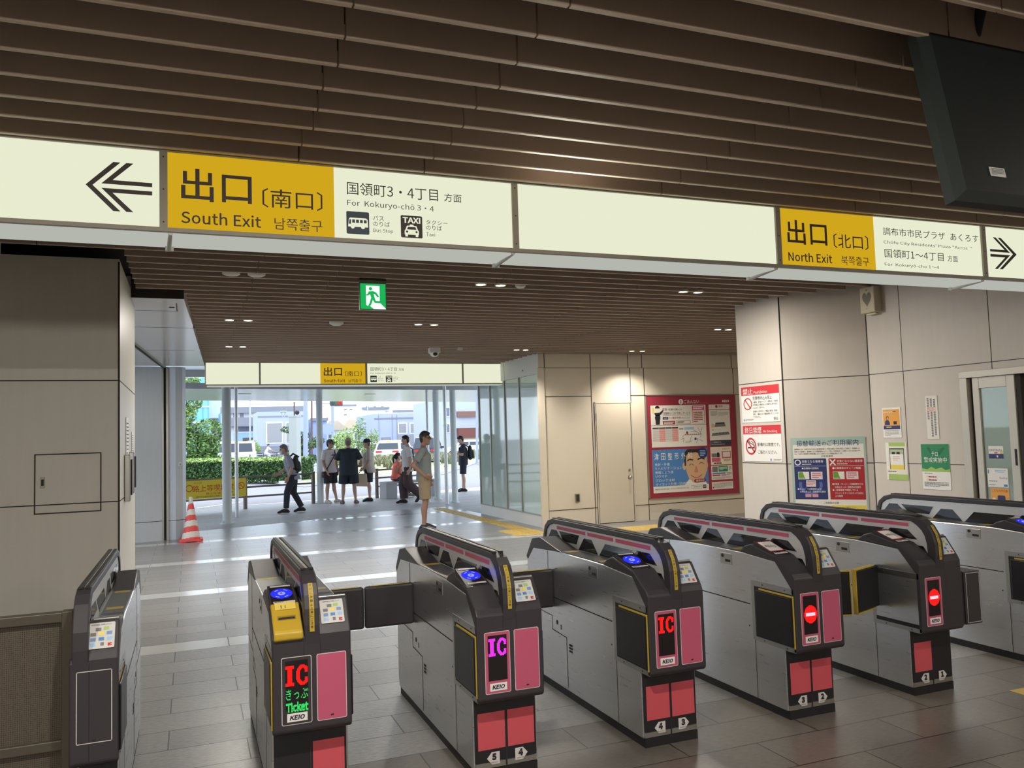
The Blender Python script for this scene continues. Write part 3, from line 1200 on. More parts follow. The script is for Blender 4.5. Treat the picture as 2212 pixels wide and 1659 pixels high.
# ------------------------------------------------------------------ hanging monitor
tv = thing('hanging_monitor', 'dark back of a large tilted screen hanging from the ceiling', 'monitor')
tv.matrix_world = Matrix.Translation((2.52, 2.0, 2.395)) @ Matrix.Rotation(R(-10), 4, 'X')
M_TV = mat('monitor_back', (24, 28, 27), .6)
mb = MB()
mb.box((.04, .035, .035), (1.3, .06, .70), M_TV)
mb.build('back_shell', tv)
mb = MB()
mb.prism([(0, 0), (1.34, 0), (1.34, .74), (0, .74)], 'y', .06, .10, mat('monitor_bezel', (40, 47, 45), .5))
for a, b_, c, d in (((0, .06, 0), (1.34, .06, 0), (1.3, .035, .035), (.04, .035, .035)), ((0, .06, .74), (0, .06, 0), (.04, .035, .035), (.04, .035, .70))):
    mb.quad(a, b_, c, d, MATS['monitor_bezel'])
mb.build('bezel', tv)
s = Sheet(.078, .036, t=.001, back=M_OFFW)
s.scribble(8, 15, 92, 90, 5, M_INK, fill=.3)
s.M = Matrix.Identity(4)
st = s.build('rating_sticker', tv)
st.matrix_local = Matrix.Translation((.178, .034, .135)) @ Matrix.Rotation(PI / 2, 4, 'X')
mb = MB()
for x in (.3, 1.0):
    mb.cyl((x, .05, .70), (x, -.04, .86), .02, M_TV)
mb.build('hanger', tv)

# ------------------------------------------------------------------ posters and notices
MRED = mat('board_red', (152, 48, 64), .45)
MPAPER = mat('paper', (226, 222, 212), .5)
MBLUE = mat('advert_blue', (74, 128, 188), .5)
MSKIN_P = mat('cartoon_skin', (206, 168, 132), .6)
MHAIR_P = mat('cartoon_hair', (46, 40, 42), .6)
MNAVY = mat('navy_print', (42, 52, 104), .5)
MCRIM = mat('crimson_print', (166, 40, 44), .5)
MGREEN = mat('green_print', (40, 132, 88), .5)
MLIME = mat('lime_print', (160, 190, 100), .6)
MGREYT = mat('grey_print', (120, 116, 114), .6)
MLBL = mat('pale_blue_print', (150, 190, 222), .6)
MPINKP = mat('pink_print', (206, 96, 130), .5)
MORA = mat('orange_print', (226, 160, 70), .5)
MYEL = mat('yellow_print', (226, 204, 84), .5)
MCREAMP = mat('cream_print', (232, 222, 196), .5)

ib = thing('information_board', 'red framed information board holding posters on the far cream wall', 'notice board', (7.787, YF, .392))
s = Sheet(1.965, 1.876, t=.035, back=MRED, edge=M_ALU)
s.disc(38, 6.3, 2.6, M_WHITE, 2)
s.text('i', 37.4, 4.6, 38.6, 8.1, MRED, 3, .04)
s.text('ごあんない', 41.5, 4.2, 58.5, 8.2, M_WHITE, 2, .02)
s.text('Information', 59.5, 6.8, 69, 8.3, MPINKP, 2)
s.text('KEIO', 85, 5.0, 93, 7.6, M_WHITE, 2, .018)
bo = s.build('board', ib)
bo.matrix_local = Matrix(((1, 0, 0, 0), (0, 0, -1, 0), (0, 1, 0, 1.876), (0, 0, 0, 1)))
mb = MB()
for a, b_ in (((-.012, -.045, -.012), (.004, 0, 1.888)), ((1.961, -.045, -.012), (1.977, 0, 1.888)), ((-.012, -.045, -.012), (1.977, 0, .0)), ((-.012, -.045, 1.876), (1.977, 0, 1.888))):
    mb.box(a, b_, M_ALU)
mb.build('frame', ib)


def on_board(name, label, cat, x0, y0, x1, y1, paint, back=MPAPER):
    """Poster given in percent of the board."""
    w, h = 1.965 * (x1 - x0) / 100, 1.876 * (y1 - y0) / 100
    s = Sheet(w, h, t=.003, back=back)
    paint(s)
    ox, oz = 7.787 + 1.965 * x0 / 100, 2.268 - 1.876 * y0 / 100
    return tag(s.build(name, matrix=face_matrix((ox, YF - .0375, oz), (1, 0, 0), (0, -1, 0))), label, cat)


def p_pass(s):
    s.poly([(9, 48), (16, 46), (17, 60), (16, 78), (15, 97), (8, 97), (8, 80), (7, 60)], M_INK, 2)
    s.disc(12, 22, 4, MCREAMP, 2)
    s.disc(12, 15, 4.2, M_INK, 3, a0=180, a1=360)
    s.poly([(6, 38), (16, 36), (21, 24), (23, 26), (19, 44), (14, 52), (8, 52)], M_INK, 2)
    s.rect(3, 10, 6, 40, MYEL, 1)
    s.text('新規', 21, 14, 29, 28, MRED, 2, .02)
    s.text('で定期券を購入には', 30, 16, 56, 27, M_INK)
    s.text('「定期券らくはや予約」サービス', 21, 34, 71, 48, M_INK, 2, .01)
    s.rect(21, 50, 71, 51.5, MRED, 2)
    s.rect(21, 59, 31, 72, MNAVY, 1)
    s.text('Web', 23, 62, 29, 69, M_WHITE)
    s.text('での', 32, 61, 37, 70, M_INK)
    s.text('事前予約', 38, 58, 54, 71, MRED, 2, .02)
    s.text('がオススメ!!', 55, 60, 70, 70, M_INK)
    s.rect(21, 79, 43, 97, MRED, 1)
    s.scribble(23, 84, 41, 96, 2, M_WHITE)
    s.frame(45, 78, 71, 97, .5, M_INK)
    s.scribble(47, 83, 60, 95, 2, M_INK)
    s.rrect(75, 3, 98, 98, 2, MPINKP, 1)
    s.rect(76, 28, 97, 97, MPAPER, 2)
    s.scribble(77, 8, 96, 26, 2, M_WHITE, 3)
    s.scribble(77, 36, 94, 92, 6, MCRIM, 3, seed=5)


def p_map(s):
    for i, m in enumerate((MNAVY, MCRIM, MNAVY, MCRIM)):
        x0 = 2 + i * 11.6
        s.rect(x0, 8, x0 + 11.2, 14, M_INK, 1)
        for j in range(13):
            s.rect(x0, 15.5 + j * 4.6, x0 + 11.2, 16.6 + j * 4.6, m, 1)
        if i % 2:
            s.rect(x0, 15, x0 + 11.2, 75, mat('rose_tint', (226, 176, 168), .6), .7)
    s.text('国領駅', 50, 13, 57, 21, M_INK, 2, .02)
    s.rect(59, 10, 77, 22, MLBL, 1)
    rd_ = [[(55, 58), (58, 46), (90, 46), (88, 60)], [(72, 50), (68, 82)], [(60, 80), (72, 80)], [(84, 12), (90, 44)], [(92, 12), (88, 46)],
           [(52, 66), (58, 62), (56, 80)], [(76, 70), (84, 66), (80, 84)], [(86, 70), (93, 78)], [(76, 24), (86, 40)], [(70, 32), (82, 32)]]
    for l in rd_:
        s.line(l, .7, MGREYT, 1)
    for x in range(60, 90, 4):
        s.rect(x, 42, x + 2.4, 45, MGREYT, 2)
    s.disc(64, 36, 2.2, MRED, 2)
    s.disc(79, 66, 2.0, MNAVY, 2)


def p_clinic(s):
    s.rect(0, 0, 100, 85, MBLUE, 1)
    s.poly([(56, 85), (60, 78), (66, 70), (82, 70), (94, 78), (97, 85)], M_WHITE, 1.5)
    s.disc(56.5, 41, 3.2, MSKIN_P, 2, ry=9)
    s.disc(98, 40, 2.0, MSKIN_P, 2, ry=7)
    s.poly([(57, 40), (56.5, 26), (58, 8), (63, 1), (92, 0), (98, 6), (99, 24), (98, 42)], MHAIR_P, 2.5)
    s.poly([(60, 18), (64, 11), (78, 9), (84, 12), (97, 11), (98.5, 24), (98, 52), (93, 68), (86, 79), (79, 83), (72, 80), (64, 70), (59.5, 52)], MSKIN_P, 3.5)
    s.line([(62, 29), (66, 25), (73, 27)], 2.0, MHAIR_P, 4.5)
    s.line([(81, 26), (88, 23), (94, 26)], 2.0, MHAIR_P, 4.5)
    s.line([(65, 40), (67.5, 36.5), (71, 36.5), (73.5, 40)], .8, MHAIR_P, 4.5)
    s.line([(83.5, 38), (86, 34.5), (90, 34.5), (92.5, 38)], .8, MHAIR_P, 4.5)
    s.poly([(78, 40), (81.5, 54), (80, 57), (75, 57), (74, 54), (77, 42)], mat('cartoon_nose', (206, 130, 108), .6), 4.5)
    s.line([(68, 63), (74, 68), (82, 68), (88, 62)], 1.0, MCRIM, 4.5)
    s.disc(91, 11, 8.5, MNAVY, 5)
    s.scribble(86, 5, 96, 20, 4, MLBL, 6, seed=9)
    for i, c in enumerate('津田整形外科'):
        s.text(c, 3.5 + i * 12, 8, 11 + i * 12, 24, M_WHITE, 6, .012)
    for i, (t, w) in enumerate((('骨折・外傷', 26), ('リハビリテーション', 48), ('骨粗しょう症', 32), ('リウマチ', 21), ('ブロック注射', 34), ('ダイエット外来（自由診療）', 66))):
        s.text(t, 4, 31 + i * 9.2, 4 + w, 37.6 + i * 9.2, M_WHITE, 6)
    s.rrect(73, 72, 95, 80, 3, MRED, 6)
    s.text('徒歩3分', 76, 73.4, 92, 78.8, M_WHITE, 7, .01)
    s.text('整形外科 042-487-2250　ダイエット外来 050-5554-2333', 3, 89.5, 63, 93.5, M_INK)
    s.frame(68, 86.5, 87, 94.5, .4, MGREYT)
    s.text('津田整形外科', 72, 88.8, 84, 92, M_INK)
    s.rect(89, 86.5, 95, 94.5, M_INK, 1)
    s.text('検索', 90, 88.5, 94, 92.5, M_WHITE)


def p_station(s):
    s.disc(37, 5.5, 6, MCRIM, 1)
    s.text('国領', 48, 2, 66, 8, M_INK)
    s.rect(0, 13.5, 100, 15, MCRIM, 1)
    s.scribble(8, 18, 40, 33, 6, M_INK, fill=.3, seed=2)
    s.scribble(44, 22, 92, 33, 5, MGREYT, fill=.3, seed=3)
    s.poly([(30, 51), (72, 50), (78, 62), (22, 63)], MGREYT, 1)
    s.rect(30, 51, 72, 54, M_INK, 2)
    s.poly([(12, 52), (24, 56), (18, 66), (8, 62)], mat('map_beige', (214, 180, 150), .6), 1)
    s.poly([(12, 80), (90, 77), (96, 85), (8, 88)], MGREYT, 1)
    for x in (30, 46, 62, 76):
        s.rect(x, 80, x + 4, 82, M_INK, 2)
    s.scribble(10, 70, 30, 73, 1, M_INK)


def p_dark(s):
    s.rect(0, 0, 100, 100, mat('slate_print', (58, 62, 82), .5), .8)
    s.text('ここは西改札口です。', 4, 18, 54, 46, M_WHITE)
    s.text('This is the west gate floor.', 4, 60, 70, 84, M_WHITE)


def p_pink(s):
    s.rect(2, 6, 46, 34, mat('pinkish_paper', (226, 206, 206), .5), 1)
    s.text('お知らせ', 54, 6, 92, 18, M_INK)
    s.rect(4, 36, 44, 58, MGREYT, 1)
    s.rect(30, 32, 40, 58, M_INK, 2)
    s.rect(4, 60, 46, 84, MPINKP, 1)
    s.rect(52, 26, 96, 66, MPINKP, 1)
    s.rect(58, 30, 92, 58, MPAPER, 2)
    s.scribble(60, 72, 94, 84, 3, M_INK, fill=.4)
    s.scribble(14, 88, 90, 96, 1, M_INK, fill=.8)


def p_green(s):
    s.rect(4, 6, 30, 46, MGREYT, 1)
    s.rect(34, 4, 78, 44, MGREEN, 1)
    s.scribble(38, 12, 74, 36, 3, M_WHITE, seed=8)
    s.scribble(82, 10, 96, 40, 5, M_INK, fill=.4)
    s.rect(4, 50, 66, 60, MBLUE, 1)
    s.rect(4, 64, 42, 73, MCRIM, 1)
    s.rect(45, 64, 70, 73, MPINKP, 1)
    s.scribble(72, 52, 96, 74, 4, M_INK, fill=.4)
    s.scribble(4, 80, 94, 96, 4, MGREYT, fill=.35, seed=4)


def p_notice(s):
    s.rect(0, 0, 100, 16, MCRIM, 1)
    s.scribble(5, 26, 95, 88, 6, MGREYT, fill=.4, seed=6)
    s.disc(6, 80, 3.5, MCRIM, 2)


on_board('poster', 'white poster about commuter pass reservation with a uniformed figure, top left on the red board', 'poster', 4.3, 9.6, 65.2, 29.2, p_pass)
on_board('poster', 'white sheet with a timetable grid beside a street map on the red board', 'poster', 4.3, 29.6, 65.2, 50.8, p_map)
on_board('advert_poster', 'blue clinic advert with a smiling cartoon man on the red board', 'poster', 4.0, 53.2, 65.2, 95.2, p_clinic)
on_board('poster', 'tall cream station layout map at the top right of the red board', 'poster', 69, 9.6, 93, 45.8, p_station)
on_board('poster', 'narrow slate strip with white lettering below the station layout map', 'poster', 69, 46, 93, 51.5, p_dark)
on_board('poster', 'pair of small pink leaflets below the slate strip on the red board', 'poster', 68.8, 52.5, 93, 70.5, p_pink, MCREAMP)
on_board('poster', 'small notice with a green block below the pink leaflets', 'poster', 68.8, 71.3, 93, 85.5, p_green)
on_board('poster', 'small notice with a red header at the bottom right of the red board', 'poster', 68.8, 86.2, 93, 95, p_notice)


def wall_sheet(name, label, cat, origin, u, n, w, h, paint, back=MPAPER, t=.004, group=None):
    s = Sheet(w, h, t=t, back=back)
    paint(s)
    return tag(s.build(name, matrix=face_matrix(origin, u, n)), label, cat, group)


def p_prohibit(s):
    s.rect(0, 0, 100, 24, M_RED, 1)
    s.text('禁止', 5, 4.5, 32, 22.5, M_WHITE, 2, .015)
    s.text('Prohibition', 35, 13, 70, 21, M_WHITE)
    s.ring(17, 48, 11.5, 2.2, M_RED, 2, ry=17)
    s.line([(9.5, 35), (24.5, 61)], 2.2, M_RED, 2)
    s.text('危険物持込み禁止', 31, 28, 82, 39, M_INK, 2, .015)
    for i, (t, x1) in enumerate((('火薬類、多量のマッチ、揮発油、その他', 96), ('の危険品を構内および車内に持ち込む', 96), ('ことはできません。', 62), ('駅構内で許可なく、物品の販売、配布、', 95),
                                 ('寄付、演説および勧誘等を行うことは', 96), ('できません。', 51))):
        y = 41.5 + i * 7.6 + (3 if i > 2 else 0)
        s.text(t, 31, y, x1, y + 5.6, M_INK)
    s.text('駅長', 84, 88, 95, 96, M_INK)
    s.rect(4, 90, 6.5, 96, MBLUE, 1)
    s.rect(9, 90, 11, 96, MBLUE, 1)
    s.scribble(13, 91, 32, 96, 2, MGREYT, fill=.4)


def p_smoke(s):
    s.rect(0, 0, 100, 24, M_RED, 1)
    s.text('終日禁煙', 5, 4, 50, 22, M_WHITE, 2, .012)
    s.text('No Smoking', 55, 13, 91, 22, M_WHITE)
    s.ring(20, 58, 14.5, 3, M_RED, 4, ry=24)
    s.rect(11, 60, 30, 64, M_INK, 1)
    s.line([(15, 42), (16, 47), (22, 51), (26, 53), (29, 60)], 1.5, M_INK, 1)
    s.line([(20, 43), (27, 49), (30, 58)], 1.2, M_INK, 1)
    s.line([(10.5, 42), (29.5, 75)], 3, M_RED, 4)
    s.text('駅構内は禁煙です。', 38, 48, 96, 58, M_INK, 2, .006)
    s.text('ご協力ください。', 38, 69, 88, 79, M_INK, 2, .006)
    s.rect(70, 92, 73, 98, MBLUE, 1)
    s.scribble(78, 93, 98, 98, 2, MGREYT, fill=.4)


U_P, N_P = (0, -1, 0), (-1, 0, 0)
wall_sheet('prohibition_sign', 'white sign with a red header and prohibition circle on the right pillar, upper of two', 'sign', (5.994, 7.875, 2.085), U_P, N_P, .657, .41, p_prohibit, M_WHITE)
wall_sheet('no_smoking_sign', 'white no smoking sign with crossed cigarette on the right pillar, lower of two', 'sign', (5.994, 7.872, 1.638), U_P, N_P, .655, .405, p_smoke, M_WHITE)


def p_transfer(s):
    tape = mat('clear_tape', (164, 186, 176), .3)
    s.rect(0, 0, 100, 9.5, tape, 1)
    s.rect(0, 9.5, 3.2, 100, tape, 1)
    s.rect(97.4, 9.5, 100, 100, tape, 1)
    s.text('振替輸送', 8.5, 3.6, 41.5, 11.4, MNAVY, 2, .012)
    s.text('の', 43, 6.2, 48.5, 11, MNAVY, 2, .01)
    s.text('ご利用案内', 50, 3.6, 91, 11.4, MNAVY, 2, .012)
    s.rect(3.2, 12.8, 97.4, 100, MPAPER, .8)
    for i, (t, x1) in enumerate((('振替輸送とは、お客さまがお持ちの乗車券区間で、列車の運転に支障が発生した場合に、他路線への', 92), ('指定された経路を、乗車券および定期乗車券により、う回して目的地までご利用いただける仕組みです。', 94), ('また、お持ちの乗車券の発売区間によりご利用いただける範囲は異なります。', 70))):
        s.text(t, 5, 14.4 + i * 3.1, x1, 16.6 + i * 3.1, M_INK)
    s.text('対象乗車券', 41, 23.8, 57, 26.2, M_INK)
    for x0, x1, m, mark, h in ((3.5, 47.5, MNAVY, 'o', '対象となる乗車券'), (50.5, 97, MCRIM, 'x', '対象とならない乗車券')):
        s.rrect(x0, 28, x1, 82, 1, m, 1.5)
        if mark == 'o':
            s.ring(x0 + 5.3, 33, 4.2, 1.3, M_WHITE, 3)
        else:
            s.line([(x0 + 1.8, 29.5), (x0 + 9, 37)], 1.7, M_WHITE, 3)
            s.line([(x0 + 9, 29.5), (x0 + 1.8, 37)], 1.7, M_WHITE, 3)
        s.text(h, x0 + 11, 30, x1 - 4 if mark == 'o' else x1 - 2, 33.6, M_WHITE, 3, .02)
        s.scribble(x0 + 11, 35, x1 - 6, 37, 1, M_WHITE, 3)
        s.rect(x0 + 1, 37.8, x1 - 1, 38.1, M_WHITE, 3)
        s.poly([(x0 + 5, 45.5), (x0 + 20, 45.5), (x0 + 20, 55.5), (x0 + 5, 55.5)], MPAPER, 2.5)
        s.poly([(x0 + 5.4, 46), (x0 + 11.5, 46), (x0 + 14.5, 55), (x0 + 5.4, 55)], mat('card_green', (104, 150, 60), .5), 3)
        s.text('Suica', x0 + 6, 53, x0 + 13, 54.7, M_WHITE, 3.5)
        s.rect(x0 + 22.5, 45.5, x0 + 38, 55.5, mat('pale_pink_card', (220, 202, 204), .5), 2.5)
        s.scribble(x0 + 24, 47, x0 + 36, 55, 3, MCRIM, 3, fill=.4)
    s.text('●定期券の区間内', 14, 39.6, 36.5, 42.2, M_WHITE, 3, .02)
    s.text('●IC乗車券のチャージ残額', 55, 39.6, 92, 42.4, M_WHITE, 3, .02)
    s.ring(25, 63, 16, 4, mat('mid_navy', (88, 104, 168), .5), 2, ry=13, a0=-20, a1=200)
    s.rect(19, 56.8, 32, 65.4, mat('pale_pink_card', (220, 202, 204), .5), 2.5)
    s.scribble(20, 58, 31, 64.5, 3, MCRIM, 3, fill=.35)
    s.text('●きっぷ・一日乗車券などの', 7, 67, 39, 69.6, M_WHITE, 3, .02)
    s.text('お得なきっぷ・回数券の区間内', 10, 70.6, 44.5, 73.2, M_WHITE, 3, .02)
    for x in (17, 26.5):
        s.rect(x, 75, x + 8, 79, mat('rose_card', (206, 150, 160), .5), 2.5)
    for i, t in enumerate(('●定期券・きっぷ・一日乗車券などの', '　お得なきっぷ・回数券の区間外', '●一部事業者で実施している', '　クレジットカードのタッチ決済に', '　よる乗車')):
        y = 60.5 + i * 3.9
        s.text(t.strip('　'), 54 if t[0] == '●' else 57, y, (94, 91, 87, 94, 67)[i], y + 2.8, M_WHITE, 3, .02)
    s.text('ご利用時の注意', 41, 85, 61, 88, M_INK)
    s.rect(10, 90.5, 22, 93, MNAVY, 1.5)
    s.ring(42, 97, 7, .4, M_INK, 1.5, a0=180, a1=360)
    s.rect(51.5, 89.5, 97, 101, MYEL, 1.5)
    s.text('⚠ ご注意ください', 65, 91, 84, 93, M_INK)
    s.scribble(53, 94, 94, 100, 3, M_INK, fill=.35)


base_ = Vector((5.995, 7.16, 0)) + sl * .05
nrm = Vector((-sl.y, sl.x, 0)) * -1
if nrm.x > 0:
    nrm = -nrm
wall_sheet('transfer_notice', 'large taped notice with blue and red ticket panels on the angled pillar face', 'poster',
           (base_.x + nrm.x * .003, base_.y + nrm.y * .003, 1.49), sl, nrm, .745, .80, p_transfer, MPAPER)

U_R, N_R = (0, -1, 0), (-1, 0, 0)


def p_orange(s):
    s.rect(4, 6, 95, 72, MORA, 1)
    s.rect(4, 60, 95, 72, MNAVY, 2)
    s.text('資格定期券', 6, 12, 58, 18, M_WHITE, 2, .02)
    s.scribble(60, 12, 94, 17, 1, M_INK, 2)
    s.poly([(12, 58), (14, 46), (22, 40), (34, 42), (40, 50), (40, 58)], MNAVY, 2)
    s.disc(28, 34, 8, MHAIR_P, 2.5)
    s.disc(29, 35, 5.5, MSKIN_P, 3)
    s.rect(60, 46, 78, 56, M_INK, 2)
    s.scribble(20, 63, 80, 69, 1, MYEL, 3)
    s.scribble(10, 76, 86, 95, 5, MGREYT, fill=.35)


def p_vert(s):
    for i in range(3):
        s.rect(12 + i * 27, 4 + i * 1.5, 28 + i * 27, (55, 95, 92)[i], mat('column_print', (124, 118, 122), .6), 1)
        for j in range(24):
            s.rect(12 + i * 27, 4 + i * 1.5 + j * 3.8, 28 + i * 27, 5 + i * 1.5 + j * 3.8, MPAPER, 2)
    s.rect(10, 26, 84, 36, mat('pale_red_patch', (222, 178, 176), .6), 1.5)


def p_terror(s):
    s.rect(0, 0, 100, 61, MGREEN, 1)
    s.poly([(0, 61), (0, 54), (20, 56), (34, 50), (50, 55), (70, 51), (85, 57), (100, 54), (100, 61)], MLIME, 2)
    s.poly([(20, 8), (30, 6), (50, 30), (40, 28)], mat('deep_green', (28, 108, 70), .5), 1.5)
    s.poly([(60, 16), (80, 6), (86, 10), (64, 26)], MATS['deep_green'], 1.5)
    s.text('テロ', 38, 17, 60, 27, M_WHITE, 3, .02)
    s.text('警戒実施中', 9, 29, 91, 40.5, M_WHITE, 3, .015)
    for i in range(2):
        s.rrect(12, 69 + i * 7, 88, 75 + i * 7, 2, M_WHITE, 2)
        s.poly([(13, 74 + i * 7), (20, 74 + i * 7), (16.5, 69.5 + i * 7)], MYEL, 3)
        s.scribble(22, 71 + i * 7, 84, 74 + i * 7, 1, MRED, 3, fill=.9)
    s.scribble(8, 64, 70, 67, 1, MGREYT)
    s.scribble(6, 84, 92, 95, 4, M_INK, fill=.4)


def p_lime(s):
    s.rect(16, 0, 94, 12, MLIME, 1)
    s.rect(8, 85, 100, 100, MLIME, 1)
    s.rect(10, 10, 96, 73, MPAPER, 1.5)
    s.rect(18, 15, 88, 73, M_INK, 2)
    s.rect(21, 18, 85, 72, mat('sage_print', (170, 186, 150), .6), 2.5)
    s.rect(30, 25, 46, 31, M_INK, 3)
    s.rect(52, 25, 68, 31, M_INK, 3)
    s.rect(21, 31, 83, 60, M_WHITE, 3.5)
    s.scribble(34, 37, 66, 50, 3, mat('rose_ink', (214, 150, 150), .6), 4, fill=.4)
    s.rect(21, 60, 85, 72, MYEL, 3)
    s.rect(0, 72, 100, 85, MPAPER, 3)
    s.scribble(8, 76, 92, 82, 1, MGREYT, 4)


wall_sheet('notice', 'small orange topped poster of a figure on the right wall, upper left of four notices', 'notice', (W2 - .001, 6.366, 1.772), U_R, N_R, .228, .303, p_orange, M_WHITE)
wall_sheet('notice', 'narrow white sheet of vertical print on the right wall above the green poster', 'notice', (W2 - .001, 5.832, 1.864), U_R, N_R, .132, .412, p_vert)
wall_sheet('poster', 'green and white alert poster on the right wall beside the office door', 'poster', (W2 - .001, 5.918, 1.404), U_R, N_R, .313, .43, p_terror, M_WHITE)
wall_sheet('notice', 'white notice with lime green strips on the right wall below the orange poster', 'notice', (W2 - .001, 6.35, 1.42), U_R, N_R, .26, .372, p_lime, M_WHITE)


def p_smart(s):
    s.rect(0, 62, 100, 100, MNAVY, 1)
    s.text('スマホでかんたん', 6, 22, 94, 44, M_INK, 2, .01)
    s.rrect(38, 47, 62, 60, 5, MPINKP, 2)
    s.rect(80, 44, 96, 62, MYEL, 2)
    s.rect(54, 74, 64, 90, M_WHITE, 2)


def p_suica(s):
    s.rect(4, 8, 9, 28, MBLUE, 2)
    s.scribble(38, 10, 92, 26, 2, MLBL, 2, fill=.4)
    s.text('Suica', 58, 44, 96, 56, MBLUE, 2)
    s.scribble(6, 66, 96, 74, 1, MGREYT, 2)
    s.scribble(6, 86, 70, 92, 1, MGREYT, 2, seed=4)
    s.rect(78, 84, 96, 96, MBLUE, 2)


def p_kids(s):
    s.rect(0, 0, 100, 100, MORA, 1)
    s.text('こども50円の旅', 8, 6, 92, 22, MCRIM, 2)
    s.disc(16, 66, 10, MPAPER, 2)
    s.rrect(36, 40, 78, 96, 8, MNAVY, 2)


GX = W2 + .0045
wall_sheet('door_sticker', 'white and navy sticker on the office door glass, topmost of three', 'sticker', (GX, 5.205, 1.385), U_R, N_R, .14, .11, p_smart, M_WHITE, .001)
wall_sheet('door_sticker', 'pale blue and white card notice on the office door glass, middle of three', 'sticker', (GX, 5.232, 1.19), U_R, N_R, .195, .165, p_suica, M_WHITE, .001)
wall_sheet('door_sticker', 'orange sticker on the office door glass, lowest of three', 'sticker', (GX, 5.21, 1.015), U_R, N_R, .175, .15, p_kids, MORA, .001)

# cream wall speaker with a heart shaped grille
hs = thing('wall_speaker', 'cream box with a grey heart shaped grille high on the right wall corner', 'speaker', (6.575, 6.29, 2.755))
mb = MB()
mb.box((-.10, 0, 0), (0, .19, .265), mat('cream_plastic', (214, 204, 176), .5))
mb.box((-.06, .03, -.02), (-.02, .16, .0), MATS['cream_plastic'])
mb.build('case', hs, bevel=.008)
mb = MB()
s = Sheet(.16, .24, t=.001)
hp = []
for i in range(40):
    t = 2 * PI * i / 40
    hp.append((50 + 2.3 * 16 * math.sin(t) ** 3, 46 - 2.2 * (13 * math.cos(t) - 5 * math.cos(2 * t) - 2 * math.cos(3 * t) - math.cos(4 * t))))
s.poly(hp, mat('grille_grey', (132, 126, 112), .7), 1)
s.disc(50, 9, 4, M_INK, 1)
s.scribble(38, 88, 62, 93, 1, MGREYT)
g = s.build('grille', hs)
g.matrix_local = Matrix(((0, 0, -1, -.1), (-1, 0, 0, .175), (0, 1, 0, .255), (0, 0, 0, 1)))
# ------------------------------------------------------------------ ticket gates
M_PINK = mat('pink_panel', (186, 84, 112), .5)
M_CORAL = mat('coral_panel', (198, 80, 90), .5)
M_LEDOFF = mat('led_screen', (26, 20, 22), .35)
M_BORDER = mat('pale_border', (206, 200, 198), .5)
M_DECK = mat('gate_deck', (72, 72, 74), .35)
M_FINP = mat('fin_silver', (206, 206, 206), .4, .35)
M_BLUERD = emission('reader_blue', (40, 46, 255), 1.5)
M_BLUED = emission('reader_core', (132, 150, 255), 1.3)
E_LR = emission('led_red', (255, 30, 26), 1.6)
E_LM = emission('led_magenta', (250, 60, 250), 1.4)
E_LG = emission('led_green', (60, 240, 110), 1.2)
E_LW = emission('led_white', (250, 220, 240), 1.4)
M_LBLUE = mat('sticker_blue', (112, 142, 190), .5)


def ic_cells():
    on = []
    for j in range(18):
        for i in range(9):
            if (j < 3 or j > 14) or 2 <= i <= 6:
                on.append((i, j))
        for i in range(10, 23):
            x, y = (i - 17.2) / 6.8, (j - 8.5) / 9.2
            r = math.hypot(x, y)
            if r <= 1.0 and not (math.hypot((i - 17.2) / 3.0, (j - 8.5) / 5.8) < 1) and not (i > 18 and 6 < j < 11):
                on.append((i, j))
    return on


def no_entry_cells():
    red, white = [], []
    for j in range(22):
        for i in range(22):
            if math.hypot(i - 10.5, j - 10.5) <= 10.9:
                (white if 9 <= j <= 12 and 3 <= i <= 18 else red).append((i, j))
    return red, white


def dots(s, cells, x0, y0, px, py, m, fill=.82, k=4):
    for i, j in cells:
        s.rect(x0 + i * px, y0 + j * py, x0 + (i + fill) * px, y0 + (j + fill) * py, m, k)


def ring_strip(mb, outer, inner, x0, x1, m):
    n = len(outer)
    vs_ = []
    for o, i in zip(outer, inner):
        vs_ += [(x0, o[0], o[1]), (x1, o[0], o[1]), (x1, i[0], i[1]), (x0, i[0], i[1])]
    fs = []
    for a in range(n - 1):
        b = a * 4
        c = b + 4
        fs += [(b, b + 1, c + 1, c), (b + 1, b + 2, c + 2, c + 1), (b + 2, b + 3, c + 3, c + 2), (b + 3, b, c, c + 3)]
    fs += [(3, 2, 1, 0), (4 * n - 4, 4 * n - 3, 4 * n - 2, 4 * n - 1)]
    mb.add(vs_, fs, m)


FIN_O = [(.0, .74), (-.006, .82), (-.002, .89), (.015, .945), (.045, .99), (.09, 1.022), (.15, 1.04), (1.44, 1.04), (1.52, 1.022), (1.575, .98), (1.6, .92), (1.6, .86)]
FIN_I = [(.06, .74), (.055, .82), (.058, .88), (.07, .925), (.092, .96), (.125, .987), (.165, 1.008), (1.43, 1.008), (1.50, .99), (1.545, .96), (1.562, .91), (1.562, .86)]


def keio(s, x0, y0, x1, y1):
    s.rect(x0, y0, x1, y1, M_WHITE, 3)
    w, h = x1 - x0, y1 - y0
    s.text('KEIO', x0 + w * .12, y0 + h * .22, x0 + w * .84, y0 + h * .80, MNAVY_K, 4, .016, shear=.22)
    s.poly([(x0 + w * .30, y0 + h * .22), (x0 + w * .36, y0 + h * .22), (x0 + w * .30, y0 + h * .36), (x0 + w * .25, y0 + h * .40)], M_RED, 5)


MNAVY_K = mat('logo_ink', (30, 34, 62), .5)


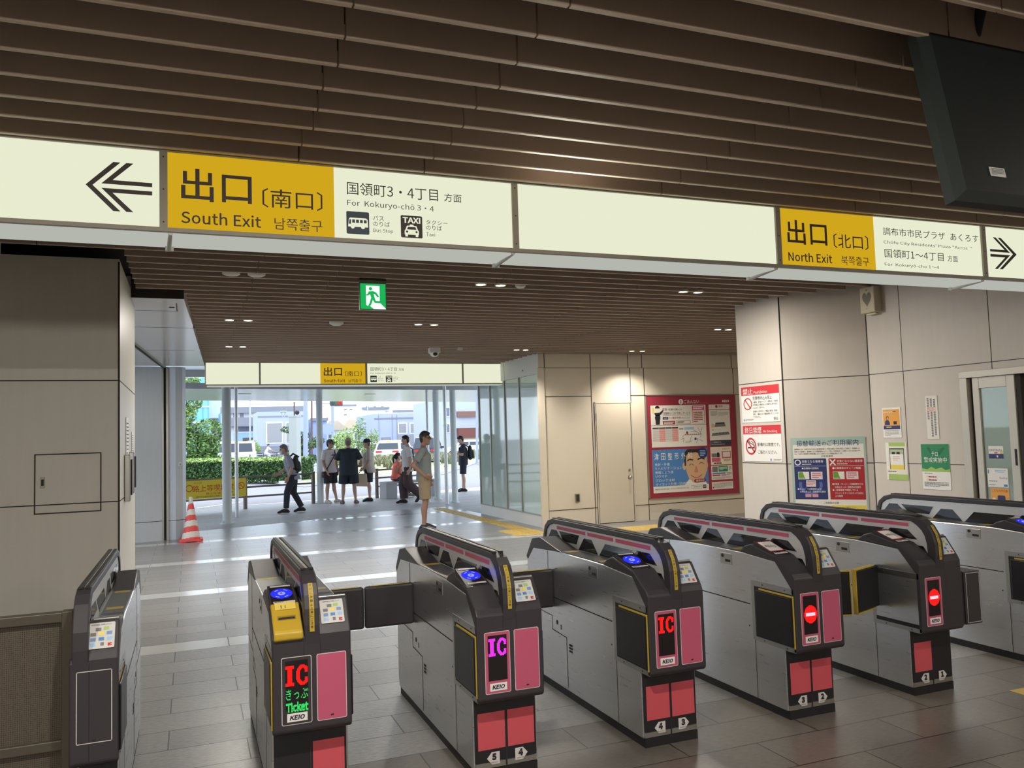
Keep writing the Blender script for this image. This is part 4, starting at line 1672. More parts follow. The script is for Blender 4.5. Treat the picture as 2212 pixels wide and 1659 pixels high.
def make_gate(x, label, mode, left=True, right=True, stripes=True, nums=('', ''), led=None, lower=(True, True),
              rear=(False, False), front=(False, False), reader='blue', sidebox=False):
    g = thing('ticket_gate', label, 'ticket gate', (x, 3.63, 0), group='row of ticket gates')
    X0, X1 = (0.0 if left else .172), .325
    f0, f1 = (.13, .195) if left else (.165, .222)
    # steel body
    mb = MB()
    body = [(.105, .045), (1.56, .045), (1.585, .10), (1.585, .78), (1.49, .862), (1.28, .872), (.46, .872), (.15, .852), (.022, .735), (.022, .374), (.105, .374)]
    mb.prism(body, 'x', X0, X1, M_STEEL)
    mb.build('body', g, bevel=.004)
    mb = MB()
    mb.box((X0 + .006, .095, 0), (X1 - .006, 1.56, .045), M_DARK)
    mb.build('plinth', g)
    # seams, door outline, screws on the sides
    mb = MB()
    for sx in ([X0 - .0008] if left else []) + [X1 + .0008]:
        a, b_ = sx - .0006, sx + .0006
        mb.box((a, .39, .575), (b_, 1.235, .581), M_JOINT)
        mb.box((a, .357, .05), (b_, .36, .385), M_JOINT)
        mb.box((a, .987, .06), (b_, .992, .36), M_JOINT)
        mb.prism([(.987, .36), (.987, .365), (1.20, .375), (1.20, .37)], 'x', a, b_, M_JOINT)
        mb.box((a, 1.196, .37), (b_, 1.20, .46), M_JOINT)
        mb.prism([(1.2, .455), (1.2, .459), (1.58, .47), (1.58, .466)], 'x', a, b_, M_JOINT)
        mb.box((a, 1.235, .50), (b_, 1.238, .86), M_JOINT)
        for i in range(3):
            mb.box((a, .91, .285 + i * .018), (b_, .955, .297 + i * .018), M_JOINT)
        mb.box((a, 1.06, .395), (b_, 1.07, .425), M_JOINT)
        mb.cyl((a, 1.12, .43), (b_, 1.12, .43), .014, M_JOINT, n=14)
        mb.cyl((a, .405, .45), (b_, .405, .45), .005, M_JOINT, n=8)
    mb.build('side_seam', g)
    # lock plate
    if left:
        mb = MB()
        mb.box((X0 - .003, .545, .782), (X0 + .001, .66, .848), M_SILVER)
        mb.cyl((X0 - .003, .635, .83), (X0 - .0055, .635, .83), .011, M_JOINT, n=14)
        mb.box((X0 - .0045, .56, .796), (X0 - .002, .61, .812), M_INK)
        mb.build('lock_plate', g, bevel=.002)
    # black front cover: left slope with the reader, right slope with the card sticker
    mb = MB()
    if left:
        mb.prism([(.0, .39), (.014, .374), (.03, .374), (.03, .72), (.155, .852), (.48, .874), (.42, .912), (.36, .930), (.15, .884), (.02, .80), (.0, .775)],
                 'x', X0 - .003, f0 + .005, M_BLACK)
    mb.prism([(.0, .39), (.014, .374), (.03, .374), (.03, .72), (.155, .852), (.32, .874), (.13, .915), (.09, .914), (.012, .805), (.0, .78)],
             'x', f1 - .005, X1 + .003, M_BLACK)
    mb.prism([(.0, .39), (.014, .374), (.04, .374), (.04, .79), (.012, .79), (.0, .77)], 'x', f0 - .01, f1 + .01, M_BLACK)
    mb.build('front_cover', g, bevel=.007)
    # far end cap and deck
    mb = MB()
    cap = [(1.02, .872), (1.36, .935), (1.49, .914), (1.60, .785), (1.575, .76), (1.47, .85)]
    for a, b_ in (([(X0 - .002, f0)] if left else []) + [(f1, X1 + .002)]):
        mb.prism(cap, 'x', a, b_, M_BLACK)
    mb.build('far_cover', g, bevel=.006)
    mb = MB()
    for a, b_ in (([(X0 + .008, f0 - .004)] if left else []) + [(f1 + .004, X1 - .008)]):
        mb.box((a, .44, .868), (b_, 1.06, .8765), M_DECK)
        for y in (.53, .98):
            mb.box((a + .012, y, .876), (b_ - .01, y + .05, .8772), M_TAPE)
        mb.box((a + .02, 1.1, .8775), (b_ - .01, 1.101, .878), M_DECK)
    mb.build('deck', g)
    # fin with hand rail
    mb = MB()
    ring_strip(mb, FIN_O, FIN_I, f0, f1, M_BLACK)
    fin = mb.build('barrier_fin', g, bevel=.005)
    mb = MB()
    mb.prism([(p[0], p[1]) for p in FIN_I[1:-1]] + [(1.56, .865), (.09, .865)], 'x', f0 + .008, f1 - .008,
             M_FINP)
    mb.build('fin_panel', fin)
    mb = MB()
    wins = [[(.16, .892), (.42, .872), (.46, .885), (.30, .955), (.19, .962)][::1], [(.50, .875), (.78, .875), (.70, .95), (.38, .95)],
            [(.80, .876), (1.06, .876), (.98, .955), (.88, .955)], [(1.09, .905), (1.28, .905), (1.35, .965), (1.05, .965)], [(1.32, .905), (1.53, .905), (1.47, .965), (1.39, .965)]]
    wins[0] = [(.13, .90), (.40, .905), (.33, .955), (.20, .955)]
    for sx in (f0 + .0072, f1 - .0072):
        for w in wins:
            mb.prism(w, 'x', sx - .0012, sx + .0012, M_SMOKE)
    mb.build('fin_window', fin)
    if stripes:
        mb = MB()
        for a, b_ in ((.19, .57), (.60, .93), (.96, 1.38)):
            for sx in (f0 + .0066, f1 - .0066):
                mb.box((sx - .001, a, .975), (sx + .001, b_, .996), M_PINK)
        mb.build('pink_stripe', fin)
    mb = MB()
    for rx in (f0 + .006, f1 - .024):
        mb.box((rx, .13, 1.036), (rx + .018, 1.45, 1.046), M_DARK)
    for i in range(9):
        mb.box((f0 + .026, .16 + i * .143, 1.04), (f1 - .026, .16 + i * .143 + .135, 1.043), M_ALU)
    mb.build('hand_rail', fin, bevel=.003)
    # yellow warning strip up the front of the fin
    mb = MB()
    xc = (f0 + f1) / 2
    pts = [(-.007, .795), (-.0075, .82), (-.004, .89), (.0125, .946), (.043, .992)]
    for (a, c), (b_, d) in zip(pts, pts[1:]):
        mb.add([(xc - .010, a - .001, c), (xc + .010, a - .001, c), (xc + .010, b_ - .001, d), (xc - .010, b_ - .001, d)], [(0, 1, 2, 3)], M_TAPE)
    chars = 'かけこみ禁止⚠扉にご注意'
    total = .21
    for i, ch in enumerate(chars):
        z = .985 - i * .0155
        for (a, c), (b_, d) in zip(pts, pts[1:]):
            if c <= z <= d:
                t = (z - c) / (d - c)
                yy = a + (b_ - a) * t - .0022
                tang = Vector((0, b_ - a, d - c)).normalized()
                vs_, fs, (q0, q1, r0, r1) = text_geo(ch, .02)
                sc = .0115 / max(q1 - q0, r1 - r0)
                mb.add([tuple(Vector((xc, yy, z)) + Vector((1, 0, 0)) * ((p[0] - (q0 + q1) / 2) * sc) + tang * ((p[1] - (r0 + r1) / 2) * sc)) for p in vs_], fs, M_INK)
                break
    if mode != 'left_end':
        mb.build('warning_strip', fin)
    # fronts
    FM = Matrix(((1, 0, 0, 0), (0, 0, -1, -.0005), (0, 1, 0, 0), (0, 0, 0, 1)))

    def front_sheet(x0, z1, w, h, y=-.0005):
        s = Sheet(w, h, W=w, H=h, t=.0)
        s.M = Matrix(((1, 0, 0, x0), (0, 0, -1, y), (0, 1, 0, z1), (0, 0, 0, 1)))
        return s
    if left:
        s = front_sheet(.033, .697, .126, .281)
        s.rrect(0, 0, .126, .281, .008, M_BORDER, 0)
        s.rrect(.003, .003, .123, .278, .006, M_BLACK if mode == 'ticket' else M_PINK, 1)
        s.rect(.016, .016, .110, .222, M_LEDOFF, 2)
        if mode == 'ticket':
            dots(s, ic_cells(), .017, .036, .0040, .0047, E_LR)
            dots(s, led_dots('きっぷ', 34, 15, .02), .018, .133, .0027, .0029, E_LG)
            dots(s, led_dots('Ticket', 34, 14, .02), .018, .187, .0027, .0029, E_LG)
        elif mode == 'ic':
            dots(s, ic_cells(), .019, .030, .0038, .0045, E_LR)
        elif mode == 'icm':
            dots(s, ic_cells(), .019, .030, .0038, .0045, E_LM)
        elif mode == 'stop':
            r_, w_ = no_entry_cells()
            dots(s, r_, .020, .068, .0040, .0044, E_LR)
            dots(s, w_, .020, .068, .0040, .0044, E_LW)
        keio(s, .022, .233, .106, .268)
        s.build('led_display', g)
    if right:
        s = front_sheet(.180, .697, .126, .281)
        s.rrect(0, 0, .126, .281, .008, M_BORDER, 0)
        s.rrect(.003, .003, .123, .278, .006, M_PINK if stripes and mode != 'left_end' else M_BLACK, 1)
        s.rrect(.056, .258, .070, .265, .003, M_INK, 2)
        s.build('front_panel', g)
    # foot
    mb = MB()
    mb.box((X0 + .008, .098, .075), (X1 - .008, .112, .374), M_DARK)
    mb.box((X0 + .008, .098, .047), (X1 - .008, .112, .072), M_ALU)
    mb.box(((X0 + X1) / 2 - .004, .0965, .045), ((X0 + X1) / 2 + .004, .10, .30), M_INK)
    mb.build('foot_panel', g)
    s = front_sheet(0, .374, .325, .33, .0975)
    if lower[0]:
        s.rect(.022, .072, .160, .242, M_CORAL, 1)
    if lower[1]:
        s.rect(.172, .072, .308, .242, M_CORAL, 1)
    for n_, xx, d in ((nums[0], .10, -1), (nums[1], .235, 1)):
        if n_:
            s.poly([(xx + d * .036, .283), (xx + d * .012, .256), (xx - d * .028, .256), (xx - d * .028, .312), (xx + d * .012, .312)], M_BORDER, 1)
            s.text(n_, xx - .012, .262, xx + .012, .295, M_INK, 2, .03)
            s.text('omron', xx - .020, .301, xx + .018, .307, M_INK, 2)
    s.build('number_plate', g)
    # reader on the left slope
    if left:
        a0, b0 = Vector((0, .155, .890)), Vector((0, .35, .932))
        tg = (b0 - a0).normalized()
        nn = Vector((0, -tg.z, tg.y))
        tilt = 0.10
        s = Sheet(.112, .19, W=100, H=100, t=.004)
        bs = Vector((.008, .345, .936))
        tg2 = (tg + Vector((0, 0, tilt))).normalized()
        nn2 = Vector((0, -tg2.z, tg2.y))
        s.M = Matrix(((1, 0, 0, bs.x), (0, tg2.y, nn2.y, bs.y), (0, tg2.z, nn2.z, bs.z + .006), (0, 0, 0, 1)))
        s.add([s.uv(0, 0, 0), s.uv(100, 0, 0), s.uv(100, 100, 0), s.uv(0, 100, 0), (0, 0, -.02), (.112, 0, -.02), (.112, -.19, -.012), (0, -.19, -.012)],
              [(0, 3, 2, 1)[::-1], (0, 1, 5, 4), (1, 2, 6, 5), (2, 3, 7, 6), (3, 0, 4, 7)], M_BLACK)
        s.rect(5, 3, 95, 97, M_LEDOFF, .5)
        if reader == 'blue':
            s.disc(50, 45, 43, M_BLUERD, 1)
            s.disc(50, 45, 15, M_BLUED, 2)
            s.text('IC', 45, 41, 55, 49, M_RED, 3, .05)
            for a in (-55, -125, 55, 125):
                s.ring(50, 45, 34, 5, M_BLUED, 2, a0=a - 16, a1=a + 16)
            s.rect(10, 4, 90, 11, M_BORDER, 2)
            s.rect(12, 84, 96, 92, M_BORDER, 2)
            s.scribble(16, 86, 92, 91, 1, M_INK, 3)
        else:
            s.rrect(6, 8, 96, 78, 8, M_RED, 1)
            s.rrect(10, 12, 92, 74, 6, M_WHITE, 2)
            for i in range(4):
                s.text('利用中止'[i], 20 + i * 16, 36, 33 + i * 16, 52, M_INK, 3, .03)
            s.rect(12, 86, 92, 97, M_BORDER, 2)
            s.scribble(16, 89, 88, 95, 1, M_INK, 3)
        s.build('card_reader', g)
    if mode == 'ticket':
        mb = MB()
        mb.prism([(-.018, .775), (-.006, .765), (.05, .80), (.165, .878), (.15, .892), (.135, .900), (-.006, .812), (-.018, .80)], 'x', .004, .124, mat('slot_yellow', (186, 154, 44), .45))
        ts = mb.build('ticket_slot', g, bevel=.006)
        mb = MB()
        mb.prism([(.045, .8445), (.065, .8590), (.07, .853), (.05, .839)], 'x', .025, .103, mat('slot_ochre', (150, 122, 30), .5))
        mb.prism([(.048, .8485), (.056, .8545), (.06, .85), (.05, .843)], 'x', .03, .098, M_INK)
        mb.prism([(.095, .881), (.128, .9035), (.13, .90), (.097, .878)], 'x', .02, .108, mat('slot_pale', (222, 196, 92), .5))
        for i, a in enumerate((.045, .053, .062, .07)):
            mb.prism([(.10, .8845), (.115 + .003 * (i % 2), .895), (.116, .894), (.10, .883)], 'x', a, a + .003, M_INK)
        mb.build('slot_mouth', ts)
    # card sticker on the right slope
    a0, b0 = Vector((0, .0185, .816)), Vector((0, .082, .904))
    tg = (b0 - a0).normalized()
    nn = Vector((0, -tg.z, tg.y))
    L = (b0 - a0).length
    s = Sheet(.10, L, W=100, H=100, t=.0035)
    s.M = Matrix(((1, 0, 0, .206 if left else .212), (0, tg.y, nn.y, b0.y), (0, tg.z, nn.z, b0.z), (0, 0, 0, 1)))
    s.rrect(0, 0, 100, 100, 5, mat('sticker_white', (198, 196, 192), .5), 0)
    s.text('ご利用可能な交通系ICカード', 10, 5, 86, 11, M_INK, 1)
    for i, (cx, cy, m) in enumerate(((30, 20, MGREYT), (58, 17, MLIME), (12, 38, MGREYT), (42, 36, MYEL), (70, 36, M_LBLUE), (12, 58, M_LBLUE), (42, 57, MBLUE),
                                     (72, 57, MLBL), (12, 78, MLBL), (50, 77, MGREYT))):
        s.rect(cx, cy, cx + (20 if i != 9 else 12), cy + 13, m, 1)
    s.text('IC', 76, 80, 92, 93, M_RED, 1, .05)
    s.build('card_sticker', g)
    mb = MB()
    mb.cyl((f1 + .01, .105, .916), (X1 - .002, .105, .916), .006, M_SILVER, n=10)
    mb.build('chrome_edge', g)
    # flap pockets near the front and the flaps
    for side in (0, 1):
        if side == 0 and not left:
            continue
        sx = X0 if side == 0 else X1
        d = -1 if side == 0 else 1
        mb = MB()
        q = lambda a, b_: (min(sx + d * a, sx + d * b_), max(sx + d * a, sx + d * b_))
        a, b_ = q(0, .003)
        mb.box((a, .012, .69), (b_, .372, .722), M_SILVER)
        mb.box((a, .345, .402), (b_, .372, .69), M_SILVER)
        mb.box((a, .012, .378), (b_, .372, .402), M_SILVER)
        for y in (.08, .27):
            for z in (.706, .39):
                mb.cyl((sx + d * .003, y, z), (sx + d * .0045, y, z), .004, M_JOINT, n=8)
        a, b_ = q(-.001, .0015)
        mb.box((a, .012, .402), (b_, .345, .69), M_STEEL if front[side] else M_INK)
        if front[side]:
            a, b_ = q(0, .0025)
            mb.box((a, .012, .402), (b_, .345, .425), M_DARK)
        mb.build('flap_pocket', g)
        mb = MB()
        if front[side]:
            p0, p1 = (sx, .33), (sx + d * .272, .23)
            ux, uy = p1[0] - p0[0], p1[1] - p0[1]
            ln = math.hypot(ux, uy)
            ux, uy = ux / ln, uy / ln
            mb.M = Matrix(((ux, -uy, 0, p0[0]), (uy, ux, 0, p0[1]), (0, 0, 1, 0), (0, 0, 0, 1)))
            mb.box((-.01, -.012, .485), (ln, .012, .735), M_FLAP)
            flp = mb.build('flap_door', g, bevel=.008)
            yb = MB()
            yb.M = mb.M
            yb.box((.06, -.016, .735), (ln + .004, .016, .743), M_TAPE)
            yb.box((ln, -.014, .485), (ln + .006, .014, .743), M_TAPE)
            yb.box((.06, -.016, .477), (ln + .004, .016, .485), M_TAPE)
            yb.build('yellow_edge', flp, bevel=.004)
        else:
            a, b_ = q(.0015, .012)
            mb.box((a, .018, .415), (b_, .33, .672), M_FLAP)
            flp = mb.build('flap_door', g, bevel=.006)
            yb = MB()
            a, b_ = q(.003, .009) if side == 0 else q(.0016, .0028)
            yb.box((a, .02, .6725), (b_, .30, .684), M_TAPE)
            yb.box((a, .0075, .40), (b_, .0175, .684), M_TAPE)
            yb.build('yellow_edge', flp, bevel=.004)
        if rear[side]:
            mb = MB()
            a, b_ = q(-.002, .29)
            mb.prism([(a, .515), (b_, .515), (b_, .755), (a, .755)], 'y', 1.155, 1.19, M_BLACK)
            rfp = mb.build('rear_flap_door', g, bevel=.014)
            mb = MB()
            mb.box((a + .03, 1.158, .7552), (b_ - .03, 1.187, .757), M_TAPE)
            mb.build('flap_top_edge', rfp)
    if sidebox:
        mb = MB()
        mb.prism([(.02, .385), (.30, .385), (.30, .70), (.02, .70)], 'x', .372, .505, M_BLACK)
        mb.prism([(.324, .385), (.38, .385), (.38, .70), (.352, .712), (.335, .745), (.324, .80)], 'y', .03, .28, M_BLACK)
        sb = mb.build('side_cabinet', g, bevel=.006)
        s = front_sheet(.384, .692, .112, .296, .019)
        s.frame(0, 0, .112, .296, .003, M_BORDER, 1)
        s.build('outlined_panel', sb)
    if mode == 'left_end':
        s = front_sheet(.180, .740, .126, .276)
        s.frame(0, 0, .126, .276, .003, M_BORDER, 2)
        s.rect(.056, .262, .070, .267, M_INK, 2)
        s.build('outlined_panel', g)
    return g


make_gate(-.597, 'narrow dark end gate beside the left pillar with an outlined blank front', 'left_end', left=False, right=False, stripes=False, lower=(False, False))
make_gate(.317, 'gate with a yellow ticket slot and a display reading IC and Ticket', 'ticket', stripes=True, lower=(False, True), rear=(False, True))
make_gate(1.225, 'gate with a magenta IC display and number plates 5 and 4', 'icm', nums=('5', '4'), rear=(True, True))
make_gate(2.135, 'gate with a red IC display and number plates 4 and 3', 'ic', nums=('4', '3'), rear=(True, False))
make_gate(3.049, 'gate with a no entry display and number plates 3 and 2', 'stop', nums=('3', '2'), reader='closed', front=(False, True))
make_gate(3.961, 'gate with a no entry display, number plates 2 and 1 and an open flap', 'stop', nums=('2', '1'), right=False, lower=(True, False),
          reader='closed', front=(True, False), sidebox=True)
make_gate(5.145, 'silver gate without pink stripes across the wide aisle beside the office wall', 'stop', stripes=False, nums=('1', ''), lower=(True, False), reader='blue')

# perforated screen between the end gate and the pillar
ps = thing('perforated_screen', 'framed dark perforated metal screen beside the narrow end gate', 'screen', (-2.6, 3.8, 0))
mb = MB()
M_BRZ = mat('bronze_frame', (92, 86, 76), .4, .5)
mb.box((0, 0, .905), (2.15, .05, .945), M_BRZ)
mb.box((0, 0, .40), (2.15, .05, .44), M_BRZ)
mb.box((0, 0, 0), (2.15, .05, .06), M_BRZ)
mb.box((2.11, -.003, 0), (2.152, .053, .948), M_BRZ)
mb.box((1.0, -.003, 0), (1.04, .053, .948), M_BRZ)
mb.build('frame', ps, bevel=.004)


def perforated():
    m = bpy.data.materials.new('perforated_metal')
    m.use_nodes = True
    nt = m.node_tree
    b = nt.nodes['Principled BSDF']
    tc = nt.nodes.new('ShaderNodeTexCoord')
    vo = nt.nodes.new('ShaderNodeTexVoronoi')
    vo.inputs['Scale'].default_value = 130
    vo.inputs['Randomness'].default_value = 0.12
    nt.links.new(tc.outputs['Object'], vo.inputs['Vector'])
    mr = nt.nodes.new('ShaderNodeMapRange')
    mr.inputs[1].default_value, mr.inputs[2].default_value = .25, .4
    nt.links.new(vo.outputs['Distance'], mr.inputs[0])
    mx = nt.nodes.new('ShaderNodeMix')
    mx.data_type = 'RGBA'
    mx.inputs[6].default_value = rgb(30, 27, 24)
    mx.inputs[7].default_value = rgb(84, 76, 64)
    nt.links.new(mr.outputs[0], mx.inputs[0])
    nt.links.new(mx.outputs[2], b.inputs['Base Color'])
    b.inputs['Roughness'].default_value = .5
    return m


mb = MB()
mb.box((.0, .022, .44), (2.11, .028, .905), perforated())
mb.box((.0, .022, .06), (2.11, .028, .40), perforated())
mb.build('mesh_panel', ps)
# ------------------------------------------------------------------ columns and pipes at the exit
def column(name, x, y, r, z1, label, kind='structure'):
    mb = MB()
    mb.cyl((x, y, 0), (x, y, z1), r, M_POST, n=24)
    mb.cyl((x, y, 0), (x, y, .02), r * 1.5, M_POST, n=24)
    for i in range(5):
        a = 1.1 + i * .9
        mb.box((x + r * math.cos(a) * .9 - .02, y + r * math.sin(a) * .9 - .02, .02), (x + r * math.cos(a) * .9 + .02, y + r * math.sin(a) * .9 + .02, .05 + .02 * (i % 2)), M_POST)
    o = mb.build(name)
    tag(o, label, 'column', kind=kind)
    return o


column('column_1', .69, 17.79, .091, 3.3, 'thick grey round column at the left of the exit')
column('column_2', 3.19, 22.07, .087, 2.84, 'thick grey round column at the kerb behind the group of men')
column('column_3', 6.08, 20.95, .08, 2.84, 'grey round column right of the standing man, behind the others')
column('column_4', 6.13, 19.6, .075, 3.3, 'grey round column right of the standing man, in front')
M_PIPE = mat('silver_pipe', (206, 208, 206), .35, .5)
for i, (x, y, r, lb) in enumerate(((.954, 19.29, .038, 'slim silver pipe beside the left column'), (at(927, 1085, 20.2).x, 20.2, .036, 'slim silver pipe just left of the paired right columns'),
                                   (at(966, 1094, 19.3).x, 19.3, .044, 'slim silver pipe between the paired right columns'))):
    mb = MB()
    mb.cyl((x, y, 0), (x, y, 3.3 if i != 1 else 2.9), r, M_PIPE, n=16)
    for z in (.9, 1.9):
        mb.cyl((x, y, z), (x, y, z + .04), r * 1.25, M_PIPE, n=16)
    tag(mb.build('down_pipe'), lb, 'pipe')

# canopy over the pavement
cp = MB()
M_CANOPY = mat('polished_canopy', (220, 223, 228), .2, .7)
zc = lambda x: 2.87 - .012 * x
pts = [(-14, 19.3), (16, 19.3), (16, 26.2), (-14, 22.6)]
cp.add([(x, y, zc(x)) for x, y in pts] + [(x, y, zc(x) + .13) for x, y in pts],
       [(3, 2, 1, 0), (4, 5, 6, 7), (0, 1, 5, 4), (1, 2, 6, 5), (2, 3, 7, 6), (3, 0, 4, 7)], M_CANOPY)
for x in (-2.2, 1.1, 4.2, 7.3):
    cp.box((x, 21, zc(x) - .004), (x + .3, 21.12, zc(x) + .01), M_JOINT)
struct(cp, 'canopy_roof')

# traffic cone ---------------------------------------------------------------------
tc_ = thing('traffic_cone', 'red and white striped traffic cone standing by the grey end wall', 'traffic cone', (.0, 14.98, 0))
M_CONE = mat('cone_red', (222, 78, 78), .5)
M_REFL = mat('cone_white', (214, 212, 204), .5)
mb = MB()
mb.prism([(-.19, -.15), (-.15, -.19), (.15, -.19), (.19, -.15), (.19, .15), (.15, .19), (-.15, .19), (-.19, .15)], 'z', .012, .05, M_CONE)
for sx in (-1, 1):
    for sy in (-1, 1):
        mb.box((sx * .13 - .05, sy * .13 - .05, 0), (sx * .13 + .05, sy * .13 + .05, .015), M_CONE)
mb.build('base', tc_, bevel=.006)
mb = MB()
n, nz = 40, 60
vs_, fc, fm = [], [], []
for j in range(nz + 1):
    z = .05 + .63 * j / nz
    r = .148 - .115 * j / nz
    for i in range(n):
        a = 2 * PI * i / n
        vs_.append((r * math.cos(a), r * math.sin(a), z))
band = [(.04, .20), (.33, .47), (.60, .74)]
for j in range(nz):
    for i in range(n):
        a = 2 * PI * (i + .5) / n
        t = (j + .5) / nz - .05 * math.cos(a + 1.2)
        w = any(a0 + .05 <= t <= a1 + .05 for a0, a1 in ((.0, .17), (.30, .47), (.60, .75), (.88, .95))) if False else (t % .295) < .15
        mb.add([vs_[j * n + i], vs_[j * n + (i + 1) % n], vs_[(j + 1) * n + (i + 1) % n], vs_[(j + 1) * n + i]], [(0, 1, 2, 3)], M_CONE if not w else M_REFL, True)
mb.build('striped_sleeve', tc_)
mb = MB()
mb.cyl((0, 0, .68), (0, 0, .73), .033, M_REFL)
mb.ball((0, 0, .73), (.033, .033, .02), M_REFL)
mb.build('tip', tc_)

# railings and banner -----------------------------------------------------------------
M_RAIL = mat('railing_taupe', (122, 112, 108), .5, .3)


def railing(label, p0, p1, nposts, h, rails):
    g = thing('railing', label, 'railing', (p0[0], p0[1], 0))
    d = Vector((p1[0] - p0[0], p1[1] - p0[1], 0))
    for i in range(nposts):
        q = d * (i / (nposts - 1))
        mb = MB()
        mb.cyl((q.x, q.y, 0), (q.x, q.y, h), .05, M_RAIL, n=16)
        mb.cyl((q.x, q.y, h), (q.x, q.y, h + .02), .055, M_RAIL, n=16)
        mb.build('post', g)
    for z in rails:
        mb = MB()
        mb.cyl((0, 0, z), (d.x, d.y, z), .024, M_RAIL, n=12)
        mb.build('rail', g)
    return g


railing('grey brown kerb railing with a yellow banner, left of the walking man', (-2.2, 20.6), (3.0, 22.05), 4, .82, (.30, .54, .79))
railing('grey brown kerb railing behind the bench', (4.84, 22.75), (6.4, 23.3), 2, .80, (.32, .56, .78))
s = Sheet(1.95, .44, t=.004, back=mat('banner_yellow', (224, 202, 60), .6))
MBAN = mat('banner_red', (196, 52, 40), .6)
MBRN = mat('banner_brown', (118, 84, 36), .6)
s.text('ここは', 36, 6, 45, 18, MBRN)
s.text('路上等喫煙禁止', 34, 26, 93, 62, MBAN, 2, .03)
s.text('禁止区域', 50, 68, 68, 80, MBAN, 2, .03)
s.text('調布市受動喫煙防止条例　令和元年7月施行', 38, 84, 90, 95, MBRN)
s.text('です', 75, 68, 84, 80, MBRN)
s.ring(94, 40, 4.2, .8, MBAN, 3, ry=19)
s.line([(91.5, 27), (96.5, 53)], .8, MBAN, 3)
s.ring(30, 40, 4.2, .8, MBAN, 3, ry=19)
d_ = Vector((5.2, 1.45, 0)).normalized()
tag(s.build('banner', matrix=face_matrix((-.60, 20.92, .775), d_, (d_.y, -d_.x, 0))), 'yellow no street smoking banner tied to the kerb railing', 'banner')

# concrete bench ------------------------------------------------------------------------
bn = thing('bench', 'grey stone bench with block ends where a woman sits', 'bench', (4.98, 22.12, 0), rz=R(17))
M_BENCH = mat('bench_granite', (150, 150, 152), .7, noise=.10, nscale=60)
mb = MB()
mb.box((0, 0, .40), (1.7, .42, .46), M_BENCH)
mb.build('seat', bn, bevel=.008)
for x in (0.0, 1.36):
    mb = MB()
    mb.box((x, .02, 0), (x + .34, .40, .40), M_BENCH)
    mb.build('block_leg', bn, bevel=.008)

# ------------------------------------------------------------------ plants
M_LEAFS = [mat('leaf_%s' % n, c, .55, noise=.25, nscale=1.5) for n, c in
           (('fresh', (98, 132, 54)), ('mid', (72, 104, 48)), ('deep', (48, 72, 38)), ('pale', (146, 166, 92)), ('olive', (120, 128, 84)), ('straw', (170, 160, 132)))]
M_BARK = mat('bark', (92, 76, 62), .9)


def leaf_cloud(blobs, count, size, mats, seed, bottom=None):
    rd_ = random.Random(seed)
    mb = MB()
    vol = [b[1][0] * b[1][1] * b[1][2] for b in blobs]
    tot = sum(vol)
    for (c, r), v in zip(blobs, vol):
        for _ in range(int(count * v / tot)):
            a, b_ = rd_.uniform(0, 2 * PI), math.asin(rd_.uniform(-1, 1))
            k = rd_.uniform(.72, 1.05)
            p = Vector((c[0] + r[0] * k * math.cos(b_) * math.cos(a), c[1] + r[1] * k * math.cos(b_) * math.sin(a), c[2] + r[2] * k * math.sin(b_)))
            u = Vector((rd_.gauss(0, 1), rd_.gauss(0, 1), rd_.gauss(0, .6))).normalized()
            w = u.orthogonal().normalized()
            sz = size * rd_.uniform(.6, 1.3)
            u, w = u * sz, w * sz * .55
            mb.add([tuple(p - u), tuple(p + w), tuple(p + u), tuple(p - w)], [(0, 1, 2, 3)], mats[rd_.randrange(len(mats))])
    return mb


def tree(name, label, x, y, h, blobs, count, size, mats, seed, trunk=.06, cat='tree'):
    g = thing(name, label, cat, (x, y, 0))
    mb = MB()
    mb.tube([(0, 0, 0), (.05 * h * .3, 0, h * .35), (0, .03, h * .75)], trunk, M_BARK, n=8)
    rd_ = random.Random(seed)
    for c, r in blobs:
        mb.cyl((0, 0, h * .35), (c[0], c[1], c[2]), trunk * .5, M_BARK, n=6)
    mb.build('trunk', g)
    o = leaf_cloud(blobs, count, size, mats, seed).build('foliage', g)
    return g


L = M_LEAFS
p = at(425, 1000, 46)
tree('leafy_tree', 'bushy bright green tree behind the hedge at the left of the exit', p.x, 46, 3.2,
     [((-.2, 0, 1.5), (1.35, 1.1, .9)), ((.5, 0, 2.3), (.9, .8, .7)), ((-.9, 0, 2.5), (.8, .8, .8)), ((.3, 0, .7), (1.0, .9, .7))], 4200, .11, L[:3] + [L[0]], 11)
p = at(404, 1000, 52)
tree('leafy_tree', 'taller pale green tree rising behind the bushy tree at far left', p.x, 52, 5.4,
     [((0, 0, 4.6), (.9, .8, 1.2)), ((-.5, 0, 3.4), (1.0, .9, .8)), ((.2, 0, 5.6), (.6, .6, .8))], 1800, .12, [L[0], L[3], L[1]], 12)
p = at(665, 1000, 41)
tree('pruned_tree', 'dark green cloud pruned tree behind the large grey pole', p.x, 43, 2.4,
     [((-.35, 0, 1.1), (.55, .5, .22)), ((.3, 0, 1.5), (.6, .5, .2)), ((-.1, 0, 2.0), (.5, .45, .2)), ((.8, 0, 1.7), (.35, .35, .18)), ((.2, 0, .75), (.7, .5, .25)), ((-.75, 0, 2.3), (.3, .3, .18))], 2200, .07, [L[1], L[2], L[2]], 13)
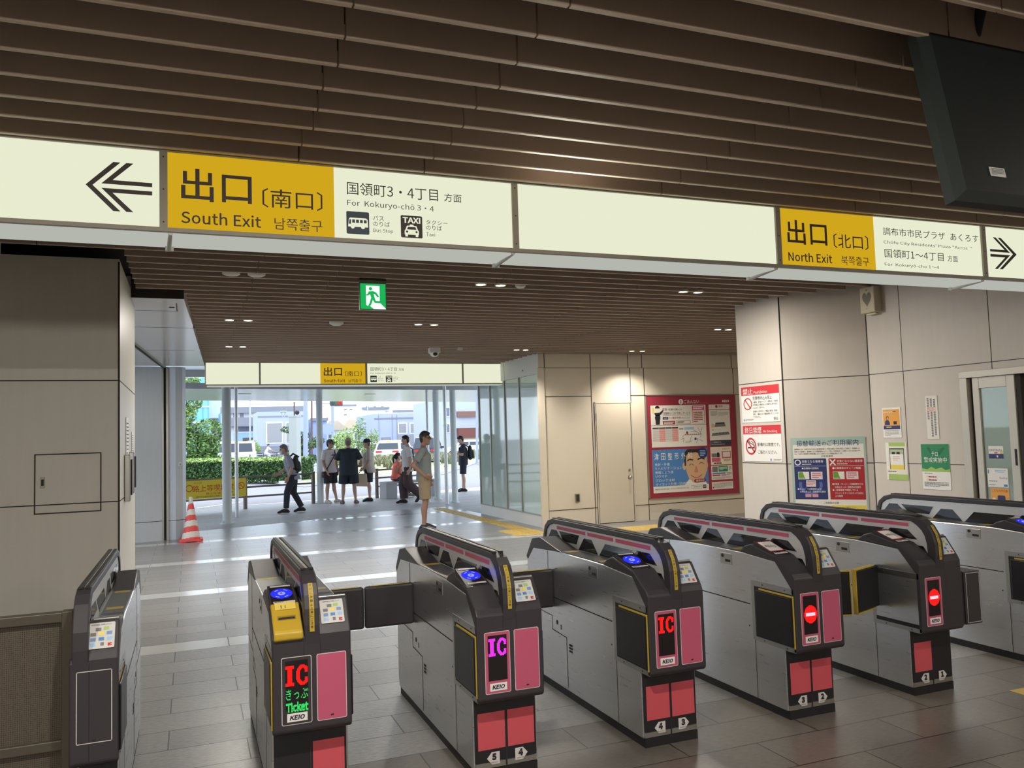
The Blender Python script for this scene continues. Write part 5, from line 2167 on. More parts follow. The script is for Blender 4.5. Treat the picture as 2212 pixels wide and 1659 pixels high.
for k, (px, d, h, lb, ms) in enumerate(((745, 52, 2.5, 'slim pale shrub tree left of the man in the black shirt head', [L[3], L[0]]),
                                        (775, 54, 3.2, 'tall thin leaved young tree between the standing men', [L[0], L[1], L[3]]),
                                        (803, 56, 2.4, 'grey green shrub tree beside the pale building', [L[4], L[3], L[0]]),
                                        (728, 47, 2.2, 'yellow green shrub just right of the traffic signal pole', [L[3], L[0]]))):
    p = at(px, 1000, d)
    tree('young_tree', lb, p.x, d, h, [((0, 0, h * .5), (.62, .55, h * .38)), ((.2, 0, h * .8), (.35, .35, h * .22)), ((-.2, 0, h * .3), (.6, .5, h * .25))], 1500, .07, ms, 20 + k, .035)
p = at(552, 985, 66)
tree('young_tree', 'small yellow green bush behind the rear of the white van', p.x * 76 / 70, 77, 1.8, [((0, 0, 1.2), (.8, .7, .8))], 900, .1, [L[3], L[0]], 31)

hd = MB()
A_, B_ = Vector((-3.6, 45.5, 0)), Vector((3.85, 34.4, 0))
dv = (B_ - A_).normalized()
nv = Vector((-dv.y, dv.x, 0))
if nv.y < 0:
    nv = -nv
rd_ = random.Random(5)
Lh = (B_ - A_).length
hd.add([tuple(A_ + Vector((0, 0, .1))), tuple(B_ + Vector((0, 0, .1))), tuple(B_ + nv * 1.1 + Vector((0, 0, .1))), tuple(A_ + nv * 1.1 + Vector((0, 0, .1))),
        tuple(A_ + Vector((0, 0, .92))), tuple(B_ + Vector((0, 0, .92))), tuple(B_ + nv * 1.1 + Vector((0, 0, .92))), tuple(A_ + nv * 1.1 + Vector((0, 0, .92)))],
       [(4, 5, 6, 7), (0, 1, 5, 4), (1, 2, 6, 5), (2, 3, 7, 6), (3, 0, 4, 7)], L[2])
for _ in range(9600):  # sunlit top and shaded faces are put into the leaf colours
    t = rd_.uniform(0, Lh)
    k = rd_.random()
    if k > .94:
        q = B_ + nv * rd_.uniform(-.02, 1.12) + dv * rd_.uniform(0, .07) + Vector((0, 0, rd_.uniform(.02, .98)))
        m = L[1] if rd_.random() < .5 else L[2]
    elif k < .55:
        q = A_ + dv * t + Vector((0, 0, rd_.uniform(.0, .98))) - nv * rd_.uniform(0, .06)
        m = L[1] if rd_.random() < .5 else L[2]
        if q.z > .88:
            m = L[3]
    else:
        q = A_ + dv * t + nv * rd_.uniform(0, 1.1) + Vector((0, 0, rd_.uniform(.92, 1.02)))
        m = L[0] if rd_.random() < .6 else L[3]
    u = Vector((rd_.gauss(0, 1), rd_.gauss(0, 1), rd_.gauss(0, 1))).normalized()
    w = u.orthogonal().normalized()
    u, w = u * .07, w * .045
    hd.add([tuple(q - u), tuple(q + w), tuple(q + u), tuple(q - w)], [(0, 1, 2, 3)], m)
tag(hd.build('hedge'), 'long clipped green hedge across the road behind the yellow banner', 'hedge')

# raised median with grass and ornamental grasses
md = MB()
M_GRASS = mat('lawn', (138, 142, 112), .9, noise=.2, nscale=3)
MED = [(4.0, 31.6), (6.6, 35.6), (10.9, 36.6), (17.4, 50.6), (30, 70), (40, 96), (14, 60), (6, 44), (3.2, 36)]
md.prism(MED, 'z', -.05, .08, M_KERB)
cx_, cy_ = sum(q[0] for q in MED) / len(MED), sum(q[1] for q in MED) / len(MED)
md.add([(x + (cx_ - x) * .04, y + (cy_ - y) * .04, .09) for x, y in MED], [tuple(range(len(MED)))], M_GRASS)
struct(md, 'median_ground')
GR = [(776, 51), (790, 48.2), (804, 46), (818, 48.4), (832, 46), (846, 48.4), (860, 46), (874, 48.4), (890, 46.5), (942, 46), (957, 48.4), (972, 46.5), (1008, 54), (1022, 56.5), (1036, 54), (797, 43), (840, 43), (926, 48.8), (987, 50)]
for k, (px, d) in enumerate(GR):
    py = 1000
    mb = MB()
    rd_ = random.Random(60 + k)
    p = at(px, py, d)
    for _ in range(240):
        a = rd_.uniform(0, 2 * PI)
        r_ = rd_.uniform(.05, .36)
        h_ = rd_.uniform(.4, .72)
        b0 = Vector((rd_.uniform(-.1, .1), rd_.uniform(-.1, .1), 0))
        m1 = b0 + Vector((r_ * .5 * math.cos(a), r_ * .5 * math.sin(a), h_))
        e1 = b0 + Vector((r_ * 1.2 * math.cos(a), r_ * 1.2 * math.sin(a), h_ * .55))
        w = Vector((-math.sin(a), math.cos(a), 0)) * .014
        mb.add([tuple(b0 - w), tuple(b0 + w), tuple(m1 + w), tuple(m1 - w), tuple(e1)], [(0, 1, 2, 3), (3, 2, 4)], L[5] if rd_.random() < .5 else L[4])
    o = mb.build('grass_clump')
    o.location = (p.x, d, .08)
    tag(o, 'clump of grey straw coloured ornamental grass on the road median by the cars', 'grass clump', 'grass clumps on the median')

# ------------------------------------------------------------------ poles, lamps, signal, kiosk
M_LAV = mat('pole_lavender', (150, 160, 186), .5)
M_BRPOLE = mat('pole_brown', (98, 76, 72), .5)
M_PALEP = mat('pole_grey', (176, 178, 182), .5)
for nm, lb, px, base, d, wpx, top, m in (
        ('utility_pole', 'thick pale lavender pole left of the cloud pruned tree', 660, 1033, 37.5, 10, 780, M_LAV),
        ('lamp_post', 'thin dark brown post right of the thick lavender pole', 673, 960, 60, 4, 780, M_BRPOLE),
        ('utility_pole', 'thin pale grey pole left of the lavender square building', 540, 965, 80, 3.4, 780, M_PALEP),
        ('lamp_post', 'dark slim lamp post left of the white van', 467, 990, 66, 3, 906, M_BRPOLE),
        ('utility_pole', 'lavender pole at the right edge beside the glass panes', 1030, 985, 48, 6, 780, M_LAV),
        ('utility_pole', 'far thin pole in front of the pale apartment block', 794, 940, 110, 2.5, 870, M_PALEP)):
    p = at(px, base, d)
    t = at(px, top, d)
    mb = MB()
    r_ = wpx / 2 * d / CAM_F
    mb.cyl((p.x, d, 0), (t.x, d, t.z), r_, m, r1=r_ * .85, n=14)
    mb.cyl((p.x, d, 0), (p.x, d, .06), r_ * 1.4, m, n=14)
    o = mb.build(nm)
    tag(o, lb, 'pole')
# traffic signal
p = at(720, 1000, 50)
sg = thing('traffic_signal', 'blue grey signal pole carrying a red traffic light over the road', 'traffic light', (p.x, 50, 0))
mb = MB()
mb.cyl((0, 0, 0), (0, 0, 6.2), .09, M_LAV, r1=.075, n=14)
mb.build('pole', sg)
zl = at(725, 871, 50).z
mb = MB()
mb.cyl((-1.0, 0, zl), (.3, 0, zl), .03, M_LAV, n=10)
mb.build('arm', sg)
mb = MB()
mb.box((-.16, -.12, zl - .16), (.62, .06, zl + .16), mat('signal_case', (66, 72, 78), .5))
sc_ = mb.build('signal_head', sg, bevel=.05)
for i, (dx, m) in enumerate(((.0, mat('signal_green_off', (38, 56, 52), .3)), (.23, mat('signal_amber_off', (86, 74, 44), .3)), (.46, emission('signal_red', (255, 40, 40), 2.5)))):
    mb = MB()
    mb.cyl((dx, -.12, zl), (dx, -.135, zl), .10, m)
    mb.build('lens', sc_)
mb = MB()
zr = at(709, 927, 50).z
mb.cyl((-.35, -.06, zr), (-.35, -.08, zr), .34, mat('sign_back', (150, 162, 190), .5), n=32)
mb.box((-.36, -.06, zr - .03), (0, -.02, zr + .03), M_LAV)
mb.build('round_sign', sg)
mb = MB()
zb = at(725, 958, 50).z
mb.box((.02, -.14, zb - .2), (.2, -.02, zb + .2), M_PALEP)
mb.build('control_box', sg)
# street lamp with open cone head
p = at(613, 972, 45)
sl_ = thing('street_lamp', 'street lamp with an upturned cone head before the lavender square building', 'street lamp', (p.x, 45, 0))
zt = at(613, 887, 45).z
mb = MB()
mb.cyl((0, 0, 0), (0, 0, zt - .42), .055, M_PALEP, r1=.04, n=12)
mb.build('post', sl_)
mb = MB()
mb.lathe([(.02, -.02), (.17, -.02), (.19, -.06), (.16, -.09), (.02, -.08)], (0, 0, zt), M_PALEP)
for i in range(4):
    a = PI / 4 + i * PI / 2
    mb.cyl((0.02 * math.cos(a), .02 * math.sin(a), zt - .44), (.15 * math.cos(a), .15 * math.sin(a), zt - .08), .012, M_PALEP, n=6)
mb.build('lamp_head', sl_)
# information pylon
p = at(638, 1048, 33.2)
ks = thing('information_pylon', 'tall pale information pylon standing behind the walking man', 'pylon', (p.x, 33.2, 0), rz=R(-32))
zk = at(638, 901, 33.2).z
mb = MB()
mb.box((-.15, -.2, 0), (.17, .2, zk), mat('pylon_cream', (160, 163, 158), .5))
mb.box((-.17, -.22, zk), (.19, .22, zk + .05), MATS['pylon_cream'])
mb.build('body', ks, bevel=.01)
mb = MB()
mb.box((-.156, -.17, .95), (-.149, .17, zk - .1), mat('pylon_face', (224, 190, 190), .4))
mb.box((-.158, -.15, 1.9), (-.150, .15, zk - .3), mat('pylon_map', (212, 122, 120), .5))
mb.build('map_face', ks)
mb = MB()
mb.cyl((0, 0, zk + .05), (0, 0, zk + .6), .03, M_BRPOLE, n=10)
mb.ball((.12, 0, zk + .18), (.09, .09, .09), M_INK)
mb.build('mast', ks)
# road fence far
for k, (x0, x1, d) in enumerate(((at(540, 1000, 60).x, at(655, 1000, 60).x, 60), (at(665, 1000, 48).x, at(735, 1000, 44).x, 46))):
    g = thing('road_fence', ('low fence along the far side of the road behind the hedge end', 'low pipe fence between the lavender pole and the signal pole')[k], 'fence', (x0, d, 0))
    for z in (.35, .62, .88):
        mb = MB()
        mb.cyl((0, 0, z), (x1 - x0, 0, z), .03, M_PALEP, n=8)
        mb.build('rail', g)
    nP = 5
    for i in range(nP):
        mb = MB()
        mb.cyl(((x1 - x0) * i / (nP - 1), 0, 0), ((x1 - x0) * i / (nP - 1), 0, .92), .04, M_BRPOLE, n=8)
        mb.build('post', g)

# ------------------------------------------------------------------ buildings
M_LAVB = mat('building_lavender', (170, 176, 206), .8, noise=.05, nscale=.6)
M_PALEB = mat('building_pale', (208, 210, 214), .8, noise=.04, nscale=.5)
M_DKB = mat('building_grey', (132, 134, 142), .8)
M_WIN = mat('far_window', (96, 106, 122), .2, spec=.6)
M_SHUT = mat('grey_shutter', (150, 148, 150), .7)
M_ROOFT = mat('beige_roof', (196, 178, 154), .8)
M_CYAN = mat('cyan_glass', (120, 196, 214), .12, spec=.7)


class Bld:
    """A building whose front stands at y = d; rectangles are given where they show in the picture."""

    def __init__(self, name, label, d, x0, y0, x1, base=None, depth=10, m=M_PALEB):
        a, b_ = at(x0, y0, d), at(x1, y0, d)
        self.d, self.m = d, m
        self.o = thing(name, label, 'building', (a.x, d, 0))
        self.ox = a.x
        mb = MB()
        mb.box((0, 0, 0), (b_.x - a.x, depth, a.z), m)
        self.body = mb.build('walls', self.o)
        self.w, self.h, self.depth = b_.x - a.x, a.z, depth

    def rect(self, name, x0, y0, x1, y1, m, out=.05, parent=None):
        a, b_ = at(x0, y0, self.d), at(x1, y1, self.d)
        mb = MB()
        mb.box((a.x - self.ox, -out, b_.z), (b_.x - self.ox, .02, a.z), m)
        return mb.build(name, parent or self.o)

    def window(self, x0, y0, x1, y1, m=None, fr=None, mull=0):
        f = self.rect('window_frame', x0, y0, x1, y1, fr or M_WHITE, .06)
        a, b_ = at(x0, y0, self.d), at(x1, y1, self.d)
        t = min(.12, (b_.x - a.x) * .12)
        mb = MB()
        mb.box((a.x - self.ox + t, -.09, b_.z + t), (b_.x - self.ox - t, -.055, a.z - t), m or M_WIN)
        mb.build('pane', f)
        return f


b = Bld('glass_building', 'cyan glass fronted building at the far left above the trees', 95, 396, 760, 452, depth=12, m=M_CYAN)
for x in (410, 424, 437, 449):
    b.rect('mullion', x, 762, x + 1.4, 985, M_DKB, .15)
for y in (800, 829, 878, 912, 940):
    b.rect('floor_band', 397, y, 452, y + 2, M_WHITE, .12)
s = Sheet(3.2, 1.6, W=100, H=100)
MT = mat('mural_teal', (64, 176, 190), .5)
s.ring(50, 50, 40, 8, MT, 1)
s.disc(45, 42, 12, MT, 1)
s.line([(10, 70), (90, 60)], 5, MT, 1)
s.line([(60, 20), (90, 40)], 5, MT, 1)
pp = at(418, 818, 95)
so_ = s.build('painted_emblem', b.o)
so_.matrix_world = face_matrix((pp.x, 94.8, pp.z), (1, 0, 0), (0, -1, 0))
b = Bld('office_building', 'tall pale concrete building above the white van', 106, 454, 790, 492, m=M_PALEB)
b.rect('floor_band', 454, 903, 492, 906, M_DKB)
b.rect('dark_recess', 458, 906, 490, 914, M_DKB)
b = Bld('shop_building', 'two storey grey building with long balconies left of the lavender square building', 93, 478, 889, 660, m=M_PALEB)
b.rect('roof_edge', 476, 880, 662, 890, M_DKB, .5)
b.rect('balcony_panel', 490, 903, 556, 920, M_DKB, .9)
for x0, x1 in ((502, 514), (516, 528), (542, 556)):
    b.window(x0, 891, x1, 903, M_DKB if x0 < 540 else M_OFFW)
b.window(505, 920, 556, 934)
b.rect('shop_front', 505, 936, 556, 960, mat('shop_blue', (140, 180, 214), .4), .3)
b = Bld('small_house', 'little brown roofed house beside the lavender square building', 88, 528, 958, 562, depth=3, m=mat('house_tan', (182, 140, 112), .8))
b.rect('roof', 524, 946, 566, 958, mat('roof_brown', (104, 84, 80), .8), .6)
b = Bld('square_building', 'lavender grey square building with a wide shuttered window behind the street lamp', 80, 556, 890, 666, depth=6, m=M_LAVB)
f = b.window(574, 912, 612, 958, M_SHUT)
f = b.window(616, 912, 634, 958, M_SHUT)
for y in range(964, 992, 5):
    b.rect('wall_joint', 557, y, 665, y + .8, M_DKB, .03)
b.rect('parapet_joint', 557, 899, 665, 900, M_DKB, .03)
b = Bld('square_building', 'lavender grey square building with a double shuttered window behind the white cars', 86, 808, 894, 920, m=M_LAVB)
b.window(859, 913, 880, 937, M_SHUT)
b.window(884, 913, 904, 937, M_SHUT)
b.window(824, 945, 844, 962, M_SHUT, M_DKB)
for x in (818, 847, 857, 908):
    b.rect('pilaster', x, 896, x + 1, 962, M_DKB, .05)
b.rect('parapet_joint', 808, 903, 920, 904, M_DKB, .04)
b.rect('panel', 858, 940, 906, 962, M_SHUT, .06)
b = Bld('apartment_block', 'stepped pale apartment block far behind the house roofs', 160, 722, 876, 770, m=M_PALEB)
b.rect('roof_edge', 722, 874, 770, 877, M_DKB, .1)
for x in (742, 754):
    for y in (883, 894):
        b.window(x, y, x + 8, y + 4)
b = Bld('apartment_block', 'taller pale apartment block with balconies right of the stepped one', 172, 768, 872, 842, m=M_PALEB)
for y in (880, 890, 898):
    b.rect('balcony_panel', 782, y, 840, y + 3, M_DKB, .6)
for x in (790, 806, 822):
    b.window(x, 877, x + 7, 883)
b = Bld('balcony_building', 'white building with blue balcony glass behind the roofs', 132, 780, 888, 832, m=M_WHITE)
b.rect('balcony_panel', 782, 899, 812, 904, mat('balcony_blue', (150, 190, 222), .3), .6)
b = Bld('low_block', 'low pale block on the skyline right of the signal', 150, 848, 888, 940, m=M_PALEB)
b.rect('roof_edge', 848, 886, 940, 889, M_DKB, .1)
for k, (x0, x1, y0, lb) in enumerate(((700, 748, 912, 'white house with a beige roof behind the signal pole'), (742, 782, 909, 'white house with a beige roof, middle of the row'),
                                      (776, 812, 912, 'white house with a beige roof next to the lavender building'))):
    d = 100 + 9.5 * k
    a, c = at(x0, y0 + 16, d), at(x1, y0 + 16, d)
    g = thing('terrace_house', lb, 'house', (a.x, d, 0))
    w, hh_ = c.x - a.x, a.z
    mb = MB()
    mb.box((0, 0, 0), (w, 8, hh_), M_WHITE)
    mb.build('walls', g)
    mb = MB()
    rz_ = at(x0, y0 - 2, d).z - hh_
    mb.prism([(-.3, hh_ - .1), (w + .3, hh_ - .1), (w * .62, hh_ + rz_), (w * .22, hh_ + rz_)], 'y', -.4, 8.3, M_ROOFT)
    mb.build('roof', g)
    for i in range(2):
        mb = MB()
        mb.box((w * (.2 + .4 * i), -.05, hh_ * .55), (w * (.34 + .4 * i), .02, hh_ * .8), M_WIN)
        mb.build('window', g)
b = Bld('station_house', 'blue grey building between the pole and the signal', 95, 672, 905, 706, m=mat('house_blue', (150, 166, 204), .8))
b.rect('roof_edge', 670, 903, 708, 909, M_DKB, .3)
b = Bld('shop_building', 'grey building with a brown signboard at the right of the exit', 72, 952, 862, 1046, m=mat('shop_grey', (176, 182, 200), .8))
b.rect('balcony_panel', 986, 889, 1046, 900, mat('shop_brown', (124, 92, 84), .7), .3)
b.window(994, 890, 1012, 899, M_DKB, M_BRPOLE)
b.rect('awning', 986, 925, 1046, 945, mat('awning_brown', (112, 66, 58), .7), .8)
b.window(960, 880, 972, 900)
b.window(960, 915, 972, 935)
b.rect('shop_front', 988, 946, 1046, 966, M_OFFW, .1)
s = Sheet(1.6, .46, t=.05, back=mat('sign_brown', (110, 70, 56), .6))
s.poly([(12, 26), (28, 26), (27, 60), (20, 78), (13, 60)], M_WHITE, 2)
s.scribble(36, 34, 92, 46, 1, M_WHITE, 2, fill=1)
s.scribble(36, 54, 92, 66, 1, M_WHITE, 2, fill=.8, seed=4)
pp = at(1003, 903, 72)
so_ = s.build('signboard', b.o)
so_.matrix_world = face_matrix((pp.x, 71.6, pp.z), (1, 0, 0), (0, -1, 0))

# ------------------------------------------------------------------ vehicles
M_CARW = mat('car_white', (224, 228, 236), .25, spec=.6)
M_CARD = mat('car_dark_blue', (44, 52, 66), .2, spec=.7)
M_CGLASS = mat('car_glass', (44, 52, 64), .05, spec=.7)
M_TYRE = mat('tyre', (34, 34, 36), .8)
E_TAIL = emission('brake_light', (255, 60, 50), 1.6)


def car(name, label, x, y, rz, L=4.5, W=1.82, H=1.65, m=None, kind='suv', brake=False):
    """Front of the car points along its own +y; the origin is the middle of the footprint."""
    m = m or M_CARW
    g = thing(name, label, 'car' if kind != 'van' else 'van', (x, y, -.055), rz)
    hw = W / 2
    f, r = L / 2, -L / 2
    if kind == 'van':
        low = [(r, .35), (r, 1.05), (f - .35, 1.05), (f - .05, .85), (f, .6), (f, .32), (f - .3, .28), (r + .3, .28)]
        gh = [(r + .03, 1.0), (r + .12, H - .06), (r + .3, H), (f - 1.15, H), (f - .95, H - .06), (f - .30, 1.0)]
    else:
        low = [(r + .05, .35), (r, .62), (r + .03, .98), (r + .3, 1.02), (f - 1.15, 1.02), (f - .2, .88), (f, .68), (f, .36), (f - .2, .28), (r + .3, .28)]
        gh = [(r + .06, .98), (r + .42, H - .08), (r + .7, H), (f - 1.9, H), (f - 1.65, H - .05), (f - .95, 1.0)]
    mb = MB()
    mb.prism(low, 'x', -hw, hw, m)
    mb.build('body', g, bevel=.07, seg=3)
    mb = MB()
    n = len(gh)
    k = lambda z: hw - .05 - (z - .98) * .22
    vs_ = [(-k(z), y_, z) for y_, z in gh] + [(k(z), y_, z) for y_, z in gh]
    mb.add(vs_, [tuple(range(n)), tuple(reversed(range(n, 2 * n)))] + [(i, n + i, n + (i + 1) % n, (i + 1) % n) for i in range(n)], m)
    cab = mb.build('cabin', g, bevel=.05, seg=2)
    # windows
    mb = MB()
    e = .012
    z0, z1 = 1.06, H - .17

    def edge(z, a, b_):
        return a[0] + (b_[0] - a[0]) * (z - a[1]) / (b_[1] - a[1])
    rear = lambda z: edge(z, gh[0], gh[1])
    frnt = lambda z: edge(z, gh[-1], gh[-2])
    for sx in (-1, 1):
        span = [(rear(z0) + .22, rear(z1) + .25), (0, 0), (frnt(z0) - .2, frnt(z1) - .2)]
        q = [rear(z0) + .2, rear(z0) + .2 + (frnt(z0) - rear(z0) - .45) * .36, rear(z0) + .2 + (frnt(z0) - rear(z0) - .45) * .66, frnt(z0) - .25]
        t = [rear(z1) + .2, q[1], q[2], frnt(z1) - .15]
        for i in range(3):
            a0, a1, b0, b1 = q[i] + .04, q[i + 1] - .04, t[i] + .04, t[i + 1] - .04
            if b1 - b0 < .1:
                b0, b1 = b0, b0 + .1
            mb.quad((sx * (k(z0) + e), a0, z0), (sx * (k(z0) + e), a1, z0), (sx * (k(z1) + e), b1, z1), (sx * (k(z1) + e), b0, z1), M_CGLASS)
    mb.quad((-k(z0) + .12, rear(z0) - e * 1.5, z0 + .02), (k(z0) - .12, rear(z0) - e * 1.5, z0 + .02), (k(z1) - .12, rear(z1) - e * 1.5, z1), (-k(z1) + .12, rear(z1) - e * 1.5, z1), M_CGLASS)
    mb.quad((-k(z0) + .1, frnt(z0) + e * 2, z0), (k(z0) - .1, frnt(z0) + e * 2, z0), (k(z1) - .1, frnt(z1) + e * 2, z1 + .03), (-k(z1) + .1, frnt(z1) + e * 2, z1 + .03), M_CGLASS)
    mb.build('windows', cab)
    for sx in (-1, 1):
        for wy in (f - .85, r + .8):
            mb = MB()
            mb.cyl((sx * (hw - .20), wy, .33), (sx * (hw + .012), wy, .33), .33, M_TYRE, n=24)
            w_ = mb.build('wheel', g)
            mb = MB()
            mb.cyl((sx * (hw + .01), wy, .33), (sx * (hw + .022), wy, .33), .20, M_ALU, n=16)
            for j in range(5):
                a = 2 * PI * j / 5
                mb.cyl((sx * (hw + .02), wy, .33), (sx * (hw + .02), wy + .18 * math.cos(a), .33 + .18 * math.sin(a)), .03, M_SILVER, n=6)
            mb.build('hub', w_)
        mb = MB()
        mb.box((sx * (hw - .36) - .2, r - .02, .88), (sx * (hw - .36) + .2, r + .06, .98), E_TAIL if brake else mat('tail_lens', (150, 40, 40), .2))
        mb.build('tail_light', g, bevel=.02)
        mb = MB()
        mb.box((sx * (hw - .3) - .18, f - .12, .70), (sx * (hw - .3) + .18, f - .01, .80), mat('head_lens', (226, 230, 234), .1))
        mb.build('head_light', g, bevel=.02)
        mb = MB()
        mb.box((sx * (hw + .02) - .1, frnt(z0) - .35, 1.02), (sx * (hw + .02) + .1, frnt(z0) - .22, 1.16), m)
        mb.build('wing_mirror', g, bevel=.03)
    mb = MB()
    mb.box((-hw + .06, r - .03, .34), (hw - .06, r + .1, .52), mat('bumper_dark', (52, 54, 58), .6))
    mb.build('rear_bumper', g, bevel=.03)
    mb = MB()
    mb.box((-.17, r - .012, .72), (.17, r + .05, .86), M_WHITE)
    mb.build('licence_plate', g)
    if brake:
        mb = MB()
        mb.box((-.17, gh[1][0] - .03, H - .12), (.17, gh[1][0] + .04, H - .07), emission('high_brake', (255, 170, 70), 2.0))
        mb.build('high_brake_light', cab)
    return g


p = at(860, 1000, 52)
car('suv_car', 'white sport utility car seen from behind with brake lights on', p.x + .35, 54.0, R(-28), m=M_CARW, brake=True)
p = at(800, 1000, 57)
car('saloon_car', 'white car with its nose showing left of the white car seen from behind', p.x + 1.1, 59.0, R(62), H=1.58, L=4.5)
p = at(955, 1000, 50)
car('suv_car', 'dark blue boxy car behind the paired grey columns', p.x + .1, 53.5, R(-20), H=1.85, m=M_CARD, brake=True)
p = at(1022, 1000, 60)
car('saloon_car', 'white car at the right edge beyond the man with a backpack', p.x + 1.2, 64, R(60), H=1.5)
p = at(500, 1000, 72)
car('white_van', 'white van driving behind the hedge', p.x, 72.8, R(84), L=4.1, W=1.7, H=1.95, kind='van')
# ------------------------------------------------------------------ people
def sphere_pts(c, r, nu=10, nv=7):
    r = (r, r, r) if not hasattr(r, '__len__') else r
    out = []
    for j in range(nv + 1):
        t = -PI / 2 + PI * j / nv
        for i in range(nu if 0 < j < nv else 1):
            a = 2 * PI * i / nu
            out.append(Vector((c[0] + r[0] * math.cos(t) * math.cos(a), c[1] + r[1] * math.cos(t) * math.sin(a), c[2] + r[2] * math.sin(t))))
    return out


def ring_pts(c, rx, ry, d=None, n=16):
    """Ring of points round c; upright by default, or square to the direction d."""
    c = Vector(c)
    if d is None:
        return [c + Vector((rx * math.cos(2 * PI * i / n), ry * math.sin(2 * PI * i / n), 0)) for i in range(n)]
    d = Vector(d).normalized()
    a = d.orthogonal().normalized()
    b = d.cross(a)
    return [c + a * (rx * math.cos(2 * PI * i / n)) + b * (ry * math.sin(2 * PI * i / n)) for i in range(n)]


class Blob:
    """Convex pieces that are fused into one continuous skin."""

    def __init__(self, S=1.0):
        self.v, self.f, self.S = [], [], S

    def hull(self, pts):
        bm = bmesh.new()
        vs_ = [bm.verts.new(p) for p in pts]
        r = bmesh.ops.convex_hull(bm, input=vs_)
        bmesh.ops.delete(bm, geom=[g for g in set(r['geom_interior']) | set(r['geom_unused']) if isinstance(g, bmesh.types.BMVert)], context='VERTS')
        bm.normal_update()
        bm.verts.index_update()
        b = len(self.v)
        self.v += [tuple(v.co * self.S) for v in bm.verts]
        self.f += [tuple(b + v.index for v in f.verts) for f in bm.faces]
        bm.free()
        return self

    def cap(self, p0, r0, p1, r1):
        return self.hull(sphere_pts(p0, r0) + sphere_pts(p1, r1))

    def chain(self, pts):
        for (p0, r0), (p1, r1) in zip(pts, pts[1:]):
            self.cap(p0, r0, p1, r1)
        return self

    def tube(self, rings):
        for a, b in zip(rings, rings[1:]):
            self.hull(a + b)
        return self

    def build(self, name, m, parent, voxel=.011, smooth=4):
        me = bpy.data.meshes.new(name)
        me.from_pydata(self.v, [], self.f)
        me.materials.append(m)
        o = bpy.data.objects.new(name, me)
        COL.objects.link(o)
        o.parent = parent
        r = o.modifiers.new('fuse', 'REMESH')
        r.mode = 'VOXEL'
        r.voxel_size = voxel
        r.use_smooth_shade = True
        if smooth:
            s = o.modifiers.new('soften', 'SMOOTH')
            s.iterations = smooth
            s.factor = .5
        return o


M_SKIN = mat('skin', (188, 152, 132), .55)
M_SKIN2 = mat('skin_tan', (158, 122, 102), .55)
M_HAIR = mat('hair_black', (32, 28, 28), .5)
M_HAIRG = mat('hair_grey', (112, 100, 92), .6)
M_SHOE = mat('shoe_black', (38, 36, 38), .6)
M_LIP = mat('lips', (150, 88, 80), .6)

J0 = dict(pel=(0, 0, .93), waist=(0, .0, 1.06), chest=(0, 0, 1.25), neck=(0, -.005, 1.42), head=(0, .02, 1.575),
          shL=(-.185, -.005, 1.375), elL=(-.225, -.03, 1.10), wrL=(-.215, .03, .87), haL=(-.205, .06, .79),
          shR=(.185, -.005, 1.375), elR=(.225, -.03, 1.10), wrR=(.215, .03, .87), haR=(.205, .06, .79),
          hiL=(-.09, 0, .90), knL=(-.10, .015, .49), anL=(-.105, -.02, .085), toL=(-.12, .13, .03),
          hiR=(.09, 0, .90), knR=(.10, .015, .49), anR=(.105, -.02, .085), toR=(.12, .13, .03))


def hand(b, wr, ha, side, palm=None, curl=.5):
    """Palm, four unequal bent fingers and a thumb from the side of the palm."""
    wr, ha = Vector(wr), Vector(ha)
    d = (ha - wr).normalized()
    n = Vector(palm).normalized() if palm else Vector((-side, .15, 0)).normalized()
    n = (n - d * n.dot(d)).normalized()
    w = d.cross(n)
    if w.y < 0:
        w = -w                                          # w points to the thumb side, forwards
    p0, p1 = wr + d * .02, wr + d * .095
    b.hull(sphere_pts(wr, .026) + sphere_pts(p0 + w * .018, .017) + sphere_pts(p0 - w * .018, .017))
    b.hull(sphere_pts(p0 + w * .02, .016) + sphere_pts(p0 - w * .02, .016) + sphere_pts(p1 + w * .032, .012) + sphere_pts(p1 - w * .032, .012))
    for k, L_ in zip((.030, .010, -.010, -.030), (.068, .078, .072, .056)):
        a0 = p1 + w * k
        d1 = (d + n * .35 * curl).normalized()
        a1 = a0 + d1 * L_ * .5
        d2 = (d + n * 1.4 * curl).normalized()
        b.cap(a0, .0098, a1, .0092)
        b.cap(a1, .0092, a1 + d2 * L_ * .5, .0075)
    t0 = p0 + w * .022 + d * .012
    t1 = t0 + (w * .75 + d * .6 + n * .25).normalized() * .038
    b.cap(t0, .014, t1, .011)
    b.cap(t1, .011, t1 + (d + w * .2 + n * .3).normalized() * .034, .009)


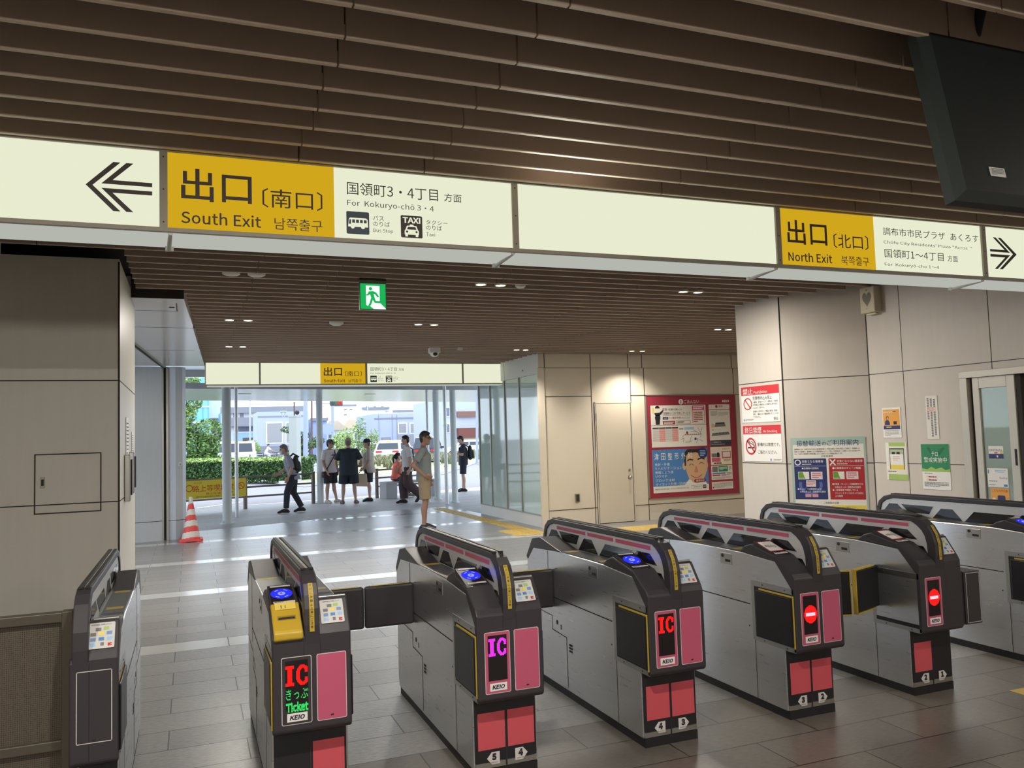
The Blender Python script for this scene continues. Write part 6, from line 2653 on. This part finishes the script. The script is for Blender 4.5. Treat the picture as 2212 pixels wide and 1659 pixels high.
def person(label, x, y, rz, H, pose=None, skin=None, shirt=None, sleeve=.75, hem=.84, bulk=1.0, collar=False, legs='shorts', legm=None,
           shoes=None, hair=None, hat=None, head_rz=0, head_tilt=0, glasses=False, mask=False, palms=(None, None), curl=.5, z=0.0, voxel=.011, pony=False, face=True):
    S = H / 1.70
    J = {k: Vector(v) for k, v in J0.items()}
    for k, v in (pose or {}).items():
        J[k] = Vector(v)
    skin = skin or M_SKIN
    g = thing('person', label, 'person', (x, y, z), R(rz))
    B = bulk
    up = (J['chest'] - J['waist']).normalized()
    # head frame
    HM = Matrix.Translation(J['head']) @ Matrix.Rotation(R(head_rz), 4, 'Z') @ Matrix.Rotation(R(head_tilt), 4, 'X')
    h = lambda *p: HM @ Vector(p)
    hs = lambda c, r: [HM @ q for q in sphere_pts(c, r)]
    # ---- body, one skin
    b = Blob(S)
    b.hull(sphere_pts(J['pel'], (.155 * B, .11 * B, .10)) + sphere_pts(J['waist'], (.14 * B, .10 * B, .07)))
    b.hull(sphere_pts(J['waist'], (.14 * B, .10 * B, .07)) + sphere_pts(J['chest'], (.16 * B, .115 * B, .11)))
    b.hull(sphere_pts(J['chest'], (.15 * B, .105 * B, .09)) + sphere_pts(J['shL'], .052) + sphere_pts(J['shR'], .052))
    b.hull(sphere_pts(J['shL'], .05) + sphere_pts(J['shR'], .05) + sphere_pts(J['neck'], .056))
    b.cap(J['neck'], .055, h(0, -.025, -.06), .05)
    b.hull(hs((0, -.008, .03), (.076, .092, .095)) + hs((0, .02, -.045), (.058, .062, .06)))
    b.hull(hs((0, .02, -.05), (.056, .062, .05)) + hs((0, .058, -.088), (.026, .02, .02)))
    b.hull(hs((0, .083, .028), (.010, .012, .01)) + hs((0, .104, -.014), (.014, .014, .011)))
    b.hull(hs((-.034, .076, .045), (.024, .012, .008)) + hs((.034, .076, .045), (.024, .012, .008)))
    b.hull(hs((0, .074, -.052), (.024, .014, .012)) + hs((0, .07, -.05), (.03, .01, .008)))
    for s_ in (-1, 1):
        b.hull(hs((s_ * .079, -.008, .02), (.009, .022, .022)) + hs((s_ * .076, .0, -.022), (.007, .012, .014)))
    for s_, q in ((-1, 'L'), (1, 'R')):
        b.chain([(J['sh' + q], .054), (J['sh' + q].lerp(J['el' + q], .45), .047), (J['el' + q], .036)])
        b.chain([(J['el' + q], .038), (J['el' + q].lerp(J['wr' + q], .3), .040), (J['wr' + q], .025)])
        hand(b, J['wr' + q], J['ha' + q], s_, palms[0 if s_ < 0 else 1], curl)
        b.chain([(J['hi' + q], .088 * B), (J['hi' + q].lerp(J['kn' + q], .4), .078 * (.5 + .5 * B)), (J['kn' + q], .052)])
        mid = J['kn' + q].lerp(J['an' + q], .32)
        back = (J['an' + q] - J['to' + q])
        back.z = 0
        back = back.normalized() if back.length > .01 else Vector((0, -1, 0))
        b.chain([(J['kn' + q], .052), (mid + back * .014, .056), (J['kn' + q].lerp(J['an' + q], .7), .040), (J['an' + q], .036)])
        heel = J['an' + q] + back * .045 - Vector((0, 0, .045 if J['an' + q].z < .3 else .03))
        b.hull(sphere_pts(J['an' + q], .034) + sphere_pts(heel, .032) + sphere_pts(J['to' + q].lerp(J['an' + q], .35), .034))
        b.hull(sphere_pts(J['to' + q].lerp(J['an' + q], .4), (.04, .04, .032)) + sphere_pts(J['to' + q], (.036, .036, .022)))
    b.build('body', skin, g, voxel * S, 3)
    # ---- face details
    if face:
        mb = MB()
        for s_ in (-1, 1):
            c = h(s_ * .033, .0835, .022)
            mb.ball(c * S, (.011 * S, .009 * S, .007 * S), M_HAIR, 8, 6)
            if not glasses:
                mb.add([tuple(h(s_ * .05, .079, .046) * S), tuple(h(s_ * .02, .088, .05) * S), tuple(h(s_ * .02, .089, .056) * S), tuple(h(s_ * .05, .08, .053) * S)], [(0, 1, 2, 3)], M_HAIR)
        mb.build('eyes', g)
        if not mask:
            mb = MB()
            mb.ball(h(0, .0795, -.055) * S, (.022 * S, .010 * S, .006 * S), M_LIP, 10, 6)
            mb.build('mouth', g)
    if glasses:
        mb = MB()
        for s_ in (-1, 1):
            c = h(s_ * .035, .098, .02)
            mb.ball(c * S, (.028 * S, .010 * S, .02 * S), M_SMOKE, 12, 8)
            mb.cyl(h(s_ * .06, .09, .025) * S, h(s_ * .082, -.01, .025) * S, .004 * S, M_INK, n=6)
        mb.cyl(h(-.02, .104, .026) * S, h(.02, .104, .026) * S, .004 * S, M_INK, n=6)
        mb.build('glasses', g)
    if mask:
        k = Blob(S)
        k.hull(hs((0, .062, -.03), (.058, .052, .035)) + hs((0, .062, -.075), (.045, .038, .03)) + hs((0, .105, -.03), (.014, .014, .03)))
        k.build('face_mask', M_WHITE, g, .008, 2)
    # ---- hair and hat
    if hair:
        k = Blob(S)
        k.hull(hs((0, -.016, .058), (.083, .094, .078)) + hs((0, -.04, .02), (.080, .07, .06)))
        k.hull(hs((0, -.055, .01), (.074, .05, .05)) + hs((0, -.05, -.045), (.055, .038, .03)))
        k.hull(hs((0, .05, .094), (.055, .04, .03)) + hs((0, -.01, .10), (.07, .07, .05)))
        if pony:
            k.cap(h(0, -.11, .045), .035, h(0, -.15, -.03), .038)
            k.cap(h(0, -.15, -.03), .038, h(0, -.135, -.17), .018)
        k.build('hair', hair, g, .011, 3)
    if hat:
        k = Blob(S)
        hm, kind = hat
        if kind == 'cap':
            k.hull(hs((0, -.01, .065), (.086, .10, .07)) + hs((0, -.01, .10), (.07, .08, .045)))
            k.hull(hs((0, .075, .062), (.07, .02, .01)) + hs((0, .15, .045), (.05, .02, .008)))
        else:
            k.hull(hs((0, -.005, .075), (.09, .105, .05)) + hs((0, -.005, .13), (.075, .09, .03)))
            k.hull([HM @ q for q in ring_pts((0, 0, .052), .135, .15)] + [HM @ q for q in ring_pts((0, 0, .066), .13, .145)])
        k.build('hat', hm, g, .010, 2)
    # ---- shirt
    if shirt:
        k = Blob(S)
        pe = J['pel'].copy()
        dn = (J['pel'] - J['waist']).normalized()
        hemc = J['pel'] + dn * (.93 - hem)
        k.tube([ring_pts(hemc, .185 * B, .14 * B), ring_pts(J['pel'], .182 * B, .137 * B), ring_pts(J['waist'], .172 * B, .13 * B), ring_pts(J['chest'] - up * .02, .178 * B, .134 * B),
                ring_pts(J['chest'] + up * .07, .168 * B, .122 * B)])
        k.hull(ring_pts(J['chest'] + up * .06, .165 * B, .118 * B) + sphere_pts(J['shL'], .064) + sphere_pts(J['shR'], .064))
        k.hull(sphere_pts(J['shL'], .062) + sphere_pts(J['shR'], .062) + ring_pts(J['neck'] + Vector((0, 0, .005)), .068, .066))
        for q in 'LR':
            d = (J['el' + q] - J['sh' + q])
            e = J['sh' + q] + d * sleeve
            k.hull(sphere_pts(J['sh' + q], .066) + ring_pts(e, .072, .066, d))
        if collar:
            k.tube([ring_pts(J['neck'] + Vector((0, 0, -.01)), .075, .072), ring_pts(J['neck'] + Vector((0, .008, .035)), .064, .064)])
        k.build('shirt', shirt, g, voxel * S, 3)
    # ---- shorts or trousers
    if legm:
        k = Blob(S)
        k.tube([ring_pts(J['pel'] + Vector((0, 0, .06)), .165 * B, .125 * B), ring_pts(J['pel'] + Vector((0, 0, -.03)), .175 * B, .13 * B)])
        for q in 'LR':
            hp, kn, an = J['hi' + q], J['kn' + q], J['an' + q]
            k.hull(sphere_pts(hp, (.10 * B, .115 * B, .09)) + ring_pts(hp.lerp(kn, .5), .098 * B, .10 * B, kn - hp))
            if legs == 'shorts':
                k.hull(ring_pts(hp.lerp(kn, .5), .098 * B, .10 * B, kn - hp) + ring_pts(hp.lerp(kn, .90), .096 * B, .10 * B, kn - hp))
            else:
                wd = 1.0 if legs == 'pants' else 1.55
                k.hull(ring_pts(hp.lerp(kn, .5), .095 * wd ** .5, .095 * wd ** .5, kn - hp) + ring_pts(kn, .080 * wd, .080 * wd, kn - hp) + ring_pts(kn, .078 * wd, .078 * wd, an - kn))
                k.hull(ring_pts(kn, .078 * wd, .078 * wd, an - kn) + ring_pts(kn.lerp(an, .93), .066 * wd, .07 * wd, an - kn))
        k.hull(sphere_pts(J['hiL'], .10 * B) + sphere_pts(J['hiR'], .10 * B) + sphere_pts(J['pel'], (.15 * B, .12 * B, .06)))
        k.build('shorts' if legs == 'shorts' else 'trousers', legm, g, voxel * S, 3)
    # ---- shoes
    for q in 'LR':
        k = Blob(S)
        an, to = J['an' + q], J['to' + q]
        bk = Vector((an.x - to.x, an.y - to.y, 0))
        bk = bk.normalized() if bk.length > .01 else Vector((0, -1, 0))
        heel = an + bk * .05 - Vector((0, 0, .05 if an.z < .3 else .03))
        k.hull(sphere_pts(an - Vector((0, 0, .012)), .043) + sphere_pts(heel, (.042, .042, .034)) + sphere_pts(to.lerp(an, .4), .043))
        k.hull(sphere_pts(to.lerp(an, .45), (.047, .047, .036)) + sphere_pts(to + (to - an).normalized() * .02, (.045, .045, .028)))
        k.build('shoe', shoes or M_SHOE, g, .010, 2)
    return g, J, S


def backpack(g, J, S, m, strap):
    c = J['chest']
    k = Blob(S)
    k.hull(sphere_pts(c + Vector((0, -.21, .02)), (.13, .07, .13)) + sphere_pts(c + Vector((0, -.22, -.20)), (.145, .085, .10)))
    k.hull(sphere_pts(c + Vector((0, -.29, -.08)), (.10, .04, .08)) + sphere_pts(c + Vector((0, -.30, -.19)), (.105, .045, .07)))
    o = k.build('backpack', m, g, .012, 3)
    for s_ in (-1, 1):
        mb = MB()
        mb.tube([tuple(Vector(q) * S) for q in ((s_ * .11, -.16, c.z + .10), (s_ * .125, -.02, c.z + .185), (s_ * .13, .115, c.z + .06), (s_ * .15, .06, c.z - .16), (s_ * .13, -.15, c.z - .2))], .018 * S, strap, 8)
        mb.build('shoulder_strap', g)
    return o


def strap_bag(g, J, S, m, side, bag_at, size):
    """Bag on a strap across the chest."""
    mb = MB()
    c = J['chest']
    a, b_ = -side, side
    pts = [(a * .13, .02, c.z + .18), (a * .07, .142, c.z + .06), (b_ * .08, .155, c.z - .12), bag_at, (b_ * .06, -.15, c.z - .1), (a * .08, -.13, c.z + .1), (a * .13, -.02, c.z + .185)]
    mb.tube([tuple(Vector(q) * S) for q in pts], .014 * S, m, 8)
    mb.build('bag_strap', g)
    mb = MB()
    q = Vector(bag_at) * S
    mb.box((q.x - size[0] / 2, q.y - size[1] / 2, q.z - size[2]), (q.x + size[0] / 2, q.y + size[1] / 2, q.z), m)
    return mb.build('shoulder_bag', g, bevel=.025, seg=3)


MC = lambda n, c: mat('cloth_' + n, c, .85, noise=.06, nscale=30)
# the man standing nearest, hand at his hip
person('man in a grey tee and khaki shorts standing with a hand at his hip', 3.86, 14.15, -108, 1.73,
       dict(elR=(.30, -.17, 1.13), wrR=(.235, .02, .945), haR=(.19, .10, .915), elL=(-.25, -.02, 1.11), wrL=(-.24, .05, .88), haL=(-.23, .09, .80), head=(0, .035, 1.575)),
       skin=M_SKIN2, shirt=MC('grey_tee', (128, 136, 138)), sleeve=.72, hem=.86, bulk=1.0, legm=MC('khaki', (150, 134, 108)), shoes=M_SHOE, hair=M_HAIR, glasses=True, head_rz=-12,
       palms=(None, (-1, .2, .2)), voxel=.009)
# the man walking left with a mask and a backpack
g, J, S = person('stooping man in a grey shirt and face mask walking left with a dark backpack', 2.2, 19.6, 84, 1.62,
                 dict(pel=(0, -.02, .92), waist=(0, .03, 1.05), chest=(0, .08, 1.22), neck=(0, .13, 1.38), head=(0, .20, 1.52), shL=(-.18, .10, 1.34), shR=(.18, .10, 1.34),
                      elL=(-.23, .02, 1.08), wrL=(-.22, .10, .86), haL=(-.20, .14, .78), elR=(.24, .14, 1.08), wrR=(.20, .32, .95), haR=(.18, .39, .92),
                      hiL=(-.09, -.02, .89), knL=(-.10, .13, .50), anL=(-.105, .16, .09), toL=(-.11, .31, .035),
                      hiR=(.09, -.02, .89), knR=(.10, -.02, .48), anR=(.10, -.22, .10), toR=(.11, -.07, .035)),
                 shirt=MC('grey_shirt', (150, 152, 166)), sleeve=.85, hem=.80, collar=True, legs='pants', legm=MC('charcoal', (48, 50, 58)), hair=M_HAIRG, mask=True, head_tilt=-8)
J['chest'] = J['chest'] + Vector((0, .05, .02))
backpack(g, J, S, MC('pack_grey', (62, 66, 62)), M_INK)
# the three men talking by the middle column
g, J, S = person('man in a white tee and grey cap leaning by the middle column', 3.42, 21.86, -150, 1.66,
                 dict(elR=(.235, -.02, 1.10), wrR=(.21, .10, .88), haR=(.19, .13, .80), anL=(-.16, .05, .085), toL=(-.19, .19, .03)),
                 shirt=MC('white_tee', (214, 208, 208)), hem=.82, bulk=1.1, legm=MC('black_shorts', (44, 46, 54)), shoes=MC('pale_sneaker', (196, 190, 184)), hair=M_HAIR,
                 hat=(MC('cap_grey', (84, 86, 84)), 'cap'), glasses=True, head_rz=30)
strap_bag(g, J, S, MC('bag_brown', (74, 58, 58)), 1, (.2, .05, .86), (.2, .1, .16))
mb = MB()
for i in range(5):
    mb.box((-.075 + i * .032, .148 * 1.1 * S, 1.275 * S), (-.055 + i * .032, .156 * 1.1 * S, (1.30 + .012 * (i % 2)) * S), M_INK)
mb.build('chest_print', g)
person('broad man in a black shirt and shorts and beige cap seen from behind', 3.80, 21.28, -12, 1.68,
       dict(elL=(-.33, -.05, 1.12), wrL=(-.30, .08, .92), haL=(-.26, .14, .88), elR=(.33, -.06, 1.13), wrR=(.33, .10, 1.0), haR=(.28, .16, .98), hiL=(-.11, 0, .90), hiR=(.11, 0, .90),
            knL=(-.14, .01, .48), knR=(.14, .01, .48), anL=(-.16, -.02, .085), anR=(.17, -.02, .085), toL=(-.20, .12, .03), toR=(.21, .12, .03), shL=(-.20, 0, 1.375), shR=(.20, 0, 1.375)),
       shirt=MC('black_shirt', (46, 52, 62)), sleeve=.9, hem=.74, bulk=1.35, collar=True, legm=MC('navy_shorts', (40, 44, 54)), shoes=MC('sandal_taupe', (120, 106, 96)), hair=M_HAIRG,
       hat=(MC('cap_beige', (164, 146, 126)), 'cap'))
g, J, S = person('man in a cream shirt and black hat facing left with a tote bag', 4.42, 21.75, 78, 1.64,
                 dict(elL=(-.22, .0, 1.10), wrL=(-.18, .13, .93), haL=(-.15, .19, .88), elR=(.23, .02, 1.10), wrR=(.18, .18, .98), haR=(.14, .24, .98), head=(0, .045, 1.57), waist=(0, .03, 1.06), chest=(0, .02, 1.25)),
                 shirt=MC('cream_shirt', (188, 176, 168)), sleeve=.9, hem=.78, bulk=1.22, collar=True, legm=MC('black_shorts', (44, 46, 54)), shoes=M_SHOE, hair=M_HAIRG,
                 hat=(MC('hat_black', (44, 46, 52)), 'brim'))
mb = MB()
mb.prism([(.02, .40), (.34, .42), (.31, .74), (.05, .74)], 'x', -.21, -.15, MC('tote_canvas', (202, 186, 160)))
tote = mb.build('tote_bag', None, bevel=.02, seg=2)
mb = MB()
for xx in (-.20, -.16):
    mb.tube([(xx, .09, .73), (xx + .01, .15, .86), (xx + .01, .19, .865), (xx, .27, .73)], .009, MATS['cloth_tote_canvas'], 6)
mb.build('handle', tote)
tote.location = (4.42, 21.75, 0)
tote.rotation_euler = (0, 0, R(78))
tag(tote, 'beige canvas tote bag hanging from the hand of the man in the black hat', 'bag')
# seated woman
g, J, S = person('woman in an orange tee with a ponytail sitting on the stone bench', at(853, 1000, 22.4).x, 22.40, -82, 1.58,
                 dict(pel=(0, 0, .56), waist=(0, .03, .68), chest=(0, .06, .87), neck=(0, .06, 1.04), head=(0, .10, 1.185), shL=(-.165, .06, .99), shR=(.165, .06, .99),
                      elL=(-.21, .09, .74), wrL=(-.12, .29, .68), haL=(-.07, .36, .67), elR=(.21, .09, .74), wrR=(.12, .29, .68), haR=(.07, .36, .67),
                      hiL=(-.09, .02, .55), knL=(-.10, .45, .50), anL=(-.09, .43, .085), toL=(-.09, .59, .03), hiR=(.09, .02, .55), knR=(.10, .45, .50), anR=(.10, .36, .085), toR=(.11, .51, .03)),
                 shirt=MC('orange_tee', (230, 112, 92)), sleeve=.8, hem=.91, legs='pants', legm=MC('dark_skirt', (70, 62, 66)), shoes=MC('sandal_taupe', (120, 106, 96)), hair=M_HAIR, pony=True, z=.02)
mb = MB()
mb.box((-.17, .14, .0), (.15, .34, .17), MC('handbag_dark', (64, 62, 66)))
mb.box((-.17, .10, .02), (-.02, .15, .14), MC('handbag_tan', (160, 138, 92)))
hb_ = mb.build('handbag', None, bevel=.03, seg=3)
mb = MB()
mb.tube([(-.08, .24, .16), (-.07, .24, .26), (.05, .24, .26), (.06, .24, .16)], .012, MATS['cloth_handbag_dark'], 6)
mb.build('handle', hb_)
hb_.location = (at(853, 1000, 22.4).x, 22.40, .615)
hb_.rotation_euler = (0, 0, R(-82))
tag(hb_, 'dark and tan handbag on the lap of the seated woman', 'handbag')
# man walking left in a white tee
g, J, S = person('man in a white tee and baggy brown trousers walking left', 5.12, 20.3, 80, 1.70,
                 dict(chest=(0, .03, 1.25), head=(0, .05, 1.575), elL=(-.23, -.06, 1.10), wrL=(-.22, -.03, .86), haL=(-.21, .0, .78), elR=(.23, .05, 1.10), wrR=(.21, .20, .90), haR=(.20, .26, .84),
                      hiL=(-.09, 0, .90), knL=(-.09, .02, .50), anL=(-.09, -.30, .20), toL=(-.09, -.20, .06), hiR=(.09, 0, .90), knR=(.10, .12, .50), anR=(.10, .10, .085), toR=(.11, .25, .03)),
                 shirt=MC('white_tee', (214, 208, 208)), hem=.80, bulk=1.05, legs='baggy', legm=MC('brown_trousers', (76, 62, 64)), shoes=M_SHOE, hair=M_HAIR)
strap_bag(g, J, S, M_INK, 1, (.1, -.2, .98), (.22, .1, .18))
# man with phone and backpack
g, J, S = person('man in a black polo and shorts looking at his phone by the kerb', 7.62, 23.45, 72, 1.68,
                 dict(head=(0, .06, 1.555), elL=(-.22, .02, 1.12), wrL=(-.10, .24, 1.16), haL=(-.05, .30, 1.19), elR=(.22, .02, 1.12), wrR=(.10, .24, 1.16), haR=(.05, .30, 1.19),
                      anR=(.12, .02, .085), toR=(.13, .17, .03)),
                 shirt=MC('black_polo', (38, 42, 50)), sleeve=.85, hem=.80, bulk=1.05, collar=True, legm=MC('ink_shorts', (40, 42, 52)), shoes=M_SHOE, hair=M_HAIR, head_tilt=-22,
                 palms=((.4, 0, 1), (-.4, 0, 1)), curl=.9)
backpack(g, J, S, MC('pack_black', (40, 42, 48)), M_INK)
mb = MB()
mb.box((-.037, .0, -.005), (.037, .15, .005), M_INK)
ph = mb.build('mobile_phone', None, bevel=.006)
fw = Matrix.Rotation(R(72), 4, 'Z')
q = fw @ Vector((0, .30 * S, 1.21 * S))
ph.matrix_world = Matrix.Translation((7.62 + q.x, 23.45 + q.y, q.z)) @ fw @ Matrix.Rotation(R(40), 4, 'X')
tag(ph, 'dark phone held in both hands by the man in the black polo', 'phone')
# distant cyclist
p = at(578, 1000, 70)
g, J, S = person('distant person in white riding a bicycle past the lavender building', p.x, 70, -84, 1.66,
                 dict(pel=(0, -.12, .93), waist=(0, -.08, 1.05), chest=(0, .02, 1.22), neck=(0, .06, 1.38), head=(0, .10, 1.53), shL=(-.17, .05, 1.34), shR=(.17, .05, 1.34),
                      elL=(-.22, .24, 1.16), wrL=(-.22, .42, 1.03), haL=(-.22, .50, 1.02), elR=(.22, .24, 1.16), wrR=(.22, .42, 1.03), haR=(.22, .50, 1.02),
                      hiL=(-.09, -.1, .92), knL=(-.10, .26, .72), anL=(-.11, .12, .36), toL=(-.11, .27, .32), hiR=(.09, -.1, .92), knR=(.10, .20, .55), anR=(.11, .06, .20), toR=(.11, .20, .16)),
                 shirt=MC('white_tee', (214, 208, 208)), sleeve=1.0, legs='pants', legm=MC('pale_trousers', (196, 196, 206)), hair=M_HAIR, voxel=.016)
bi = thing('bicycle', 'dark city bicycle ridden by the distant person in white', 'bicycle', (p.x, 70, -.055), R(-84))
for yy, nm in ((.62, 'front_wheel'), (-.52, 'rear_wheel')):
    mb = MB()
    n = 28
    for i in range(n):
        a, c = 2 * PI * i / n, 2 * PI * (i + 1) / n
        mb.cyl((0, yy + .32 * math.cos(a), .335 + .32 * math.sin(a)), (0, yy + .32 * math.cos(c), .335 + .32 * math.sin(c)), .018, M_TYRE, n=6)
    for i in range(8):
        a = 2 * PI * i / 8
        mb.cyl((0, yy, .335), (0, yy + .31 * math.cos(a), .335 + .31 * math.sin(a)), .003, M_ALU, n=4)
    mb.build(nm, bi)
mb = MB()
for a, c in (((0, -.52, .335), (0, -.16, .80)), ((0, -.52, .335), (0, .02, .30)), ((0, .02, .30), (0, -.16, .84)), ((0, .02, .30), (0, .44, .75)), ((0, .62, .335), (0, .42, 1.0)), ((0, -.1, .55), (0, .44, .75)),
             ((-.24, .46, 1.03), (.24, .46, 1.03))):
    mb.cyl(a, c, .018, M_INK, n=8)
mb.build('frame', bi)
mb = MB()
mb.ball((0, -.17, .87), (.09, .13, .035), M_INK)
mb.build('saddle', bi)
for yy, zz, nm in ((.68, .72, 'front_basket'), (-.58, .72, 'rear_basket')):
    mb = MB()
    mb.box((-.18, yy - .14, zz), (.18, yy + .14, zz + .24), mat('basket_dark', (60, 62, 66), .7))
    mb.build(nm, bi, bevel=.02)
